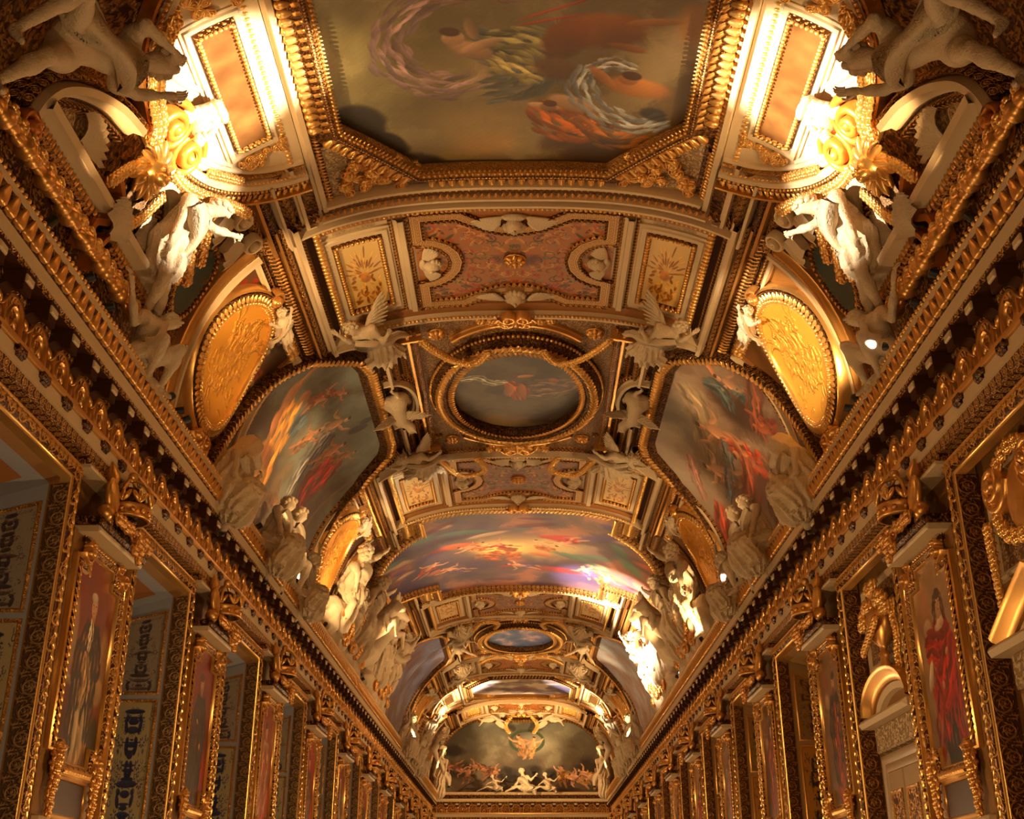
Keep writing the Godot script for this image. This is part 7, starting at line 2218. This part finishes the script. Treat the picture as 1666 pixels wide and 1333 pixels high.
			p.dab(0.88, 0.48, 0.16, 0.3, 0.0, Color(0.50, 0.46, 0.40), 0.75, 0.8)
			p.dab(0.80, 0.80, 0.26, 0.26, 0.3, Color(0.68, 0.63, 0.56), 0.75, 0.9)
			p.drape([Vector2(0.92, 0.36), Vector2(0.82, 0.42), Vector2(0.76, 0.5), Vector2(0.66, 0.6)], 0.08, Color(0.50, 0.42, 0.30), 6, 0.6)
			p.limb(Vector2(0.90, 0.38), Vector2(0.80, 0.48), 0.018, Color(0.74, 0.46, 0.30))
			p.person(0.70, 0.455, 0.24, 0.5, Color(0.70, 0.50, 0.36), Color(0.56, 0.24, 0.14))
			p.drape([Vector2(0.66, 0.47), Vector2(0.58, 0.53), Vector2(0.50, 0.58)], 0.04, Color(0.28, 0.36, 0.36), 5)
			p.person(0.50, 0.42, 0.24, 0.9, Color(0.62, 0.40, 0.27), Color(0.62, 0.20, 0.12))
			p.drape([Vector2(0.50, 0.44), Vector2(0.40, 0.50), Vector2(0.34, 0.58)], 0.08, Color(0.52, 0.24, 0.16), 6)
			p.person(0.62, 0.60, 0.22, 0.8, Color(0.72, 0.55, 0.42), Color(0.58, 0.40, 0.30))
			p.drape([Vector2(0.58, 0.56), Vector2(0.50, 0.66)], 0.04, Color(0.30, 0.40, 0.46), 5)
			p.person(0.72, 0.24, 0.18, 0.3, Color(0.62, 0.46, 0.34), Color(0.25, 0.33, 0.34))
			p.drape([Vector2(0.84, 0.30), Vector2(0.76, 0.29), Vector2(0.70, 0.33)], 0.045, Color(0.25, 0.31, 0.31), 5)
			p.drape([Vector2(0.66, 0.16), Vector2(0.58, 0.24), Vector2(0.54, 0.30)], 0.055, Color(0.46, 0.24, 0.16), 5)
			p.person(0.50, 0.26, 0.17, 1.0, Color(0.56, 0.28, 0.16), Color(0.46, 0.18, 0.1))
			p.drape([Vector2(0.52, 0.74), Vector2(0.44, 0.80), Vector2(0.34, 0.82)], 0.09, Color(0.58, 0.24, 0.17), 6)
			p.drape([Vector2(0.80, 0.66), Vector2(0.72, 0.74), Vector2(0.64, 0.8)], 0.04, Color(0.66, 0.42, 0.38), 5, 0.6)
			p.dab(0.3, 0.66, 0.2, 0.12, 0.4, Color(0.34, 0.18, 0.12), 0.8, 0.6)
		else:
			for k in 12: p.dab(p.r.randf(), p.r.randf(), 0.2, 0.05, p.r.randf_range(-0.6, 0.6), [Color(0.65, 0.4, 0.38), Color(0.75, 0.7, 0.68), Color(0.4, 0.42, 0.55)][k % 3], 0.55, 0.8)
		picture("side_%d" % s, p)
	p = Paint.new(400, 300, 30)
	p.base(Color(0.22, 0.26, 0.36), Color(0.42, 0.36, 0.32), Color(0.20, 0.18, 0.34), Color(0.40, 0.30, 0.34))
	p.clouds(Color(0.24, 0.18, 0.34), Color(0.72, 0.45, 0.36), 0.75)
	p.dab(0.52, 0.46, 0.30, 0.15, 0.0, Color(0.85, 0.74, 0.46), 0.85, 0.95, 0.0)
	p.dab(0.42, 0.48, 0.13, 0.10, 0.0, Color(1.0, 0.90, 0.52), 0.95, 0.8, 0.0)
	for k in 40: p.dab(p.r.randf(), p.r.randf_range(0.05, 0.95), p.r.randf_range(0.04, 0.12), p.r.randf_range(0.015, 0.035), p.r.randf_range(-0.5, 0.5), [Color(0.62, 0.14, 0.16), Color(0.30, 0.22, 0.46), Color(0.78, 0.42, 0.28), Color(0.26, 0.42, 0.40), Color(0.75, 0.62, 0.5), Color(0.35, 0.12, 0.25)][k % 6], 0.8, 0.5)
	for k in 9: p.person(0.18 + 0.08 * k, 0.2 + 0.6 * p.r.randf(), 0.09, p.r.randf() * TAU, Color(0.80, 0.58, 0.46), [Color(0.62, 0.16, 0.17), Color(0.36, 0.26, 0.48), Color(0.70, 0.38, 0.2)][k % 3])
	for k in 5: p.cloth(0.38 + 0.025 * k, 0.56 + 0.04 * sin(k * 1.7), 0.045, 0.03, 0.4 * sin(k), Color(0.72, 0.36, 0.22))
	p.dab(0.9, 0.5, 0.1, 0.05, 0.6, Color(0.30, 0.52, 0.42), 0.8, 0.6)
	p.dab(0.84, 0.36, 0.07, 0.03, 0.9, Color(0.28, 0.45, 0.36), 0.8, 0.6)
	picture("middle", p)
	p = Paint.new(360, 180, 31)
	p.base(Color(0.30, 0.31, 0.27), Color(0.42, 0.42, 0.36), Color(0.30, 0.20, 0.10), Color(0.30, 0.20, 0.11))
	p.clouds(Color(0.22, 0.21, 0.18), Color(0.55, 0.54, 0.46), 0.55)
	p.dab(0.6, 0.3, 0.16, 0.1, 0.0, Color(0.60, 0.60, 0.52), 0.7, 0.9, 0.0)
	for e in [[0.4, 0.72, 0.1, 0.06], [0.57, 0.7, 0.07, 0.06], [0.67, 0.74, 0.06, 0.07], [0.14, 0.66, 0.13, 0.08], [0.9, 0.62, 0.12, 0.09], [0.1, 0.4, 0.08, 0.05]]: p.dab(e[0], e[1], e[2], e[3], 0.0, Color(0.13, 0.10, 0.06), 0.85, 0.6)
	for k in 26: p.dab(0.53 + cos(k * 0.24) * 0.1, 0.26 + sin(k * 0.24) * 0.15, 0.02, 0.012, k * 0.24 + 1.5, Color(0.17, 0.24, 0.16), 0.8, 0.4)
	p.person(0.5, 0.3, 0.12, -1.9, Color(0.74, 0.52, 0.34), Color(0.5, 0.36, 0.22))
	p.person(0.56, 0.32, 0.11, -1.3, Color(0.78, 0.58, 0.40), Color(0.62, 0.48, 0.28))
	for k in 6: p.person(0.08 + 0.05 * k, 0.62 + 0.04 * (k % 3), 0.09, p.r.randf() * 6.0, Color(0.62, 0.42, 0.28), Color(0.34, 0.2, 0.12))
	for k in 6: p.person(0.74 + 0.045 * k, 0.72 + 0.03 * (k % 3), 0.1, p.r.randf() * 6.0, Color(0.78, 0.58, 0.44), Color(0.66, 0.48, 0.24))
	p.dab(0.5, 0.97, 0.5, 0.04, 0.0, Color(0.24, 0.15, 0.08), 0.85, 0.6)
	picture("lunette", p)
	portraits()
	panels()

func portraits() -> void:
	for k in 8:
		var red := k < 4
		var p := Paint.new(150, 255, 40 + k)
		var bg: Color = [Color(0.47, 0.13, 0.04), Color(0.50, 0.10, 0.04), Color(0.52, 0.14, 0.05), Color(0.62, 0.09, 0.03), Color(0.62, 0.48, 0.34), Color(0.52, 0.38, 0.26), Color(0.36, 0.24, 0.15), Color(0.5, 0.42, 0.36)][k]
		var low: Color = [Color(0.40, 0.28, 0.14), Color(0.30, 0.12, 0.06), Color(0.48, 0.30, 0.18), Color(0.5, 0.2, 0.1), Color(0.42, 0.30, 0.2), Color(0.40, 0.3, 0.22), Color(0.34, 0.15, 0.1), Color(0.5, 0.32, 0.26)][k]
		var robe: Color = [Color(0.14, 0.10, 0.08), Color(0.11, 0.08, 0.06), Color(0.62, 0.46, 0.32), Color(0.30, 0.14, 0.06), Color(0.52, 0.07, 0.04), Color(0.13, 0.11, 0.12), Color(0.5, 0.2, 0.15), Color(0.6, 0.42, 0.38)][k]
		var under: Color = [Color(0.55, 0.42, 0.25), Color(0.24, 0.15, 0.10), Color(0.62, 0.16, 0.08), Color(0.55, 0.38, 0.24), Color(0.10, 0.09, 0.10), Color(0.60, 0.22, 0.08), Color(0.44, 0.3, 0.22), Color(0.52, 0.3, 0.28)][k]
		p.base(bg, bg, low, low)
		p.clouds(bg * 0.8, bg * 1.15, 0.3)
		if k == 0:
			p.dab(0.10, 0.45, 0.13, 0.5, 0.04, Color(0.62, 0.49, 0.32), 0.85, 0.3)
			p.dab(0.88, 0.47, 0.14, 0.34, 0.0, Color(0.60, 0.46, 0.30), 0.8, 0.4)
			p.dab(0.84, 0.62, 0.16, 0.16, 0.3, Color(0.64, 0.52, 0.36), 0.8, 0.4)
			p.dab(0.15, 0.80, 0.27, 0.32, 0.05, Color(0.32, 0.12, 0.06), 0.92, 0.25)
			p.dab(0.16, 0.62, 0.22, 0.05, 0.1, Color(0.56, 0.44, 0.30), 0.85, 0.4)
			p.dab(0.88, 0.88, 0.15, 0.3, 0.0, Color(0.18, 0.15, 0.07), 0.9, 0.3)
		elif red: p.dab(0.85, 0.8, 0.16, 0.3, 0.0, Color(0.66, 0.14, 0.06), 0.75, 0.4)
		else:
			p.dab(0.80, 0.22, 0.22, 0.34, 0.15, bg.lerp(Color(0.5, 0.26, 0.16), 0.55), 0.8, 0.4)
			p.dab(0.74, 0.32, 0.12, 0.12, 0.3, bg.lerp(Color(0.8, 0.7, 0.56), 0.6), 0.75, 0.5)
			p.dab(0.86, 0.72, 0.16, 0.4, 0.0, bg * 0.8, 0.8, 0.4)
		var lean: float = [0.0, 0.02, -0.02, 0.0, 0.05, 0.0, 0.03, -0.02][k]
		var hx := 0.52 if red else 0.42
		p.drape([Vector2(hx, 0.42), Vector2(hx + 0.02, 0.6), Vector2(hx + lean, 0.8), Vector2(hx + lean, 0.99)], 0.21, under, 8, 0.95)
		p.drape([Vector2(hx - 0.08, 0.33), Vector2(hx - 0.17, 0.50), Vector2(hx - 0.17, 0.70), Vector2(hx - 0.18, 0.92)], 0.13, robe, 6, 0.95)
		p.drape([Vector2(hx + 0.10, 0.33), Vector2(hx + 0.17, 0.48), Vector2(hx + 0.15, 0.66), Vector2(hx + 0.16, 0.86)], 0.13, robe, 6, 0.95)
		p.dab(hx, 0.345, 0.19, 0.075, 0.0, robe, 0.95, 0.25, 0.3)
		if k == 4:
			p.drape([Vector2(0.22, 0.40), Vector2(0.40, 0.46), Vector2(0.62, 0.42), Vector2(0.82, 0.42)], 0.14, robe, 7, 0.95)
			p.drape([Vector2(0.26, 0.44), Vector2(0.40, 0.58), Vector2(0.58, 0.66), Vector2(0.66, 0.60)], 0.17, robe, 8, 0.95)
			p.drape([Vector2(0.66, 0.66), Vector2(0.72, 0.78), Vector2(0.80, 0.94)], 0.10, Color(0.46, 0.09, 0.06), 5, 0.9)
			p.limb(Vector2(0.74, 0.82), Vector2(0.86, 1.02), 0.06, Color(0.76, 0.66, 0.52))
			p.dab(hx + 0.02, 0.325, 0.14, 0.06, 0.2, Color(0.74, 0.64, 0.50), 0.9, 0.3)
		if k == 0:
			p.drape([Vector2(0.51, 0.29), Vector2(0.52, 0.36), Vector2(0.50, 0.44)], 0.05, Color(0.78, 0.70, 0.54), 4)
			p.drape([Vector2(0.50, 0.50), Vector2(0.54, 0.60), Vector2(0.50, 0.70)], 0.09, Color(0.58, 0.46, 0.28), 5)
			p.limb(Vector2(0.46, 1.25), Vector2(0.46, 1.62), 0.06, Color(0.70, 0.61, 0.44))
			p.limb(Vector2(0.60, 1.25), Vector2(0.60, 1.6), 0.055, Color(0.64, 0.55, 0.38))
		if k == 5 or k == 2: p.drape([Vector2(hx, 0.36), Vector2(hx + 0.03, 0.6), Vector2(hx + 0.06, 0.85)], 0.07, Color(0.62, 0.24, 0.10), 5)
		p.dab(hx + 0.01, 0.275, 0.05, 0.05, 0.0, Color(0.66, 0.46, 0.30), 0.95, 0.3)
		p.dab(hx, 0.225, 0.072, 0.105, 0.0, Color(0.78, 0.58, 0.40), 0.97, 0.2, 0.3)
		p.dab(hx - 0.02, 0.175, 0.085, 0.055, 0.0, [Color(0.72, 0.66, 0.55), Color(0.22, 0.13, 0.08)][0 if k == 0 else 1], 0.9, 0.3)
		p.dab(hx - 0.02, 0.225, 0.012, 0.03, 0.0, Color(0.60, 0.40, 0.26), 0.8, 0.4)
		for q in [-0.035, 0.03]: p.dab(hx + q, 0.213, 0.014, 0.009, 0.0, Color(0.22, 0.13, 0.08), 0.85, 0.3)
		p.dab(hx - 0.01, 0.252, 0.022, 0.008, 0.0, Color(0.5, 0.24, 0.18), 0.8, 0.3)
		if k >= 4 and k != 5:
			for q in [-1, 1]: p.drape([Vector2(hx + 0.07 * q, 0.18), Vector2(hx + 0.1 * q, 0.24), Vector2(hx + 0.11 * q, 0.31)], 0.04, Color(0.26, 0.15, 0.08), 3)
		if k == 5: p.dab(hx, 0.29, 0.05, 0.08, 0.0, Color(0.34, 0.24, 0.17), 0.9, 0.35)
		p.dab(hx - 0.06, 0.47, 0.045, 0.03, 0.6, Color(0.76, 0.54, 0.38), 0.92, 0.3)
		p.dab(hx + 0.12, 0.62, 0.035, 0.045, 0.2, Color(0.72, 0.5, 0.34), 0.92, 0.3)
		picture(("portrait_red_%d" if red else "portrait_pale_%d") % (k % 4), p)

func arabesque(p: Paint, cols: Array, cnt: int, sym := true, sz := 0.05) -> void:     # mirrored scrollwork
	for k in cnt:
		var x := p.r.randf_range(0.04, 0.5)
		var y := p.r.randf_range(0.04, 0.96)
		var c: Color = cols[p.r.randi() % cols.size()]
		var kind := p.r.randi() % 3
		var an := p.r.randf() * TAU
		for s in ([1, -1] if sym else [1]):
			var X := x if s > 0 else 1.0 - x
			if kind == 0:
				for q in 9:
					var a := an + q * 0.55
					var rr := sz * (1.0 - q * 0.08)
					p.dab(X + cos(a) * rr * s, y + sin(a) * rr * p.w / p.h, sz * 0.26, sz * 0.15, (a + 1.57) * s, c, 0.85, 0.3)
			elif kind == 1: p.dab(X, y, sz * 0.9, sz * 0.3, an * s, c, 0.85, 0.4)
			else:
				for q in 4: p.dab(X + cos(an + q * 1.57) * sz * 0.3, y + sin(an + q * 1.57) * sz * 0.3, sz * 0.3, sz * 0.2, (an + q * 1.57) * s, c, 0.85, 0.4)

func panels() -> void:
	for k in 2:
		var p := Paint.new(320, 280, 60 + k)
		var g: Color = [Color(0.62, 0.37, 0.13), Color(0.52, 0.34, 0.18)][k]
		p.base(g, g, g * 0.95, g)
		arabesque(p, [Color(0.60, 0.16, 0.06), Color(0.76, 0.52, 0.18), Color(0.24, 0.24, 0.22), Color(0.68, 0.32, 0.10), Color(0.34, 0.32, 0.15), Color(0.26, 0.13, 0.06), Color(0.74, 0.52, 0.24), Color(0.46, 0.24, 0.08)], 190, true, 0.04)
		p.dab(0.5, 0.5, 0.16, 0.09, 0.0, Color(0.36, 0.14, 0.05), 0.75, 0.5)
		arabesque(p, [Color(0.78, 0.52, 0.18), Color(0.66, 0.22, 0.08), Color(0.44, 0.46, 0.46), Color(0.7, 0.4, 0.14)], 60, true, 0.026)
		picture("grotesque_%d" % k, p, 0.5)
	# key pattern
	var im := Image.create_empty(64, 64, false, Image.FORMAT_RGB8)
	im.fill(Color(0.74, 0.56, 0.28))
	for e in [Rect2i(4, 6, 56, 7), Rect2i(53, 6, 7, 50), Rect2i(18, 49, 42, 7), Rect2i(18, 24, 7, 32), Rect2i(18, 24, 22, 7), Rect2i(33, 24, 7, 16), Rect2i(4, 6, 7, 58)]: im.fill_rect(e, Color(0.38, 0.20, 0.07))
	var m := mat("key", Color(1, 1, 1), 0.45, 0.4, null, 0, Vector2(0.09, 0.09))
	m.albedo_texture = ImageTexture.create_from_image(im)
	# yellow monochrome with trophies
	var q := Paint.new(140, 200, 64)
	q.base(Color(0.86, 0.72, 0.42), Color(0.86, 0.72, 0.42), Color(0.84, 0.70, 0.40), Color(0.84, 0.70, 0.40))
	for k in 60:
		var a := -1.57 + (k % 13 - 6) * 0.23
		var rr := 0.12 + 0.3 * q.r.randf()
		q.dab(0.5 + cos(a) * rr, 0.52 + sin(a) * rr * 0.9, 0.09, 0.022, a, [Color(0.70, 0.42, 0.10), Color(0.92, 0.72, 0.34), Color(0.56, 0.32, 0.08)][k % 3], 0.85, 0.3)
	for k in 46: q.dab(0.5 + q.r.randf_range(-0.3, 0.3), 0.68 + q.r.randf_range(-0.18, 0.24), 0.07, 0.035, q.r.randf() * 3.0, [Color(0.70, 0.40, 0.10), Color(0.90, 0.66, 0.28), Color(0.52, 0.28, 0.07)][k % 3], 0.85, 0.35)
	q.dab(0.5, 0.55, 0.14, 0.13, 0.0, Color(0.74, 0.46, 0.13), 0.85, 0.3, 0.5)
	picture("camaieu", q)
	q = Paint.new(120, 60, 65)
	q.base(Color(0.66, 0.56, 0.38), Color(0.66, 0.56, 0.38), Color(0.62, 0.52, 0.34), Color(0.62, 0.52, 0.34))
	arabesque(q, [Color(0.42, 0.40, 0.30), Color(0.5, 0.36, 0.16)], 26, true, 0.07)
	picture("tablet", q)
	# medallion: raised figures in gilt plaster
	var b := blank(256, 256)
	rng.seed = 9
	for k in 5:
		var bx := 70.0 + 30.0 * k + rng.randf() * 20.0
		var by := 100.0 + 60.0 * rng.randf()
		for e in 26:
			var a := rng.randf() * TAU
			leaf_dab(b, 256, 256, bx + cos(a) * 16.0, by + sin(a) * 42.0, rng.randf() * TAU, rng.randf_range(14, 40), rng.randf_range(4, 9), rng.randf_range(0.4, 0.9))
		dome(b, 256, 256, bx + 6, by - 46, 9, 1.0)
	for k in 30: leaf_dab(b, 256, 256, 30 + rng.randf() * 196, 30 + rng.randf() * 196, rng.randf() * TAU, 22, 5, 0.35)
	var mm := mat("medallion", Color(0.86, 0.60, 0.20), 0.42, 0.45, height_image(b, 256, 256), 10.0, Vector2(1, 1))
	mm.resource_name = "medallion"
	mat("ochre_gilt", Color(0.72, 0.43, 0.14), 0.42, 0.4)
	# field behind the medallions: dark ground with painted bouquets
	q = Paint.new(160, 160, 66)
	q.base(Color(0.52, 0.34, 0.11), Color(0.30, 0.18, 0.08), Color(0.50, 0.32, 0.11), Color(0.26, 0.15, 0.07))
	q.dab(0.85, 0.5, 0.35, 0.3, 0.0, Color(0.16, 0.10, 0.06), 0.85, 0.7)
	for k in 70: q.dab(0.7 + q.r.randf_range(-0.15, 0.28), 0.5 + q.r.randf_range(-0.4, 0.4), 0.03, 0.022, q.r.randf() * 3.0, [Color(0.50, 0.10, 0.06), Color(0.22, 0.24, 0.10), Color(0.62, 0.50, 0.38), Color(0.14, 0.13, 0.07), Color(0.55, 0.25, 0.12)][k % 5], 0.85, 0.4)
	picture("flowers", q)
	q = Paint.new(60, 80, 67)
	q.base(Color(0.17, 0.26, 0.24), Color(0.17, 0.26, 0.24), Color(0.14, 0.22, 0.2), Color(0.14, 0.22, 0.2))
	arabesque(q, [Color(0.42, 0.22, 0.14)], 7, true, 0.1)
	picture("teal_oval", q)
	for k in 2:
		for e in 2:      # painted jamb panels
			var dk: Array = [[Color(0.22, 0.18, 0.20), Color(0.34, 0.26, 0.24), Color(0.5, 0.42, 0.3)], [Color(0.10, 0.12, 0.26), Color(0.14, 0.16, 0.3), Color(0.36, 0.3, 0.34)], [Color(0.26, 0.15, 0.08), Color(0.36, 0.20, 0.10)], [Color(0.10, 0.13, 0.13), Color(0.22, 0.10, 0.08), Color(0.14, 0.2, 0.2)]][e + 2 * k]
			q = Paint.new(100, 220, 70 + e + 2 * k)
			var g: Color = [Color(0.56, 0.52, 0.46), Color(0.64, 0.58, 0.42), Color(0.52, 0.38, 0.16), Color(0.66, 0.44, 0.10)][e + 2 * k]
			q.base(g, g, g, g)
			arabesque(q, [dk[1], dk[2 % dk.size()]], 60, true, 0.05)
			var y := 0.06
			var z := 0
			while y < 0.96:      # a candelabrum of vases, cups and pedestals
				var wd: float = [0.08, 0.17, 0.05, 0.22, 0.11, 0.28, 0.06, 0.14][q.r.randi() % 8]
				var hh: float = [0.015, 0.011, 0.026, 0.018, 0.012, 0.008, 0.03, 0.02][q.r.randi() % 8]
				q.dab(0.5, y, wd, hh * 2.0, 0.0, dk[z % 2], 0.92, 0.2, 0.4)
				for s in [-1, 1]:
					if z % 4 == 3:
						q.dab(0.5 + s * wd * 1.05, y - 0.02, 0.05, 0.12, s * 0.25, dk[0], 0.9, 0.25, 0.4)
						q.dab(0.5 + s * wd * 1.0, y - 0.075, 0.05, 0.05, 0.0, dk[0], 0.9, 0.25, 0.4)
					if z % 4 == 1:
						for u in 7: q.dab(0.5 + s * (wd + 0.05 + 0.055 * cos(u * 0.8)), y + 0.025 * sin(u * 0.8), 0.03, 0.016, u * 0.8 * s, dk[1], 0.85, 0.3)
				y += hh * 2.1
				z += 1
			picture(("grotesque_grey_%d" if k == 0 else "grotesque_ochre_%d") % e, q)
